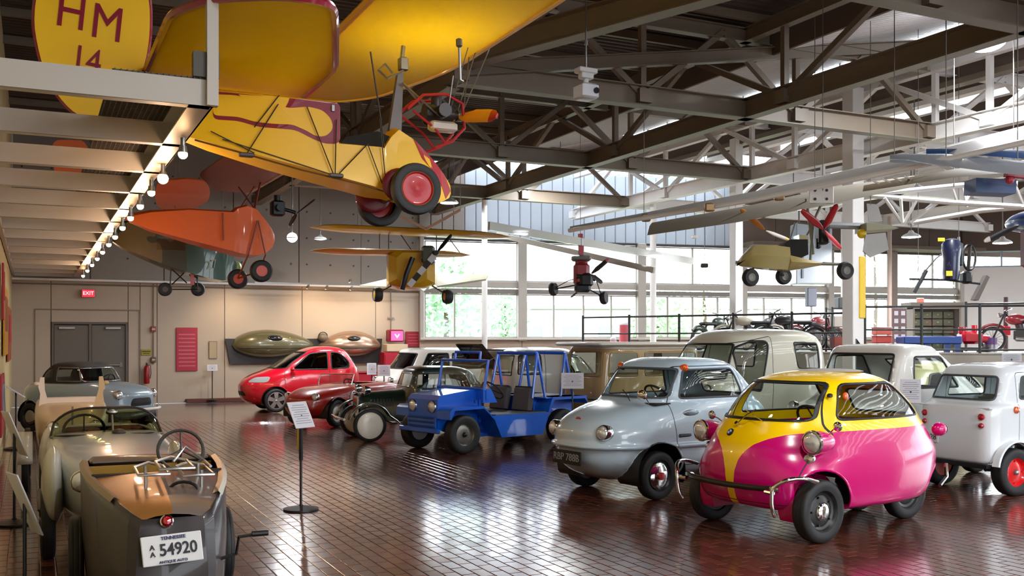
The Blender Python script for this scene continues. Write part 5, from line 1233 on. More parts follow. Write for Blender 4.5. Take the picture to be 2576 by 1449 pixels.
top = shell_bm([(.84, -.28, -1.45, .54, 4, 3.5), (.95, -.36, -1.42, .53, 4, 3.5), (1.08, -.46, -1.32, .50, 4, 3.2), (1.17, -.55, -1.2, .44, 3.6, 3), (1.21, -.66, -1.08, .3, 3, 3), (1.22, -.8, -.95, .06, 2, 2)], 40, 20)
T = Car.__new__(Car); T.o = c.o; T.bm = top; T.bvh = BVHTree.FromBMesh(top); T.matidx = top.faces.layers.int.new('mi')
BT = mat('black_soft_top', '#2a2624', .8)
T.window(rpoly([(-.45, .88), (.45, .88), (.40, 1.12), (-.40, 1.12)], .04), 'F', .016, sealm=CHROME, name='windscreen', lim=lambda p: p.x > -.7)
for sd in 'LR':
    T.window(rpoly([(-.40, .88), (-.52, 1.12), (-.90, 1.13), (-.90, .88)], .03), sd, .014, sealm=mat('side_screen_frame', '#6d6660', .5), name='side_window')
    T.window(rpoly([(-1.0, .90), (-1.0, 1.12), (-1.2, 1.08), (-1.28, .90)], .04), sd, .012, name='side_window', glass=DGLASS)
T.window(rpoly([(-.3, .92), (.3, .92), (.26, 1.08), (-.26, 1.08)], .04), 'B', .012, name='rear_window', lim=lambda p: p.x < -1.1)
T.body([BT, BT, GAP], name='soft_top')
for sg in (1, -1): lamp(c, (2, sg*.42, .66), (-1, 0, 0), .07); 
MB().tube([(.42, -.52, .40), (.56, -.3, .40), (.58, 0, .40), (.56, .3, .40), (.42, .52, .40)], .028, 8).build('front_bumper', mat('white_bumper', '#d9d5cd', .35), c.o)
b = MB(); seat_mb(b, -.85, 0, .9, .42, .42); b.build('bench_seat', mat('red_seat', '#6d1420', .6), c.o)
steering(c, -.5, .2, .82)

# ---- left-wall stands, placards, posters
def placard_stand(loc, rz, h, lab, tilt=.9, w=.24, hh=.32, base=.17, square=False, pole='#1a1a1c', z0=0.0, paper=PAPER):
    t = empty('placard_stand', loc, rz, lab, 'sign stand')
    PM = mat('stand_pole_'+pole[1:], pole, .4)
    MB().lathe([(.001, .004), (base, .004), (base, .018), (base*.55, .032), (base*.12, .045), (.02, .05)], (0, 0, 0), EZ, 28).build('base', PM, t)
    MB().cyl((0, 0, .03), (0, 0, h), .012, n=10).build('pole', PM, t)
    ax = (Vector((1, 0, 0)), Vector((0, math.sin(tilt), -math.cos(tilt)))*-1, Vector((0, math.cos(tilt), math.sin(tilt))))
    bd = MB().bbox((0, .0, h), (w, .010, hh), .003, ax).build('placard', paper, t, 0)
    b = MB(); 
    for k in range(9): b.box(Vector((0, 0, h)) + ax[2]*(hh*.36-k*hh*.085) - ax[1]*.0062*(1 if ax[1].y > 0 else -1), (w*(.8 if k % 3 else .6), .001, hh*.022), ax)
    b.build('printed_lines', mat('faint_print', '#8b8b95', .7), bd, 0)
    return t
MB_yel = mat('yellow_leaflet', '#d0ae18', .5)
p0 = G0 = onZ(757, 1283, 0)
t = placard_stand(p0, 1.0, .90, 'black placard stand alone on the open floor with a yellow leaflet behind', tilt=1.1, w=.25, hh=.27, base=.165)
MB().bbox((.02, .045, .66), (.025, .03, .2), .004).build('yellow_leaflet', MB_yel, t)
MB().box((0, .0, .62), (.022, .03, .3)).build('leaflet_box', BLACK, t)
placard_stand(onV(534, 1007, VB-.35), TH, .82, 'thin placard stand against the back wall near the red poster', tilt=1.35, w=.25, hh=.16, base=.13)
placard_stand(onZ(40, 1130, 0)+Vector((0, 0, 0)), TH+PI/2, .84, 'placard stand by the left wall beside the convertible', tilt=.6, w=.3, hh=.3)
for px, py, v, lab in ((62, 1315, 6.9, 'dark placard stand nearest the lower left corner'), (36, 1125, 9.7, 'dark placard stand behind the nearest one along the left wall')):
    q = onV(px, py, v); z = q.z; q.z = 0
    placard_stand(q, TH+PI/2+.3, max(.5, z+.12), lab, tilt=1.2, w=.22, hh=.42, base=.16)
def wall_picture(v0, v1, z0, z1, name, lab, m, m2, cat='picture'):
    t = empty(name, B(UL, (v0+v1)/2, (z0+z1)/2), TH, lab, cat); w_, h_ = v1-v0, z1-z0
    MB().bbox((.035, 0, 0), (.03, w_, h_), .006).build('panel', m, t, 0)
    MB().box((.055, 0, h_*.1), (.008, w_*.7, h_*.5)).build('print', m2, t, 0); return t
YO = mat('ochre_panel', '#c18a1c', .6); RP = mat('deep_red_panel', '#a01d25', .6); WP = mat('pale_panel', '#cbb98f', .6)
wall_picture(17.2, 19.4, 1.35, 2.45, 'wall_panel', 'ochre display panel high on the left wall', YO, mat('brown_print', '#8a4a1c', .6))
wall_picture(20.0, 22.6, 1.2, 2.2, 'wall_panel', 'rust red display panel on the left wall near the corner', mat('rust_panel', '#8f4426', .6), RP)
wall_picture(16.6, 17.0, 1.9, 2.75, 'wall_panel', 'narrow dark red display panel on the left wall', RP, RP)
wall_picture(15.4, 17.0, .25, 1.1, 'wall_panel', 'red and pale lower display panel on the left wall', RP, mat('grey_print', '#7a8794', .6))
# ================================================================== ON AND BY THE BACK WALL
def on_back(px, py, d=0.0): return onV(px, py, VB-d)
t = empty('exit_sign', on_back(222, 738, .10), TH, 'small glowing red exit sign above the double door', 'sign')
MB().bbox((0, 0, 0), (.30, .06, .20), .01).build('housing', mat('sign_housing', '#8f7f78', .5), t)
fc = MB().box((0, -.032, 0), (.27, .006, .17)).build('face', mat('lit_red_face', '#ff2036', .4, emit='#ff1c30', es=1.1), t, 0)
text_mesh('exit_lettering', 'EXIT', .12, mat('lit_letter', '#ffd0d0', .4, emit='#ffb0b8', es=1.5), t, (0, -.037, 0), (1, 0, 0), (0, 0, 1))
a, b_ = on_back(443, 824, .03), on_back(497, 933, .03)
t = empty('poster', (a+b_)/2, TH, 'tall crimson text poster on the cream back wall', 'poster'); pw, ph = (b_-a).dot(E1), a.z-b_.z
pq = MB().bbox((0, 0, 0), (pw, .02, ph), .005).build('sheet', mat('crimson_poster', '#a3243c', .6), t, 0)
b = MB()
for k in range(9): b.box((0, -.0115, ph*.34-k*ph*.09), (pw*.78, .001, ph*.03))
b.build('printed_lines', mat('poster_print', '#bb5a68', .6), pq, 0)
t = empty('caution_sign', on_back(368, 886, .03), TH, 'small dark yellow notice beside the fire extinguisher', 'sign')
pq = MB().bbox((0, 0, 0), (.24, .01, .15), .003).build('plate', mat('olive_yellow_plate', '#948a1c', .5), t, 0); MB().box((0, -.006, .02), (.2, .001, .03)).box((0, -.006, -.03), (.16, .001, .02)).build('printed_lines', mat('dark_print', '#3f3b12', .6), pq, 0)
p = on_back(369, 940, .12)
t = empty('fire_extinguisher', p, TH, 'dark red fire extinguisher hung on the wall right of the double door', 'extinguisher')
MB().lathe([(.001, -.25), (.06, -.25), (.07, -.23), (.07, .12), (.05, .18), (.02, .21)], (0, 0, 0), EZ, 20).build('cylinder', mat('extinguisher_red', '#8c1018', .3), t)
MB().cyl((0, 0, .2), (0, 0, .25), .02, n=10).bbox((0, -.03, .26), (.03, .14, .02), .005).tube([(.02, 0, .22), (.09, 0, .2), (.10, 0, 0), (.08, 0, -.12)], .01, 6).build('valve_and_hose', BLACK, t)
for py, nm, lb in ((828, 'alarm_box', 'small red alarm box above the yellow notice'), (905, 'switch_box', 'small brown switch box above the extinguisher')):
    t = empty(nm, on_back(386, py, .05), TH, lb, 'wall box'); MB().bbox((0, 0, 0), (.12, .07, .14), .01).build('case', mat(nm+'_case', '#8a4038' if py < 850 else '#5c4b3f', .5), t); MB().box((0, -.037, 0), (.07, .006, .03)).build('cover', mat('pale_cover', '#c9b9a8', .5), t, 0)
t = empty('conduit_pipe', on_back(386, 780, .03), TH, 'thin vertical conduit pipe rising to the ceiling line beside the door', 'pipe')
MB().cyl((0, 0, -1.35), (0, 0, .65), .014, n=8).build('pipe', mat('conduit', '#7d7163', .6), t)
t = empty('conduit_pipe', on_back(983, 800, .06), TH, 'thin vertical conduit pipe above the pink monitor', 'pipe')
MB().cyl((0, 0, -.4), (0, 0, 1.2), .016, n=8).box((0, -.01, .0), (.18, .03, .03)).build('pipe', mat('conduit', '#7d7163', .6), t)
# streamlined body shells on their black board
a = on_back(566, 850, .05); b2 = on_back(960, 920, .05)
t = empty('display_board', Vector((a.x, a.y, 0)), TH, 'long black board hung on the back wall carrying two streamlined body shells', 'display board')
L = (b2-a).dot(E1); za, zb_ = on_back(566, 852).z, on_back(575, 916).z
MB().prism([(0, .0, za), (L, .0, za), (L*.985, .0, zb_), (.12, .0, zb_)], (0, -.05, 0)).build('board', mat('board_black', '#2b2729', .5), t, 0)
def shell_half(px0, px1, pyt, pyb, name, lab, m, win, dz=.42, nose=.65):
    A = on_back(px0, (pyt+pyb)/2, .1); Bp = on_back(px1, (pyt+pyb)/2, .1); Lx = (Bp-A).dot(E1); zt = on_back(px0, pyt).z; zb = on_back(px0, pyb).z; zc = (zt+zb)/2; hh = (zt-zb)/2
    t = empty(name, Vector((A.x, A.y, zc)), TH, lab, 'body shell'); R = []
    for i in range(29):
        s = i/28; f = max(.02, math.sin(PI*s**nose)**.62); R.append([(s*Lx, -dz*f*math.sin(q), hh*f*math.cos(q)*(1 if math.cos(q) > 0 else .8)) for q in np.linspace(0, PI, 17)])
    b = MB().rings(R, closed=False); b.build('shell', m, t, 60)
    x0, x1 = win; MB().ell((Lx*(x0+x1)/2, -dz*.78, hh*.42), (Lx*(x1-x0)/2, .09, hh*.22), 20, 10).build('cockpit_window', mat('dark_glass_black', '#17161a', .2), t)
    fr = [(s*Lx, -dz*.98*max(.02, math.sin(PI*s**nose)**.62), -hh*.15) for s in np.linspace(.08, .94, 20)]
    MB().tube(fr, .012, 6).build('body_seam', mat('seam_dark', '#3a352a', .5), t)
    return t
shell_half(582, 790, 829, 909, 'streamlined_shell', 'olive green streamlined car body shell mounted on the wall board', mat('olive_shell_paint', '#5f5a3c', .3, .1, .8), (.38, .58), nose=.8)
shell_half(800, 958, 832, 906, 'streamlined_shell', 'polished copper-toned streamlined body shell mounted on the wall board', mat('copper_shell', '#b79a84', .25, .75), (.40, .62), nose=1.1)
t = empty('head_fairing', on_back(812, 846, .16), TH, 'small round olive head fairing between the two wall-mounted shells', 'fairing')
MB().ell((0, 0, -.04), (.14, .12, .12), 18, 10).build('dome', mat('fairing_paint', '#6d5f50', .4), t); MB().tube([(.12*math.cos(q), -.02, .0+.11*math.sin(q)) for q in np.linspace(0, PI, 10)], .014, 6).build('rim', BLACK, t)
# red kiddie car
t = empty('pedal_car', onZ(603, 1006, 0)+Vector((.1, .25, 0)), 2.9, 'tiny red pedal car on the floor left of the red hatchback', 'toy car')
R = []
for x, w_, zt in ((.36, .05, .16), (.30, .14, .22), (.1, .2, .27), (-.1, .21, .33), (-.3, .19, .30), (-.42, .1, .2)): R.append([(x, w_*math.cos(q), .10+(zt-.10)*max(0, math.sin(q))**.8) for q in np.linspace(0, PI, 11)])
MB().rings(R, closed=False).build('body', paint('toy_red_paint', '#b51026', .25), t)
for x in (.22, -.27):
    for sg in (1, -1): MB().lathe([(.03, -.02), (.08, -.02), (.085, 0), (.08, .02), (.03, .025)], (x, sg*.19, .085), (0, 1, 0), 18).build('wheel', RUBBER, t)
MB().tube([(.34, -.12, .14), (.40, 0, .14), (.34, .12, .14)], .014, 6).ell((.3, .09, .2), (.04, .03, .03), 10, 6).ell((.3, -.09, .2), (.04, .03, .03), 10, 6).build('bumper_and_lamps', CHROME, t)
# monitor, red boards and red cabinets
p = on_back(996, 845, .45)
t = empty('monitor', p, TH, 'old monitor with a pink screen in a dark red case', 'screen')
MB().bbox((0, .08, 0), (.42, .34, .34), .03).build('case', mat('dark_red_case', '#8c1430', .4), t); MB().bbox((0, -.095, .0), (.34, .01, .26), .02).build('screen_face', mat('lit_pink_screen', '#ff5c96', .3, emit='#ff4f90', es=.55), t)
MB().prism([(-.08, -.102, .05), (-.04, -.102, .05), (0, -.102, -.01), (.04, -.102, .05), (.08, -.102, .05), (0, -.102, -.07)], (0, -.002, 0)).build('screen_mark', mat('lit_mark', '#ffd9e6', .3, emit='#ffc0d8', es=.8), t, 0)
p1, p2 = on_back(970, 864, .45), on_back(1038, 1000, .45); H_ = p1.z
t = empty('red_cabinet', Vector((p.x, p.y, 0)), TH, 'cream and red cabinet carrying the pink-screened monitor', 'cabinet')
RC = mat('crimson_cabinet', '#a3152c', .45); w_ = (on_back(1032, 860, .45)-on_back(966, 860, .45)).dot(E1)
MB().bbox((0, .05, H_-.12), (w_*.8, .36, .20), .01).build('top_shelf', mat('cream_shelf', '#c9b596', .6), t); MB().bbox((.0, .08, (H_-.24)/2), (w_, .4, H_-.24), .01).build('body', RC, t)
for k in range(2): d_ = MB().bbox(((k-.5)*w_*.48, -.125, (H_-.26)/2), (w_*.46, .02, H_-.34), .006).build('door', RC, t); MB().cyl(((k-.5)*w_*.1, -.14, (H_)/2), ((k-.5)*w_*.1, -.16, H_/2), .015, n=8).build('knob', STEEL, d_)
a, b_ = on_back(1020, 834, .05), on_back(1057, 872, .05)
t = empty('red_board', (a+b_)/2, TH, 'dark crimson notice board at the window end of the back wall', 'notice board')
MB().bbox((0, 0, 0), ((b_-a).dot(E1), .03, a.z-b_.z), .006).build('panel', mat('dark_crimson', '#8e0f26', .6), t, 0)
b = MB()
for k in range(4): b.box((0, -.017, .12-k*.08), (.3, .002, .012))
b.build('printed_lines', mat('poster_print', '#bb5a68', .6), t, 0)
p = on_back(915, 950, .6); t = empty('red_crate', Vector((p.x, p.y, 0)), TH, 'low crimson display crate beside the red hatchback', 'crate'); MB().bbox((0, 0, .35), (.6, .4, .7), .02).build('box', RC, t); MB().bbox((0, 0, .72), (.64, .44, .04), .01).build('lid', RC, t)
p = onV(500, 860, VB-.08)
t = empty('wall_frame', on_back(536, 880, .02), TH, 'faint beige framed sheet on the back wall left of the black board', 'picture'); MB().bbox((0, 0, 0), (.2, .02, .45), .004).build('sheet', mat('beige_sheet', '#a8977c', .7), t, 0); MB().box((0, -.012, .215), (.2, .006, .015)).box((0, -.012, -.215), (.2, .006, .015)).box((-.095, -.012, 0), (.012, .006, .44)).box((.095, -.012, 0), (.012, .006, .44)).build('frame', mat('beige_frame', '#82725c', .6), t, 0)
# placards among the cars
for px, py, Y, lb, w_, h_ in ((935, 928, 21.4, 'pink-tinted placard beside the red hatchback tail', .20, .26), (966, 932, 20.9, 'white placard left of the white hatchback', .26, .24), (1258, 947, 18.9, 'white placard in front of the cream estate car', .30, .26), (1440, 958, 14.6, 'large white placard beside the white cab microcar', .33, .24), (2291, 984, 10.9, 'white placard between the bubble car and the small white van', .21, .27), (2340, 906, 16.4, 'placard above the pale yellow dome', .24, .14), (2545, 903, 13.4, 'grey placard behind the roof of the small white van', .24, .16)):
    q = at(px, py, Y); z = q.z; q.z = 0
    placard_stand(q, -math.atan2(q.x, q.y)*1.0, z, lb, tilt=1.3, w=w_, hh=h_, base=.14)
# ================================================================== AIRCRAFT
def craft(name, p, label, cat='airplane'):
    t = empty(name, p, TH, label, cat); return t, inv(t)
def hangers(t, M, pts, top=6.35, r=.006):
    b = MS()
    for p in pts: b.tube([p, up_to_roof(p)], r, 5)
    return b.build('suspension_cable', WIRE, t, 0, M)
def fuselage(t, M, st, vc, m, name='fuselage', crown=.05):
    R = []
    for px, yt, yb, hw in st:
        T = onV(px, yt, vc-hw); Bt = onV(px, yb, vc-hw); u = T.dot(E1); zt, zb = T.z, Bt.z
        R.append([B(u, vc-hw, zb), B(u, vc-hw, (zt+zb)/2), B(u, vc-hw, zt), B(u, vc-hw*.5, zt+crown*.8), B(u, vc, zt+crown), B(u, vc+hw*.5, zt+crown*.8), B(u, vc+hw, zt), B(u, vc+hw, (zt+zb)/2), B(u, vc+hw, zb)])
    return MB().rings(R, caps=True).build(name, m, t, 28, M)
def wing_plate(t, M, pts, th, m, name, ribs=0, edge=None, camber=.03):
    """closed planform (world points, about planar) with rounded section"""
    c = sum(pts, Vector())/len(pts); R = []
    for k, dz in ((.0, None), (1, 0), (.985, th*.5), (.9, th*.85), (.6, th+camber), (.0, th+camber*1.3)): R.append([c+(p-c)*max(k, .001)+EZ*((dz or 0) if dz is not None else 0) for p in pts])
    o = MB().rings(R).build(name, m, t, 50, M)
    if edge:
        MB().tube([p+EZ*th*.3 for p in pts], th*.5+.004, 6, closed=True).build('edge_trim', edge, o, 38, M)
    return o
YP = mat('airplane_yellow', '#ffc800', .38, 0, .15, .03, 3)
def fabric(name, col, tcol, k):
    m = mat(name, col, .42, 0, .12, .04, 3); n = m.node_tree; bs_ = n.nodes['Principled BSDF']; tl_ = n.nodes.new('ShaderNodeBsdfTranslucent'); tl_.inputs[0].default_value = lin(tcol)
    mx_ = n.nodes.new('ShaderNodeMixShader'); mx_.inputs[0].default_value = k; n.links.new(bs_.outputs[0], mx_.inputs[1]); n.links.new(tl_.outputs[0], mx_.inputs[2]); n.links.new(mx_.outputs[0], n.nodes['Material Output'].inputs[0]); return m
YF = fabric('yellow_wing_fabric', '#f2cc00', '#f0d800', .5); MR = paint('airplane_maroon', '#8e0a30', .3); RDA = mat('airplane_red', '#b50f22', .45, 0, .1)
t, M = craft('light_airplane', B(2.96, 8.5, 3.0), 'yellow and maroon tandem wing airplane with red wheels, nearest of the hanging aircraft')
fs = [(395, 228, 318, .04), (480, 227, 346, .12), (540, 228, 361, .18), (700, 243, 403, .255), (848, 258, 443, .28), (852, 361, 444, .28), (968, 371, 476, .28), (984, 345, 478, .28), (1004, 326, 482, .26), (1040, 350, 495, .24), (1080, 392, 508, .20), (1112, 432, 508, .13), (1130, 465, 498, .06), (1134, 478, 488, .02)]
fus = fuselage(t, M, fs, 8.5, YP)
def on_side(px, py, off=.004):
    hw = np.interp(px, [s[0] for s in fs], [s[3] for s in fs]); return onV(px, py, 8.5-hw-off)
def decal(poly, m, name, off, par):
    pts = []
    for i in range(len(poly)):
        a, b = poly[i], poly[(i+1) % len(poly)]
        for k in range(3): pts.append((a[0]+(b[0]-a[0])*k/3, a[1]+(b[1]-a[1])*k/3))
    f = [on_side(*p, off) for p in pts]; bk = [on_side(*p, -.002) for p in pts]
    MB().rings([f, bk], caps=True).build(name, m, par, 0, M)
flame = rpoly([(536, 229), (848, 258), (856, 268), (856, 352), (846, 362), (815, 361), (785, 348), (745, 327), (700, 323), (650, 319), (600, 304), (536, 300)], 14, 3)
lobe = rpoly([(536, 237), (590, 239), (640, 250), (690, 264), (730, 272), (775, 268), (812, 277), (834, 300), (838, 325), (820, 343), (795, 343), (770, 328), (735, 313), (690, 312), (640, 306), (600, 294), (536, 290)], 12, 3)
decal(flame, MR, 'maroon_flame', .004, fus); decal(lobe, YP, 'yellow_lobe', .008, fus)
decal([(1040, 348), (1062, 372), (1090, 402), (1118, 440), (1134, 480), (1122, 500), (1112, 470), (1092, 432), (1062, 398)], RDA, 'nose_flash', .006, fus)
MB().tube([on_side(p, y, .004) for p, y in ((490, 352), (620, 388), (760, 428), (900, 462), (968, 482))], .008, 5).build('lower_longeron_line', mat('dark_ochre_line', '#6e4a14', .5), fus, 38, M)  # dark ochre line along the lower fuselage edge
# rudder with lettering
rp_ = rpoly([(84, 60), (92, -20), (124, -90), (355, -90), (378, 10), (376, 100), (362, 175), (325, 240), (280, 282), (235, 302), (188, 286), (148, 245), (105, 165)], 40, 3)
rd = MB().rings([[onV(x, y, 8.47) for x, y in rp_], [onV(x, y, 8.53) for x, y in rp_]], caps=True).build('rudder', YP, t, 0, M)
MB().tube([onV(x, y, 8.50) for x, y in rp_], .022, 6, closed=True).build('rudder_edge', MR, rd, 38, M)
sc_ = 7.6/F
for s, px, py, sz in (('H', 180, 32, 104), ('M', 270, 62, 104), ('1', 198, 150, 78), ('4', 236, 160, 78)):
    p = M @ onV(px, py, 8.462); text_mesh('rudder_lettering', s, sz*sc_*1.25, MR, rd, p, Vector((1, 0, -.10)), Vector((.10, 0, 1)), .004, stretch=.8)
# wings: planforms in building axes
def plan(pts, z, n=4, r=.3): return [B(u, v, z+(dz)) for (u, v, dz) in pts]
fw = rpoly([(2.42, 5.4), (3.60, 5.4), (3.78, 6.6), (3.78, 9.2), (3.45, 10.6), (3.1, 11.0), (2.7, 11.0), (2.42, 10.3)], .5, 6)
wing_plate(t, M, [B(u, v, 4.30) for u, v in fw], .06, YF, 'front_wing', edge=YP)
rw = rpoly([(.83, 6.9), (1.02, 6.5), (1.40, 6.25), (1.74, 6.24), (1.87, 6.65), (2.18, 7.75), (2.18, 9.2), (1.9, 10.4), (1.4, 10.8), (1.0, 10.6), (.83, 9.6)], .16, 4)
wing_plate(t, M, [B(u, v, 3.76) for u, v in rw], .05, YF, 'rear_wing', edge=MR)
# wheels and fairings
for v_, sgn, nm in ((8.02, -1, 1), (9.0, 1, 0)):
    uw = uvz(onV(1048, 475, 8.0)); c0 = B(uw[0], v_, uw[2]); r = .222
    T = MB().lathe([(r*.64, -.05), (r*.8, -.065), (r*.95, -.055), (r, -.02), (r, .02), (r*.95, .055), (r*.8, .065), (r*.64, .05)], c0, E2*sgn, 40).build('wheel', RUBBER, t, 50, M)
    MB().lathe([(r*.66, .045), (r*.62, .05), (r*.58, .035), (r*.3, .03), (r*.12, .05), (.001, .052)], c0, E2*sgn, 32).build('rim', RDA, T, 40, M)
    MB().lathe([(r*.665, .048), (r*.64, .055), (r*.625, .046)], c0, E2*sgn, 32).build('rim_band', mat('tan_pinstripe', '#b78238', .4), T, 40, M)
    MB().ell(B(uw[0]-.10, v_+.10*-sgn, uw[2]+.04), (.17, .035, .15), 20, 12, (E1, E2, EZ)).build('wheel_fairing', mat('dark_maroon', '#6b0a20', .35), t, 38, M)
MB().tube([B(uw[0], 8.0, uw[2]), B(uw[0], 9.0, uw[2])], .022, 8).build('axle', STEEL, t, 38, M)
# engine group
EN = onV(1105, 322, 8.5)
hubp = B(3.56, 8.5, onV(1158, 292, 8.5).z)
b = MB(); b.cyl(hubp-E1*.34, hubp-E1*.06, .085, .06, 16).cyl(hubp-E1*.08, hubp+E1*.03, .04, n=14)
for s in (-1, 1):
    for k in range(5): b.cyl(hubp-E1*.22+E2*s*(.09+.03*k)-EZ*.01, hubp-E1*.22+E2*s*(.105+.03*k)-EZ*.01, .062 if k % 2 == 0 else .045, n=14)
b.cyl(hubp-E1*.22+EZ*.05, hubp-E1*.22+EZ*.16, .05, n=12); b.build('engine', mat('engine_grey', '#4c4a4c', .4, .6), t, 38, M)
MB().bbox(hubp-E1*.20-EZ*.14-E2*.10, (.26, .12, .09), .02, (E1, E2, EZ)).build('muffler_tank', mat('white_tank', '#d9d6d0', .3), t, 38, M)
b = MS()
for s in (-1, 1):
    a = hubp+E2*s*.14
    b.tube([a-E1*.55-EZ*.02, a-E1*.40+EZ*.12, a-E1*.18+EZ*.15, a-E1*.02+EZ*.08, a-E1*.0-EZ*.14, a-E1*.12-EZ*.27, a-E1*.28-EZ*.34], .014, 8)
    b.tube([a-E1*.5-EZ*.03, a-E1*.30-EZ*.16, a-E1*.18-EZ*.30], .012, 8)
b.build('engine_cradle', RDA, t, 38, M)
b = MB(); PW = mat('propeller_wood', '#e3a32c', .35)
def blade(hub, d, L, w, ax, m, tipm, t, M, nm='propeller_blade'):
    d = d.normalized(); s = d.cross(ax).normalized(); R = []
    for k, ww, tw in ((.04, .3, .9), (.15, .7, .8), (.35, 1.0, .6), (.7, .85, .4), (.84, .78, .33)):
        X = s*math.cos(tw)+ax*math.sin(tw); Zt = d.cross(X); c_ = hub+d*L*k
        R.append([c_+X*(w*ww/2*math.cos(q))+Zt*(.012*math.sin(q)) for q in np.linspace(0, 2*PI, 11)[:-1]])
    o = MB().rings(R, caps=True).build(nm, m, t, 38, M)
    R2 = [R[-1]]
    for k, ww, tw in ((.93, .68, .3), (1.0, .3, .28)):
        X = s*math.cos(tw)+ax*math.sin(tw); Zt = d.cross(X); c_ = hub+d*L*k; R2.append([c_+X*(w*ww/2*math.cos(q))+Zt*(.010*math.sin(q)) for q in np.linspace(0, 2*PI, 11)[:-1]])
    MB().rings(R2, caps=True).build('blade_tip', tipm, o, 38, M); return o
for s in (-1, 1): blade(hubp, E2*s+EZ*.20*s, .86, .15, E1, PW, RDA, t, M)
MB().lathe([(.001, .10), (.03, .08), (.05, .02), (.05, -.02)], hubp, E1, 18).build('spinner', STEEL, t, 38, M)
# pylon, coaming, struts, wires
MB().prism([B(2.86, 8.44, 3.42), B(2.98, 8.44, 3.42), B(3.0, 8.44, 4.0), B(2.95, 8.44, 4.0)], E2*.06).build('pylon_fin', mat('grey_fin', '#6c6a70', .4), t, 0, M)
MB().tube([B(2.98, 8.5, 3.9), B(3.02, 8.5, 4.26)], .02, 8).tube([B(2.85, 8.3, 3.95), B(2.78, 8.3, 4.02), B(2.72, 8.3, 3.96), B(2.80, 8.3, 3.90), B(2.95, 8.3, 3.98)], .012, 6).bbox(B(3.0, 8.45, 4.08), (.08, .08, .12), .01, (E1, E2, EZ)).build('wing_pivot', STEEL, t, 38, M)
MB().prism([onV(855, 362, 8.26), onV(965, 372, 8.26), onV(985, 345, 8.26), onV(950, 330, 8.26), onV(870, 345, 8.26)], E2*.45).build('cockpit_interior', mat('cockpit_black', '#17130f', .8), t, 0, M)
b = MS()
b.tube([onV(1012, 208, 8.4), onV(1105, 292, 8.4)], .010, 6).tube([onV(1125, 290, 8.4), onV(1140, 190, 8.3)], .008, 6)
b.tube([onV(1012, 208, 8.6), onV(1090, 300, 8.6)], .010, 6)
b.tube([onV(1155, 100, 7.5), onV(1158, 200, 7.6), onV(1166, 205, 7.6)], .012, 6).bbox(onV(1155, 108, 7.5), (.05, .05, .07), .01)
b.build('engine_strut', STEEL, t, 38, M)
DW = mat('dark_wire', '#3a332c', .5, .4); b = MS()
for (x0, y0, x1, y1) in ((840, 442, 772, 268), (843, 442, 846, 300), (850, 440, 925, 362), (620, 388, 700, 262), (640, 320, 702, 240), (955, 300, 972, 474), (838, 440, 560, 350), (925, 362, 966, 474), (640, 385, 530, 330)): b.tube([on_side(x0, y0, .03), on_side(x1, y1, .03)], .005, 5)
b.tube([onV(932, 130, 7.9), onV(958, 300, 8.0), onV(966, 372, 8.1)], .007, 6)
b.build('bracing_wire', DW, t, 38, M)
for px, py in ((845, 440), (620, 388)): MB().bbox(on_side(px, py+2, .02), (.12, .06, .035), .008, (E1, E2, EZ)).build('strut_bracket', mat('bracket_dark', '#4a4540', .5), t, 38, M)
MB().bbox(on_side(838, 272, .012), (.03, .012, .06), .004, (E1, E2, EZ)).build('headrest_latch', STEEL, t, 38, M)
b = MS()
for (x0, y0, v0, dx, dv) in ((1130, 285, 8.5, 1.2, -.4), (1150, 285, 8.5, 1.6, .2), (1160, 290, 8.5, 2.0, -.2), (1165, 295, 8.5, 1.1, .9)):
    p = onV(x0, y0, v0); b.tube([p, up_to_roof(p)-EZ*.05+E1*dx*.6+E2*dv], .005, 5)
for (u, v) in ((1.2, 8.5), (3.0, 7.6), (3.0, 9.6), (2.0, 8.5)): b.tube([B(u, v, 3.9 if u < 2.5 else 4.36), B(u, v, 6.5)], .004, 5)
b.build('suspension_cable', WIRE, t, 0, M)

# ---- orange airplane
OR = mat('airplane_orange', '#e2600c', .5, 0, .1, .04); ORT = mat('rust_fabric_wing', '#8f4a35', .6)
t, M = craft('light_airplane', B(2.6, 16.5, 3.2), 'orange tandem wing airplane hanging behind the yellow one')
V2 = 16.5
fuselage(t, M, [(326, 545, 558, .05), (380, 534, 578, .14), (478, 528, 604, .26), (588, 534, 632, .32), (600, 524, 636, .33), (624, 518, 640, .33), (648, 528, 642, .31), (670, 556, 636, .24), (686, 582, 622, .13), (691, 596, 606, .05)], V2, OR)
wing_plate(t, M, [onZ(x, y, 4.12) for x, y in rpoly([(388, 492), (398, 456), (470, 450), (516, 456), (530, 478), (525, 505), (490, 526), (398, 526)], 14, 3)], .05, OR, 'rear_wing')
wing_plate(t, M, [onZ(x, y, 4.36) for x, y in rpoly([(498, 440), (600, 370), (745, 375), (718, 432), (622, 486), (540, 480)], 12, 3)], .05, ORT, 'front_wing', edge=None)
MB().tube([onZ(718, 432, 4.37), onZ(622, 486, 4.37)], .03, 8).build('wing_leading_edge', mat('pale_leading_edge', '#c9a898', .5), t, 38, M)
rd = MB().rings([[onV(x, y, V2-.02) for x, y in rpoly([(128, 372), (140, 352), (210, 352), (226, 380), (222, 440), (180, 470), (140, 450)], 12, 3)], [onV(x, y, V2+.02) for x, y in rpoly([(128, 372), (140, 352), (210, 352), (226, 380), (222, 440), (180, 470), (140, 450)], 12, 3)]], caps=True).build('rudder', OR, t, 0, M)
MB().tube([onV(215, 470, V2), onV(330, 552, V2)], .05, 8).build('tail_boom', OR, t, 38, M)
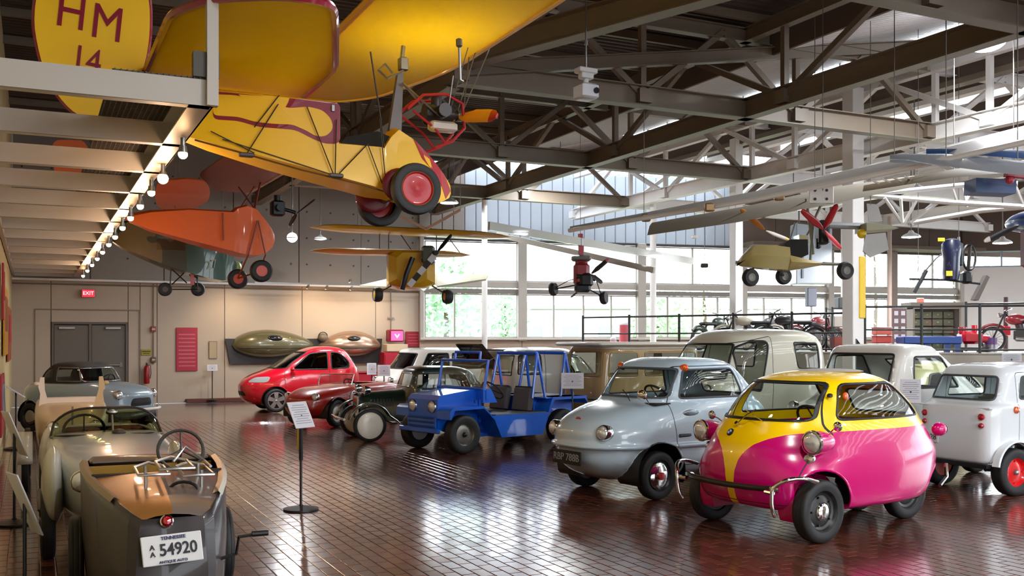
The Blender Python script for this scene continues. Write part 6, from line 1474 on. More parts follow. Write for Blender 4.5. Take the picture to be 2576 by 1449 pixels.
for px, py, v_, r in ((657, 682, 15.9, 28), (598, 702, 17.1, 25)):
    p = onV(px, py, v_); rr = r*p.y/F
    T = MB().lathe([(rr*.5, -.06), (rr*.85, -.07), (rr, -.03), (rr, .03), (rr*.85, .07), (rr*.5, .06)], p, -E2, 28).build('wheel', RUBBER, t, 50, M)
    MB().lathe([(rr*.56, .06), (rr*.45, .055), (.001, .065)], p, -E2, 22).build('rim', mat('orange_rim', '#c8441c', .4), T, 38, M)
b = MS()
for (x0, y0, x1, y1) in ((648, 555, 625, 640), (650, 555, 668, 640), (668, 640, 655, 680), (625, 640, 598, 700), (655, 682, 600, 700), (560, 535, 562, 605)): b.tube([onV(x0, y0, 16.1), onV(x1, y1, 16.1 if y1 < 650 else 16.4)], .014, 6)
b.build('undercarriage_strut', mat('rust_strut', '#8a3517', .5), t, 38, M)
p = onV(698, 525, V2); MB().bbox(p, (.22, .2, .26), .03, (E1, E2, EZ)).cyl(p, p+EZ*.22, .06, n=12).cyl(p+E2*.1, p-E2*.22, .06, n=12).cyl(p+E1*.1, p+E1*.3-EZ*.05, .03, n=10).build('engine', mat('black_engine', '#1f2023', .4, .5), t, 38, M)
hp = p+E1*.32-EZ*.06; blade(hp, Vector((.7, -.3, .45)), .42, .08, E1, mat('dark_blade', '#38302c', .4), mat('dark_blade', '#38302c', .4), t, M); blade(hp, Vector((-.3, .3, -.35)), .34, .08, E1, mat('dark_blade', '#38302c', .4), mat('pale_tip', '#cfc7bd', .4), t, M)
b = MS(); b.tube([onV(640, 525, V2), onZ(655, 460, 4.36)], .018, 6).tube([onV(600, 530, V2), onZ(640, 470, 4.36)], .014, 6).tube([onV(640, 525, V2), onZ(600, 470, 4.36)], .012, 6); b.build('wing_strut', mat('rust_strut', '#8a3517', .5), t, 38, M)
hangers(t, M, [onZ(600, 430, 4.4), onZ(690, 420, 4.4), onZ(450, 490, 4.16)])

# ---- green camouflaged airplane
t, M = craft('light_airplane', B(3.2, 19.5, 3.0), 'camouflaged brown and green airplane fuselage hanging under the orange one')
V3 = 19.5; CM1 = mat('camo_green', '#0f4a38', .35, 0, .6, .08)
cm = bpy.data.materials.new('camouflage_paint'); cm.use_nodes = True; n_ = cm.node_tree; bs = n_.nodes['Principled BSDF']; tcx = n_.nodes.new('ShaderNodeTexCoord'); vx = n_.nodes.new('ShaderNodeTexNoise'); vx.inputs['Scale'].default_value = 1.7; rr_ = n_.nodes.new('ShaderNodeValToRGB'); rr_.color_ramp.interpolation = 'CONSTANT'
rr_.color_ramp.elements[0].color = lin('#2f3524'); rr_.color_ramp.elements[1].position = .52; rr_.color_ramp.elements[1].color = lin('#6b5c3a')
n_.links.new(tcx.outputs['Object'], vx.inputs['Vector']); n_.links.new(vx.outputs['Fac'], rr_.inputs[0]); n_.links.new(rr_.outputs[0], bs.inputs['Base Color']); bs.inputs['Roughness'].default_value = .4
fuselage(t, M, [(284, 585, 608, .06), (310, 560, 624, .18), (360, 556, 644, .30), (420, 572, 668, .36), (470, 588, 684, .38)], V3, cm, 'rear_fuselage')
fuselage(t, M, [(470, 588, 684, .38), (520, 606, 698, .38), (560, 626, 706, .34), (588, 648, 702, .26), (600, 668, 692, .14)], V3, CM1, 'front_fuselage')
MB().box(onV(430, 610, V3-.4), (.5, .02, .28), (E1, E2, EZ)).build('side_window', GLASS, t, 0, M)
for px, py, v_ in ((415, 728, 19.1), (498, 728, 20.0)):
    p = onV(px, py, v_); rr = 17*p.y/F
    T = MB().lathe([(rr*.4, -.05), (rr*.85, -.06), (rr, -.03), (rr, .03), (rr*.85, .06), (rr*.4, .05)], p, -E2, 26).build('wheel', RUBBER, t, 50, M); MB().lathe([(rr*.45, .05), (.001, .055)], p, -E2, 18).build('rim', mat('dusty_rim', '#4a4038', .5), T, 38, M)
b = MS()
for (x0, y0, x1, y1) in ((430, 670, 428, 722), (430, 675, 470, 712), (470, 680, 432, 716), (470, 680, 498, 724), (415, 728, 498, 728), (495, 690, 497, 728), (440, 672, 498, 700)): b.tube([onV(x0, y0, V3), onV(x1, y1, V3)], .012, 6)
b.build('undercarriage_strut', BLACK, t, 38, M)
MB().bbox(onV(484, 700, V3-.2), (.07, .03, .26), .01, (E1, E2, EZ)).build('pink_tag', mat('pink_tag', '#c9788a', .6), t, 0, M)
p = onV(592, 672, V3); MB().ell(p, (.12, .14, .12), 14, 8, (E1, E2, EZ)).build('spinner', mat('yellow_green_nose', '#7d9a2a', .4), t, 38, M)
text_mesh('nose_number', '27', .22, mat('pale_print', '#9fb8a4', .5), t, M @ onV(532, 666, V3-.40), Vector((1, 0, .25)), Vector((-.25, 0, 1)), .004)
hangers(t, M, [onV(440, 585, V3), onV(560, 630, V3)])

# ---- yellow biplane seen from the front
t = empty('biplane', at(1040, 650, 20.0), .10, 'small yellow biplane with a striped propeller, nose toward the viewer', 'airplane'); M = inv(t)
YB = mat('biplane_yellow', '#c79a16', .4, 0, .5, .05)
def flat_wing(x0, y0, x1, y1, Y, ch, th, nm, m, tip=.5):
    a, b_ = at(x0, y0, Y), at(x1, y1, Y); R = []
    for s in np.linspace(0, 1, 21):
        k = min(1, (min(s, 1-s)/.16))**tip if min(s, 1-s) < .16 else 1; k = max(k, .05); c_ = a+(b_-a)*s
        R.append([c_+Vector((0, ch*k*.5*math.cos(q), th*k*(.5*math.sin(q)+.2*math.cos(q)**2))) for q in np.linspace(0, 2*PI, 13)[:-1]])
    return MB().rings(R, caps=True).build(nm, m, t, 50, M)
flat_wing(780, 572, 1287, 597, 20.0, .95, .13, 'upper_wing', YB); flat_wing(780, 632, 1184, 642, 20.1, .90, .12, 'lower_wing', YB)
fR = []
for Y, hw, zt, zb in ((19.6, .30, 3.32, 2.72), (19.7, .46, 3.38, 2.64), (20.3, .52, 3.42, 2.60), (21.2, .42, 3.42, 2.72), (22.6, .2, 3.4, 3.0), (23.4, .06, 3.4, 3.2)):
    cx_ = at(1036, 700, Y).x; fR.append([(cx_-hw, Y, zb+.08), (cx_-hw, Y, zt-.1), (cx_-hw*.6, Y, zt), (cx_+hw*.6, Y, zt), (cx_+hw, Y, zt-.1), (cx_+hw, Y, zb+.08), (cx_+hw*.5, Y, zb), (cx_-hw*.5, Y, zb)])
MB().rings(fR, caps=True).build('fuselage', YB, t, 30, M)
p = at(1078, 642, 19.5); MB().bbox(p, (.26, .3, .36), .04).bbox(p+EZ*.05, (.30, .26, .05), .01).bbox(p-EZ*.06, (.30, .26, .05), .01).build('engine', mat('green_grey_engine', '#4c524c', .4, .4), t, 38, M)
hb_ = at(1098, 636, 19.3); MB().cyl(hb_-Vector((0, -.2, 0)), hb_-Vector((0, .06, 0)), .05, n=12).build('propeller_hub', BLACK, t, 38, M)
blade(hb_, at(1132, 595, 19.3)-hb_, .46, .10, Vector((0, -1, 0)), BLACK, BLACK, t, M)
dl = at(1045, 700, 19.3)-hb_
for k in range(5):
    a, b_ = hb_+dl*(.1+k*.24), hb_+dl*(.1+(k+1)*.24); MB().bar(a, b_, .11, .03, (0, -1, 0)).build('propeller_stripe', BLACK if k % 2 else PAPER, t, 0, M)
MB().tube([at(1038, 648, 19.4), at(1022, 690, 19.35), at(1012, 728, 19.4)], .05, 8).build('exhaust_pipe', mat('black_engine', '#1f2023', .4, .5), t, 38, M)
b = MS()
for (x0, y0, x1, y1) in ((955, 580, 955, 640), (978, 582, 978, 640), (1098, 590, 1098, 640), (1008, 590, 1040, 636), (1130, 600, 1160, 640)): b.tube([at(x0, y0, 20), at(x1, y1, 20)], .012, 6)
b.tube([at(990, 716, 20), at(950, 738, 20)], .016, 6).tube([at(1085, 718, 20), at(1125, 742, 20)], .016, 6)
b.build('wing_strut', mat('brown_strut', '#4d3a22', .5), t, 38, M)
for px, py in ((950, 741), (1126, 746)):
    p = at(px, py, 20); r = .15; T = MB().lathe([(r*.4, -.06), (r*.85, -.08), (r, -.03), (r, .03), (r*.85, .08), (r*.4, .06)], p, Vector((-.92, -.4, 0)), 26).build('wheel', RUBBER, t, 50, M); MB().lathe([(r*.5, .07), (.001, .085)], p, Vector((-.92, -.4, 0)), 18).build('rim', YB, T, 38, M)
PT = mat('pale_translucent_fabric', '#a8a58a', .6)
MB().prism([at(905, 722, 21.5), at(1040, 690, 23), at(1228, 696, 23), at(1222, 706, 22.6), at(1060, 730, 21.4)], (0, 0, .04)).build('tailplane', PT, t, 0, M)
hangers(t, M, [at(900, 570, 20), at(1142, 580, 20)])

# ---- slatted hanging V brace above the biplane
t = empty('spreader_bar', at(1070, 575, 19), 0, 'bent wooden spreader bar hanging between the yellow wheel and the biplane', 'hanger'); M = inv(t)
MS().bar(at(1000, 540, 19), at(1072, 576, 19), .06, .05).bar(at(1072, 576, 19), at(1158, 528, 19), .06, .05).build('spreader_arm', mat('pale_pine', '#b98f78', .5), t, 0, M)
MS().tube([at(1158, 528, 19), Vector((at(1158, 528, 19).x, 19, 6.4))], .006, 5).tube([at(1000, 540, 19), Vector((at(1000, 540, 19).x, 19, 6.4))], .006, 5).build('suspension_cable', WIRE, t, 0, M)

# ---- red gyroplane in front of the windows
t = empty('gyroplane', at(1462, 680, 21.0), 0, 'small red and black gyroplane with long pale rotor blades, before the second window bay', 'gyroplane'); M = inv(t)
RG = mat('gyro_red', '#8c1a22', .4); A = lambda x, y, Y=21.0: at(x, y, Y)
MB().bbox(A(1462, 690), (.34, .5, .50), .08).bbox(A(1462, 668), (.26, .3, .25), .05).build('pod', RG, t, 38, M)
MB().bbox(A(1475, 705, 20.8), (.28, .25, .30), .06).cyl(A(1450, 695, 20.8), A(1498, 700, 20.8), .07, n=12).bbox(A(1465, 725, 20.8), (.34, .3, .18), .05).build('engine', mat('black_engine', '#1f2023', .4, .5), t, 38, M)
MB().prism([A(1455, 730), A(1470, 722), A(1440, 748), A(1433, 748)], (0, .05, 0)).build('keel_skid', mat('brown_skid', '#5a3530', .5), t, 0, M)
MB().bar(A(1462, 665), A(1460, 588), .09, .07).build('mast', mat('bright_red_mast', '#b0283c', .4), t, 0, M)
MB().bbox(A(1462, 650), (.42, .3, .13), .04).build('tank', mat('grey_tank', '#6d6a66', .4), t, 38, M)
RB = mat('pale_rotor', '#b9b9b0', .35, 0, .5)
MB().bar(A(1230, 568, 19), A(1742, 657, 24), .05, .16).build('rotor_blade', RB, t, 0, M)
MB().bar(A(1250, 590, 24), A(1645, 680, 20.2), .05, .12).build('rotor_blade', RB, t, 0, M)
MB().cyl(A(1460, 600), A(1460, 618), .07, n=12).build('rotor_head', STEEL, t, 38, M)
blade(A(1486, 690, 20.6), Vector((.5, 0, .42)), .5, .12, Vector((0, -1, 0)), mat('dark_blade', '#38302c', .4), mat('pink_tip', '#c97a86', .4), t, M); blade(A(1486, 690, 20.6), Vector((.4, 0, -.3)), .3, .12, Vector((0, -1, 0)), mat('dark_blade', '#38302c', .4), mat('dark_blade', '#38302c', .4), t, M)
MS().tube([A(1392, 728), A(1460, 715), A(1518, 748)], .016, 6).tube([A(1395, 725), A(1430, 706), A(1452, 700)], .010, 6).tube([A(1500, 705), A(1512, 742)], .012, 6).build('axle_strut', BLACK, t, 38, M)
for px, py in ((1392, 727), (1519, 749)):
    p = A(px, py); r = .145; MB().lathe([(r*.4, -.05), (r*.85, -.06), (r, -.02), (r, .02), (r*.85, .06), (r*.4, .05), (.001, .055)], p, Vector((.9, -.44, .1)), 24).build('wheel', RUBBER, t, 50, M)
hangers(t, M, [A(1460, 600)])

# ---- olive gyroplane
t = empty('gyroplane', at(1990, 640, 14.5), 0, 'olive gyroplane with a red four-blade pusher propeller, beside the yellow-guarded column', 'gyroplane'); M = inv(t)
A = lambda x, y, Y=14.5: at(x, y, Y); OL = mat('olive_pod_paint', '#ab9a5e', .35, 0, .6, .04)
pod = [(1852, 667, 662, .04), (1870, 640, 670, .14), (1892, 617, 674, .22), (1940, 618, 678, .27), (1974, 623, 681, .28), (1976, 643, 682, .28), (2020, 652, 676, .22), (2062, 660, 668, .10)]
R = []
for px, yt, yb, hw in pod:
    T, Bm = A(px, yt), A(px, yb); R.append([T+Vector((0, -hw, 0))+EZ*-.02, T, T+Vector((0, hw, 0))-EZ*.02, (T+Bm)/2+Vector((0, hw*1.1, 0)), Bm+Vector((0, hw*.6, 0)), Bm, Bm+Vector((0, -hw*.6, 0)), (T+Bm)/2+Vector((0, -hw*1.1, 0))])
MB().rings(R, caps=True).build('pod', OL, t, 40, M)
MB().prism([A(1974, 612, 14.3), A(1990, 602, 14.3), A(2032, 602, 14.3), A(2034, 640, 14.3), A(2012, 650, 14.3), A(1978, 642, 14.3)], (0, .4, 0)).build('cockpit_seat', mat('cockpit_black', '#17130f', .8), t, 0, M)
MB().prism([A(2010, 590, 14.35), A(2032, 592, 14.35), A(2036, 612, 14.35), A(2012, 612, 14.35)], (0, .3, 0)).build('headrest', OL, t, 0, M)
b = MS()
b.tube([A(2028, 500), A(2046, 640)], .022, 6).tube([A(2072, 500), A(2045, 560), A(2038, 658)], .02, 6).tube([A(2046, 560), A(1998, 655)], .014, 6).tube([A(1850, 660), A(2130, 665)], .025, 6).tube([A(2000, 560), A(1985, 610)], .012, 6).tube([A(2005, 560), A(2045, 565)], .012, 6)
b.build('mast_tube', mat('grey_green_tube', '#7c7b6a', .4), t, 38, M)
MB().bbox(A(2068, 590), (.16, .26, .30), .03).bbox(A(2066, 565), (.10, .2, .12), .02).cyl(A(2060, 582), A(2082, 582), .06, n=12).bbox(A(2058, 612), (.07, .1, .16), .02).build('engine', mat('black_engine', '#1f2023', .4, .5), t, 38, M)
hb_ = A(2072, 578, 14.25); PR_ = mat('propeller_red', '#b00f22', .3, 0, .7)
for x, y in ((2016, 528), (2106, 514), (2116, 627)): d = A(x, y, 14.25)-hb_; blade(hb_, d, d.length, .11, Vector((0, -1, 0)), PR_, PR_, t, M)
for x, y in ((1888, 698), (1971, 695), (2126, 681)):
    p = A(x, y, 14.2 if x != 1971 else 15.0); r = .128
    T = MB().lathe([(r*.45, -.05), (r*.85, -.055), (r, -.02), (r, .02), (r*.85, .055), (r*.45, .05)], p, Vector((.3, -.95, 0)), 26).build('wheel', RUBBER, t, 50, M); MB().lathe([(r*.5, .045), (r*.3, .02), (.001, .04)], p, Vector((.3, -.95, 0)), 18).build('rim', mat('pale_rim', '#9c9a94', .4), T, 38, M)
MS().tube([A(1888, 694, 14.3), A(1895, 676)], .016, 6).tube([A(1971, 694, 15), A(1965, 678)], .016, 6).tube([A(2126, 680, 14.3), A(2110, 664), A(2070, 662)], .018, 6).build('gear_strut', BLACK, t, 38, M)
FN = mat('pale_grey_fin', '#b3b2ae', .4)
MB().prism([A(2178, 590), A(2228, 585), A(2236, 628), A(2190, 648), (A(2172, 632))], (0, .03, 0)).build('tail_fin', FN, t, 0, M)
MB().prism([A(2182, 512), A(2208, 514), A(2220, 556), A(2186, 558)], (0, .03, 0)).build('upper_fin', FN, t, 0, M)
MB().prism([A(2180, 560), A(2240, 566), A(2262, 574), A(2180, 580)], (0, .5, 0)).build('tailplane', mat('olive_fabric', '#a5a386', .5), t, 0, M)
MB().tube([A(2060, 566, 14.8), A(2190, 570, 14.8)], .05, 8).build('tail_boom', mat('grey_tube', '#8b8d90', .35, .5), t, 38, M)
MB().ell(A(2168, 588, 14.6), (.07, .05, .07), 14, 8).build('yellow_tail_hub', mat('safety_yellow', '#e3bd16', .4), t, 38, M)
blade(A(1925, 580, 15.2), Vector((-.4, 0, .35)), .5, .1, Vector((0, -1, 0)), mat('orange_blade', '#d58a3c', .4), mat('orange_blade', '#d58a3c', .4), t, M, 'front_propeller_blade'); blade(A(1925, 580, 15.2), Vector((.5, 0, -.2)), .4, .08, Vector((0, -1, 0)), mat('pale_tip', '#cfc7bd', .4), mat('yellow_tip', '#d8c15a', .4), t, M, 'front_propeller_blade')
hangers(t, M, [A(2050, 510), A(2190, 515)])

# ---- the white ultralight's long wings
t = empty('ultralight_wing', at(1900, 500, 13), 0, 'long white ultralight wing stretching from the middle to the right edge', 'airplane wing'); M = inv(t)
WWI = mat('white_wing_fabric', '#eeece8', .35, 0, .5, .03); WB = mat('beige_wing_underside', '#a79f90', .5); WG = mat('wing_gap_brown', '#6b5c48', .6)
def long_wing(pts, th, m, nm, par=t, M_=M):
    R = []
    for (a, b_) in pts: R.append([a, (a+b_)/2+EZ*th, b_, (a+b_)/2-EZ*th*.3])
    return MB().rings(R, caps=True).build(nm, m, par, 60, M_)
long_wing([(at(1432, 584, 16), at(1436, 574, 16.3)), (at(1600, 556, 15), at(1610, 540, 15.6)), (at(1900, 503, 13.4), at(1915, 478, 14.2)), (at(2250, 430, 11.8), at(2265, 396, 12.6)), (at(2620, 350, 10.4), at(2640, 300, 11.3))], .06, WWI, 'wing_panel')
MB().tube([at(1432, 580, 16), at(1900, 502, 13.35), at(2250, 430, 11.7), at(2620, 348, 10.3)], .035, 8).build('leading_edge_tube', WWI, t, 38, M)
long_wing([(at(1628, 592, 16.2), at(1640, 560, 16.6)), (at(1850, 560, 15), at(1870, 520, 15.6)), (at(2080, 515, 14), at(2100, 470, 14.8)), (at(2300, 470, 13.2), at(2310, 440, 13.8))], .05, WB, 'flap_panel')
for x, y in ((1625, 548), (1785, 522), (1960, 494)):
    MB().bbox(at(x, y, 15.1 if x < 1700 else 13.8), (.14, .1, .12), .02).build('wing_fitting', mat('old_brass_fitting', '#9a7a52', .4, .4), t, 38, M)
pz_ = at(2066, 490, 13.7); q = MB().bbox(pz_, (.34, .02, .24), .04).build('gusset_plate', WWI, t, 38, M)
for dx in (-.09, .07):
    for dz in (-.06, .06): MB().cyl(pz_+Vector((dx, -.012, dz)), pz_+Vector((dx, -.018, dz)), .02, n=10).build('plate_hole', BLACK, q, 38, M)
hangers(t, M, [at(1620, 545, 15.2), at(2070, 480, 13.4), at(2250, 400, 12.2)])
t = empty('swept_wing', at(2400, 410, 11), 0, 'pale grey wing with a blue painted edge at the right border', 'airplane wing'); M = inv(t)
long_wing([(at(2238, 408, 11.6), at(2240, 390, 11.8)), (at(2380, 418, 11), at(2380, 385, 11.5)), (at(2520, 436, 10.4), at(2520, 400, 11.0)), (at(2640, 446, 10), at(2640, 410, 10.6))], .05, mat('cool_grey_wing', '#b3b9c2', .35, 0, .5), 'wing_panel', t, M)
long_wing([(at(2330, 386, 11.6), at(2330, 380, 11.7)), (at(2480, 392, 11.2), at(2480, 374, 11.4)), (at(2640, 405, 10.8), at(2640, 380, 11.1))], .04, mat('blue_wing_edge', '#2f5f9f', .35, 0, .5), 'blue_edge', t, M)
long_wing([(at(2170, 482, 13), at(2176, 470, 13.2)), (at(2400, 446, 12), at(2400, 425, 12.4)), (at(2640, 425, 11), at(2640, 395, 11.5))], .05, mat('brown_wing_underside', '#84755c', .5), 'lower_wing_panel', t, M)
for k in range(6): MB().bar(at(2190+k*28, 452-k*3, 12.6), at(2212+k*28, 462-k*3, 12.6), .02).build('wing_rib', WWI, t, 0, M)
MB().bar(at(2440, 470, 11.4), at(2540, 474, 11.4), .3, .16).build('blue_panel', mat('deep_blue_panel', '#1d4478', .4), t, 0, M)
MB().bar(at(2530, 438, 11), at(2640, 450, 11), .1, .05).ell(at(2540, 452, 11), (.05, .04, .05), 12, 8).build('red_fitting', mat('red_stripe', '#b3323f', .4), t, 0, M)
hangers(t, M, [at(2380, 395, 11.2), at(2560, 400, 10.7)])
# ---- white triangular lattice boom
t = empty('lattice_boom', at(2350, 490, 15), 0, 'white triangular lattice boom below the pale wings at right', 'lattice boom'); M = inv(t)
b = MS(); L1 = [at(2185, 490, 15.5), at(2420, 466, 15), at(2560, 462, 14.6)]; L2 = [at(2185, 492, 15.5), at(2400, 510, 15), at(2570, 520, 14.6)]; L3 = [at(2300, 560, 16), at(2470, 530, 15.3), at(2640, 515, 14.6)]
for Lp in (L1, L2, L3): b.tube(Lp, .04, 8)
b.build('boom_chord', M_STEELW, t, 38, M)
b = MS()
for (x0, y0, x1, y1) in ((2225, 498, 2268, 560), (2266, 500, 2270, 560), (2305, 505, 2275, 560), (2360, 510, 2290, 560), (2420, 466, 2432, 520), (2395, 470, 2408, 510), (2450, 468, 2425, 515), (2552, 462, 2576, 520)): b.tube([at(x0, y0, 15.2), at(x1, y1, 15.3)], .025, 6)
b.build('boom_brace', M_STEELW, t, 38, M)
MS().tube([at(2400, 470, 15), Vector((at(2400, 470, 15).x, 15, 6.3))], .008, 5).tube([at(2550, 462, 14.6), Vector((at(2550, 462, 14.6).x, 14.6, 6.3))], .008, 5).build('suspension_cable', WIRE, t, 0, M)

# ---- navy gyroplane
t = empty('gyroplane', at(2400, 660, 17), 0, 'navy gyroplane with yellow emblems and a round shrouded propeller, at far right', 'gyroplane'); M = inv(t)
A = lambda x, y, Y=17.0: at(x, y, Y); NV = mat('navy_paint', '#121a3c', .4, 0, .5)
R = []
for y, hw, dp in ((704, .11, .14), (690, .12, .16), (650, .12, .17), (630, .145, .16), (615, .15, .15), (604, .11, .12), (600, .04, .05)):
    c_ = A(2392+(704-y)*.02, y); R.append([c_+Vector((hw*math.cos(q)*1.1, dp*math.sin(q), 0)) for q in np.linspace(0, 2*PI, 17)[:-1]])
MB().rings(R, caps=True).build('pod', NV, t, 38, M)
YL = mat('emblem_yellow', '#d8c52e', .5)
MB().bbox(A(2388, 688, 16.83), (.11, .01, .09), .02).build('emblem', YL, t, 0, M); MB().bbox(A(2368, 603, 16.86), (.12, .02, .07), .02).build('emblem', YL, t, 0, M)
MS().tube([A(2288, 702, 17), A(2380, 704), A(2465, 714)], .02, 6).tube([A(2320, 690, 17), A(2355, 650), A(2368, 640)], .012, 6).tube([A(2300, 735, 17), A(2320, 700), A(2330, 680)], .035, 6).build('undercarriage_bar', mat('dark_bar', '#2b2c31', .5), t, 38, M)
MB().prism([A(2482, 692), A(2490, 697), A(2462, 756), A(2450, 754)], (0, .14, 0)).build('skid', mat('grey_brown_skid', '#5b504c', .6), t, 0, M)
MB().tube([A(2438+16*math.cos(q), 648+32*math.sin(q), 17.3) for q in np.linspace(0, 2*PI, 25)[:-1]], .02, 6, closed=True).build('propeller_shroud', BLACK, t, 38, M)
MB().bar(A(2440, 618, 17.3), A(2436, 678, 17.3), .06, .02).build('propeller', mat('dark_blade', '#38302c', .4), t, 0, M)
MB().bbox(A(2430, 698), (.16, .2, .22), .04).bbox(A(2415, 640), (.08, .1, .4), .02).build('engine', mat('black_engine', '#1f2023', .4, .5), t, 38, M)
MB().tube([A(2415, 660), A(2412, 596)], .02, 6).build('mast', STEEL, t, 38, M)
hangers(t, M, [A(2412, 600), A(2310, 702)])
# ---- blue nacelle at the edge
t = empty('engine_nacelle', at(2596, 556, 12), 0, 'blue aircraft nose with a black propeller blade at the right border', 'airplane'); M = inv(t)
MB().ell(at(2596, 556, 12), (.22, .5, .13), 22, 12).build('nacelle', mat('nacelle_blue', '#0f4f9f', .3, 0, .8), t, 38, M)
blade(at(2566, 566, 11.6), at(2478, 606, 11.6)-at(2566, 566, 11.6), .46, .09, Vector((0, -1, 0)), BLACK, mat('pale_tip', '#cfc7bd', .4), t, M, 'propeller_blade')
MB().bbox(at(2590, 620, 12), (.1, .3, .5), .03).build('lower_fairing', mat('dark_maroon', '#6b0a20', .35), t, 38, M)
hangers(t, M, [at(2590, 548, 12)])
# ---- projector
t = empty('projector', at(1474, 232, 11.5), .5, 'white box projector hanging on a rod in the upper middle', 'projector')
MB().bbox((0, 0, 0), (.22, .24, .17), .02).build('housing', mat('projector_white', '#c9ccd2', .4), t)
MB().bbox((0, 0, .19), (.16, .10, .08), .01).bbox((0, 0, .245), (.24, .14, .06), .008).cyl((0, 0, .08), (0, 0, .16), .03, n=12).build('mount', mat('mount_white', '#c4c4c8', .4), t)
MB().cyl((.06, -.12, .0), (.06, -.14, .0), .035, n=18).build('lens', mat('lens_dark', '#2a2c33', .1), t)
MB().tube([(0, 0, .27), (0, 0, 3.1)], .010, 6).cyl((0, 0, .55), (0, 0, .60), .022, n=8).build('hanging_rod', STEEL, t)
# ================================================================== RAISED PLATFORM AT RIGHT REAR
PZ = 1.34
MPL = mat('cream_grey_platform', '#aaa69b', .7, var=.04)
def gpt(px, Y): p = at(px, HY, Y); return Vector((p.x, p.y, 0))
t = empty('display_platform', gpt(2180, 19.5), 0, 'long raised cream platform with black pipe railings behind the cars at right', 'platform'); M = inv(t); t['kind'] = 'structure'; del t['category']; t.name = 'trim_2'
c4 = [gpt(1452, 24.4), gpt(2170, 19.9), gpt(2640, 19.0), gpt(2660, 25.5), gpt(2385, 29.0), gpt(1452, 27.0)]
MB().prism([p+EZ*.02 for p in c4], EZ*(PZ-.06)).build('platform_body', MPL, t, 0, M); MB().prism([p+EZ*(PZ-.035) for p in c4], EZ*.035).build('platform_deck', mat('platform_top', '#8f8a80', .6), t, 0, M)
MB().bar(c4[1]+EZ*(.75)-Vector((0, .02, 0)), c4[2]+EZ*.75-Vector((0, .02, 0)), .03, .03).build('face_rail', mat('face_rail', '#8f897c', .6), t, 0, M)
RL = mat('black_rail_pipe', '#2b2a2c', .45)
def railing(pts, h, nm, lab, mid=True, drop=False):
    t = empty('pipe_railing', pts[0], 0, lab, 'railing'); M = inv(t)
    b = MB().tube([p+EZ*h for p in pts], .022, 8)
    b.build('top_rail', RL, t, 38, M)
    if mid: MB().tube([p+EZ*h*.5 for p in pts], .018, 8).build('mid_rail', RL, t, 38, M); MB().tube([p+EZ*.06 for p in pts], .018, 8).build('toe_rail', RL, t, 38, M)
    for a, c_ in zip(pts[:-1], pts[1:]):
        n = max(1, round((c_-a).length/1.25))
        for k in range(n+1):
            if k == n and c_ is not pts[-1]: continue
            q = a+(c_-a)*k/n; MB().cyl(q+EZ*.0, q+EZ*(h+.05), .03, n=8).build('rail_post', RL, t, 38, M)
    return t
up = EZ*PZ
railing([c4[0]+up+Vector((.15, .1, 0)), c4[1]+up+Vector((-.1, .1, 0))], .80, '', 'black pipe railing along the left half of the raised platform')
railing([c4[1]+up+Vector((.1, .15, 0)), c4[2]+up+Vector((-.1, .15, 0))], .92, '', 'black pipe railing along the right half of the raised platform')
railing([gpt(2430, 22)+up, gpt(2640, 21.4)+up], 1.05, '', 'black pipe railing at the rear of the platform before the white wall', mid=False)
def motorcycle(p, rz, lab, col, s=1.0, seatc='#1d1b1c'):
    t = empty('motorcycle', p, rz, lab, 'motorcycle'); P = paint('motorcycle_'+col[1:], col, .3)
    for x in (.55*s, -.55*s):
        r = .27*s; T = MB().lathe([(r*.78, -.035), (r*.95, -.045), (r, 0), (r*.95, .045), (r*.78, .035)], (x, 0, r), (0, 1, 0), 24).build('wheel', RUBBER, t, 50)
        b = MB().lathe([(r*.8, -.02), (r*.76, 0), (r*.8, .02)], (x, 0, r), (0, 1, 0), 20).cyl((x, -.05, r), (x, .05, r), .03, n=10)
        for k in range(8): a = PI*k/8; b.bar((x-r*.78*math.cos(a), 0, r-r*.78*math.sin(a)), (x+r*.78*math.cos(a), 0, r+r*.78*math.sin(a)), .008)
        b.build('rim', STEEL, T)
        MB().tube([(x+(r+.04)*math.cos(a), 0, r+(r+.04)*math.sin(a)) for a in np.linspace(.5, 2.4, 8)], .035, 6).build('mudguard', P, t)
    MB().ell((.10*s, 0, .68*s), (.22*s, .10*s, .12*s), 16, 8).build('fuel_tank', P, t)
    MB().bbox((-.25*s, 0, .64*s), (.48*s, .2*s, .08*s), .03).build('saddle', mat('saddle_'+seatc[1:], seatc, .6), t)
    MB().tube([(.55*s, .05, .27*s), (.34*s, .04, .78*s), (.30*s, 0, .86*s)], .018, 6).tube([(.55*s, -.05, .27*s), (.34*s, -.04, .78*s)], .018, 6).tube([(.3*s, 0, .8*s), (-.1, 0, .3*s), (-.55*s, 0, .27*s), (-.3*s, 0, .6*s), (.25*s, 0, .72*s)], .018, 6).build('frame', BLACK, t)
    MB().tube([(.2*s, -.30, .92*s), (.32*s, -.12, .86*s), (.32*s, .12, .86*s), (.2*s, .30, .92*s)], .014, 6).build('handlebar', CHROME, t)
    MB().bbox((0, 0, .36*s), (.30*s, .22*s, .28*s), .05).cyl((0, 0, .4*s), (.05, 0, .58*s), .08*s, n=12).build('engine', mat('engine_grey', '#4c4a4c', .4, .6), t)
    MB().tube([(.1*s, .12, .3*s), (-.6*s, .13, .24*s)], .03, 8).build('exhaust', CHROME, t); MB().lathe([(.02, -.08), (.07, 0), (.065, .02), (.001, .03)], (.42*s, 0, .78*s), (1, 0, 0), 14).build('headlamp', CHROME, t)
    return t
motorcycle(gpt(1985, 21.9)+up, 2.9, 'black motorcycle on the platform behind the tall cream van roof', '#2a2a2e')
motorcycle(gpt(2050, 23.3)+up, .4, 'dark red motorcycle beside the black one on the platform', '#6e1420')
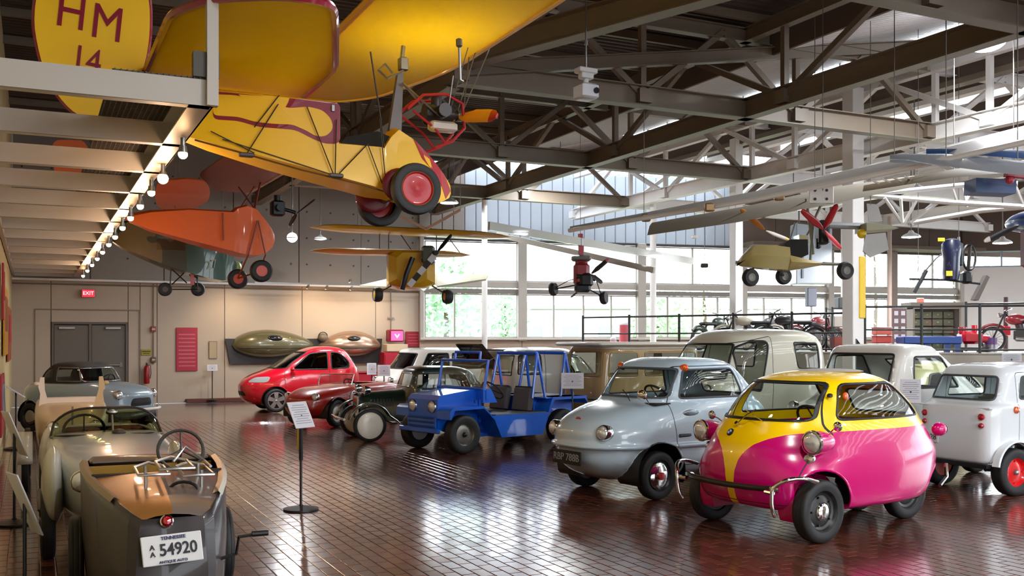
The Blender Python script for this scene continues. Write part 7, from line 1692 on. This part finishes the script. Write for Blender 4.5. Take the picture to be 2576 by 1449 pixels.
motorcycle(gpt(1930, 24.0)+up, .2, 'grey motorcycle at the left of the platform bikes', '#6b6d72')
motorcycle(gpt(2570, 21.0)+up, 2.6, 'dark red motorcycle on the platform at the right border', '#8c1626')
motorcycle(gpt(1885, 22.6)+up, 3.0, 'cream and black motorcycle at the far left of the platform bikes', '#b8b0a0')
motorcycle(gpt(2100, 24.6)+up, 2.2, 'red motorcycle seen behind the shelf rack', '#a01824')
motorcycle(gpt(1800, 24.2)+up, .6, 'dark green motorcycle alone on the left stretch of the platform', '#2c3a30')
def crate_stack(p, lab, items, frame=True, w_=.62, h_=.95):
    t = empty('shelf_rack', p, 0, lab, 'shelf'); b = MB()
    for x in (-w_/2, w_/2):
        for y in (-.2, .2): b.box((x, y, h_/2), (.035, .035, h_))
    for k in range(3): b.box((0, 0, .05+k*(h_-.08)/2), (w_, .42, .025))
    b.build('rack_frame', BLACK, t, 0)
    for i, (x, z, c_) in enumerate(items): MB().bbox((x, -.02, z), (.22, .3, .24), .015).build('storage_tray', mat('tray_'+c_[1:], c_, .5), t)
    return t
crate_stack(gpt(2122, 21.2)+up, 'black rack of white and red boxes left of the white column', [(-.15, .20, '#8a3a2c'), (.14, .20, '#a0442c'), (-.15, .64, '#cfc6bd'), (.14, .64, '#c9b8ac'), (-.05, 1.04, '#5c5f60')])
for i, (z, c_) in enumerate(((.09, '#a33a3a'), (.27, '#b8493f'), (.45, '#c25a4c'))):
    t = empty('plastic_crate', gpt(2218, 21.5)+up+EZ*(z-.09), 0, 'salmon red crate right of the yellow-guarded column, %s of three' % ('lowest', 'middle', 'topmost')[i], 'crate', 'stacked salmon crates')
    MB().bbox((0, 0, .085), (.34, .3, .165), .015).build('box', mat('crate_'+c_[1:], c_, .5), t); MB().bbox((0, 0, .155), (.37, .33, .02), .005).build('rim', mat('crate_rim', '#8c3030', .5), t)
t = empty('fuel_pump', gpt(1572, 24.6)+up, 0, 'pinkish red round-topped cylinder standing at the left end of the platform', 'fuel pump'); PK = mat('salmon_pump', '#d9626e', .4)
MB().cyl((0, 0, 0), (0, 0, .62), .14, n=24).build('column', PK, t); MB().ell((0, 0, .62), (.14, .14, .10), 20, 8).build('dome', mat('pump_white', '#d8d8dc', .3), t); MB().cyl((0, 0, .14), (0, 0, .17), .15, n=24).build('band', mat('pump_dark_band', '#8c2a36', .4), t)
t = empty('fuel_pump', gpt(1543, 24.5)+up, 0, 'short pale pink canister left of the pinkish red cylinder', 'canister')
MB().cyl((0, 0, 0), (0, 0, .24), .09, .08, 20).build('body', mat('pale_pink_can', '#e09aa2', .4), t); MB().ell((0, 0, .26), (.08, .08, .08), 16, 8).build('cap', mat('pump_white', '#d8d8dc', .3), t)
# blue lift table
t = empty('lift_table', gpt(2336, 20.6)+up, -.1, 'dark blue workbench on black legs on the platform', 'bench'); BB = mat('workbench_blue', '#16408c', .4)
MB().bbox((0, 0, .25), (1.15, .6, .16), .02).build('bench_top', BB, t)
for x in (-.5, -.1, .3, .5): MB().box((x, -.2, .09), (.1, .1, .18)).build('leg', BB, t, 0)
# glass display cabinet
t = empty('display_cabinet', gpt(2345, 23.5)+up, 0, 'large glass-fronted cabinet of grey drawers behind the blue workbench', 'cabinet'); CB = mat('cabinet_taupe', '#7d7368', .5)
MB().box((0, .25, .5), (1.08, .04, 1.0)).box((-.54, 0, .5), (.04, .54, 1.0)).box((.54, 0, .5), (.04, .54, 1.0)).box((0, 0, .02), (1.1, .54, .04)).box((0, 0, 1.0), (1.12, .56, .05)).box((0, 0, 1.08), (1.25, .6, .10)).build('cabinet_case', CB, t, 0)
for k in range(5):
    for j in range(4):
        d_ = MB().bbox((-.39+j*.26, .10, .12+k*.18), (.235, .2, .155), .008).build('drawer', mat('drawer_grey', '#918679', .5), t, 0); MB().bbox((-.39+j*.26, -.01, .13+k*.18), (.05, .012, .03), .004).build('label_holder', mat('brass_label', '#d8c39a', .4), d_, 0)
MB().box((0, -.25, .5), (1.05, .008, .92)).build('glass_door', GLASS, t, 0)
t = empty('red_lamp_box', gpt(2315, 23.4)+up+EZ*1.18, 0, 'small glowing red sign on top of the glass cabinet', 'sign'); MB().bbox((0, 0, 0), (.16, .08, .11), .01).build('case', mat('sign_housing', '#8f7f78', .5), t); MB().box((0, -.043, 0), (.13, .005, .08)).build('face', mat('lit_red_small', '#ff5a4a', .4, emit='#ff4a3a', es=1.0), t, 0)
t = empty('magazine_rack', gpt(2262, 23.0)+up, 0, 'dark framed board of pale cards left of the glass cabinet', 'display rack'); MB().bbox((0, 0, .5), (.34, .05, 1.0), .01).build('board', mat('rack_mauve', '#6e5a5c', .5), t, 0)
for k in range(5):
    for j in range(2): MB().box((-.08+j*.16, -.03, .15+k*.18), (.09, .006, .10)).build('card', PAPER, t, 0)
# red engine on a stand, purple drum
t = empty('engine_display', gpt(2440, 20.6)+up, 0, 'bright red engine on a low stand to the right of the blue workbench', 'engine'); RE = paint('engine_red', '#c0142c', .3)
MB().bbox((0, 0, .30), (.44, .36, .26), .06).cyl((-.15, 0, .40), (-.15, 0, .52), .09, n=14).cyl((.1, 0, .40), (.1, 0, .56), .07, n=14).cyl((.2, 0, .28), (.38, 0, .26), .08, n=14).build('engine_block', RE, t); MB().box((0, 0, .08), (.6, .4, .04)).box((-.25, 0, .04), (.04, .4, .08)).box((.25, 0, .04), (.04, .4, .08)).build('stand', BLACK, t, 0)
t = empty('drum', gpt(2492, 20.6)+up, 0, 'small purple and silver drum beside the red engine', 'drum'); MB().cyl((0, 0, 0), (0, 0, .16), .13, n=22).build('shell', mat('silver_grey_shell', '#8e8a92', .3, .5), t); MB().cyl((0, 0, .16), (0, 0, .30), .12, n=22).build('upper_shell', mat('purple_shell', '#5a3572', .4), t)
t = empty('pennant_post', gpt(2530, 22.0)+up, 0, 'dark post with a red sign box standing on the platform at right', 'post'); MB().cyl((0, 0, 0), (0, 0, 1.2), .05, n=12).build('post', mat('dark_mauve_post', '#4a2f38', .5), t); MB().bbox((0, -.05, .45), (.16, .08, .22), .02).build('sign_box', RE, t)
# black leaning ramp behind the white coupe and duct on the window wall
t = empty('black_cover', gpt(2212, 13.9), -.3, 'black angular cover standing behind the white wedge-roofed coupe', 'cover'); MB().prism([(-.30, 0, 0), (.18, 0, 0), (.18, 0, 1.16), (.10, 0, 1.28), (-.16, 0, 1.42), (-.30, 0, 1.62)], (0, .5, 0)).build('panel', BLACK, t, 0)
MB().tube([(-.3, 0, .02), (.18, 0, .02)], .02, 6).build('foot_rail', RL, t)
t = empty('air_duct', at(2040, 680, 26.5), 0, 'grey ventilation duct hanging before the fourth window bay', 'duct'); M = inv(t); DG = mat('galvanised_duct', '#8d9298', .35, .6)
MB().bbox(at(2040, 640, 26.5), (.95, .6, 1.6), .02).build('duct_body', DG, t, 0, M); MB().bbox(at(2040, 748, 26.5), (.25, .25, .5), .02).build('duct_outlet', mat('dark_duct', '#4c4f5c', .5), t, 0, M); MB().bar(at(2018, 700, 26.2), at(2018, 610, 26.2), .06).build('duct_seam', mat('dark_duct', '#4c4f5c', .5), t, 0, M)
MB().tube([at(2010, 560, 26.5), up_to_roof(at(2010, 560, 26.5))], .02, 6).build('duct_hanger', WIRE, t, 0, M)
# low speaker boxes and small clutter hung on the window wall
for px, py, nm, lb, s in ((1772, 668, 'wall_speaker', 'tiny dark model hanging before the upper third window', .18), (1747, 596, 'camera_box', 'small white box under the siding edge', .14)):
    t = empty(nm, at(px, py, 25.6), 0, lb, 'box'); MB().bbox((0, 0, 0), (s, s*.8, s*.6), .02).build('case', DARKIN if px > 1760 else M_WHITEW, t); MB().tube([(0, 0, s*.3), (0, 0, up_to_roof(at(px, py, 25.6)).z-at(px, py, 25.6).z)], .008, 5).build('hanging_wire', WIRE, t, 0)
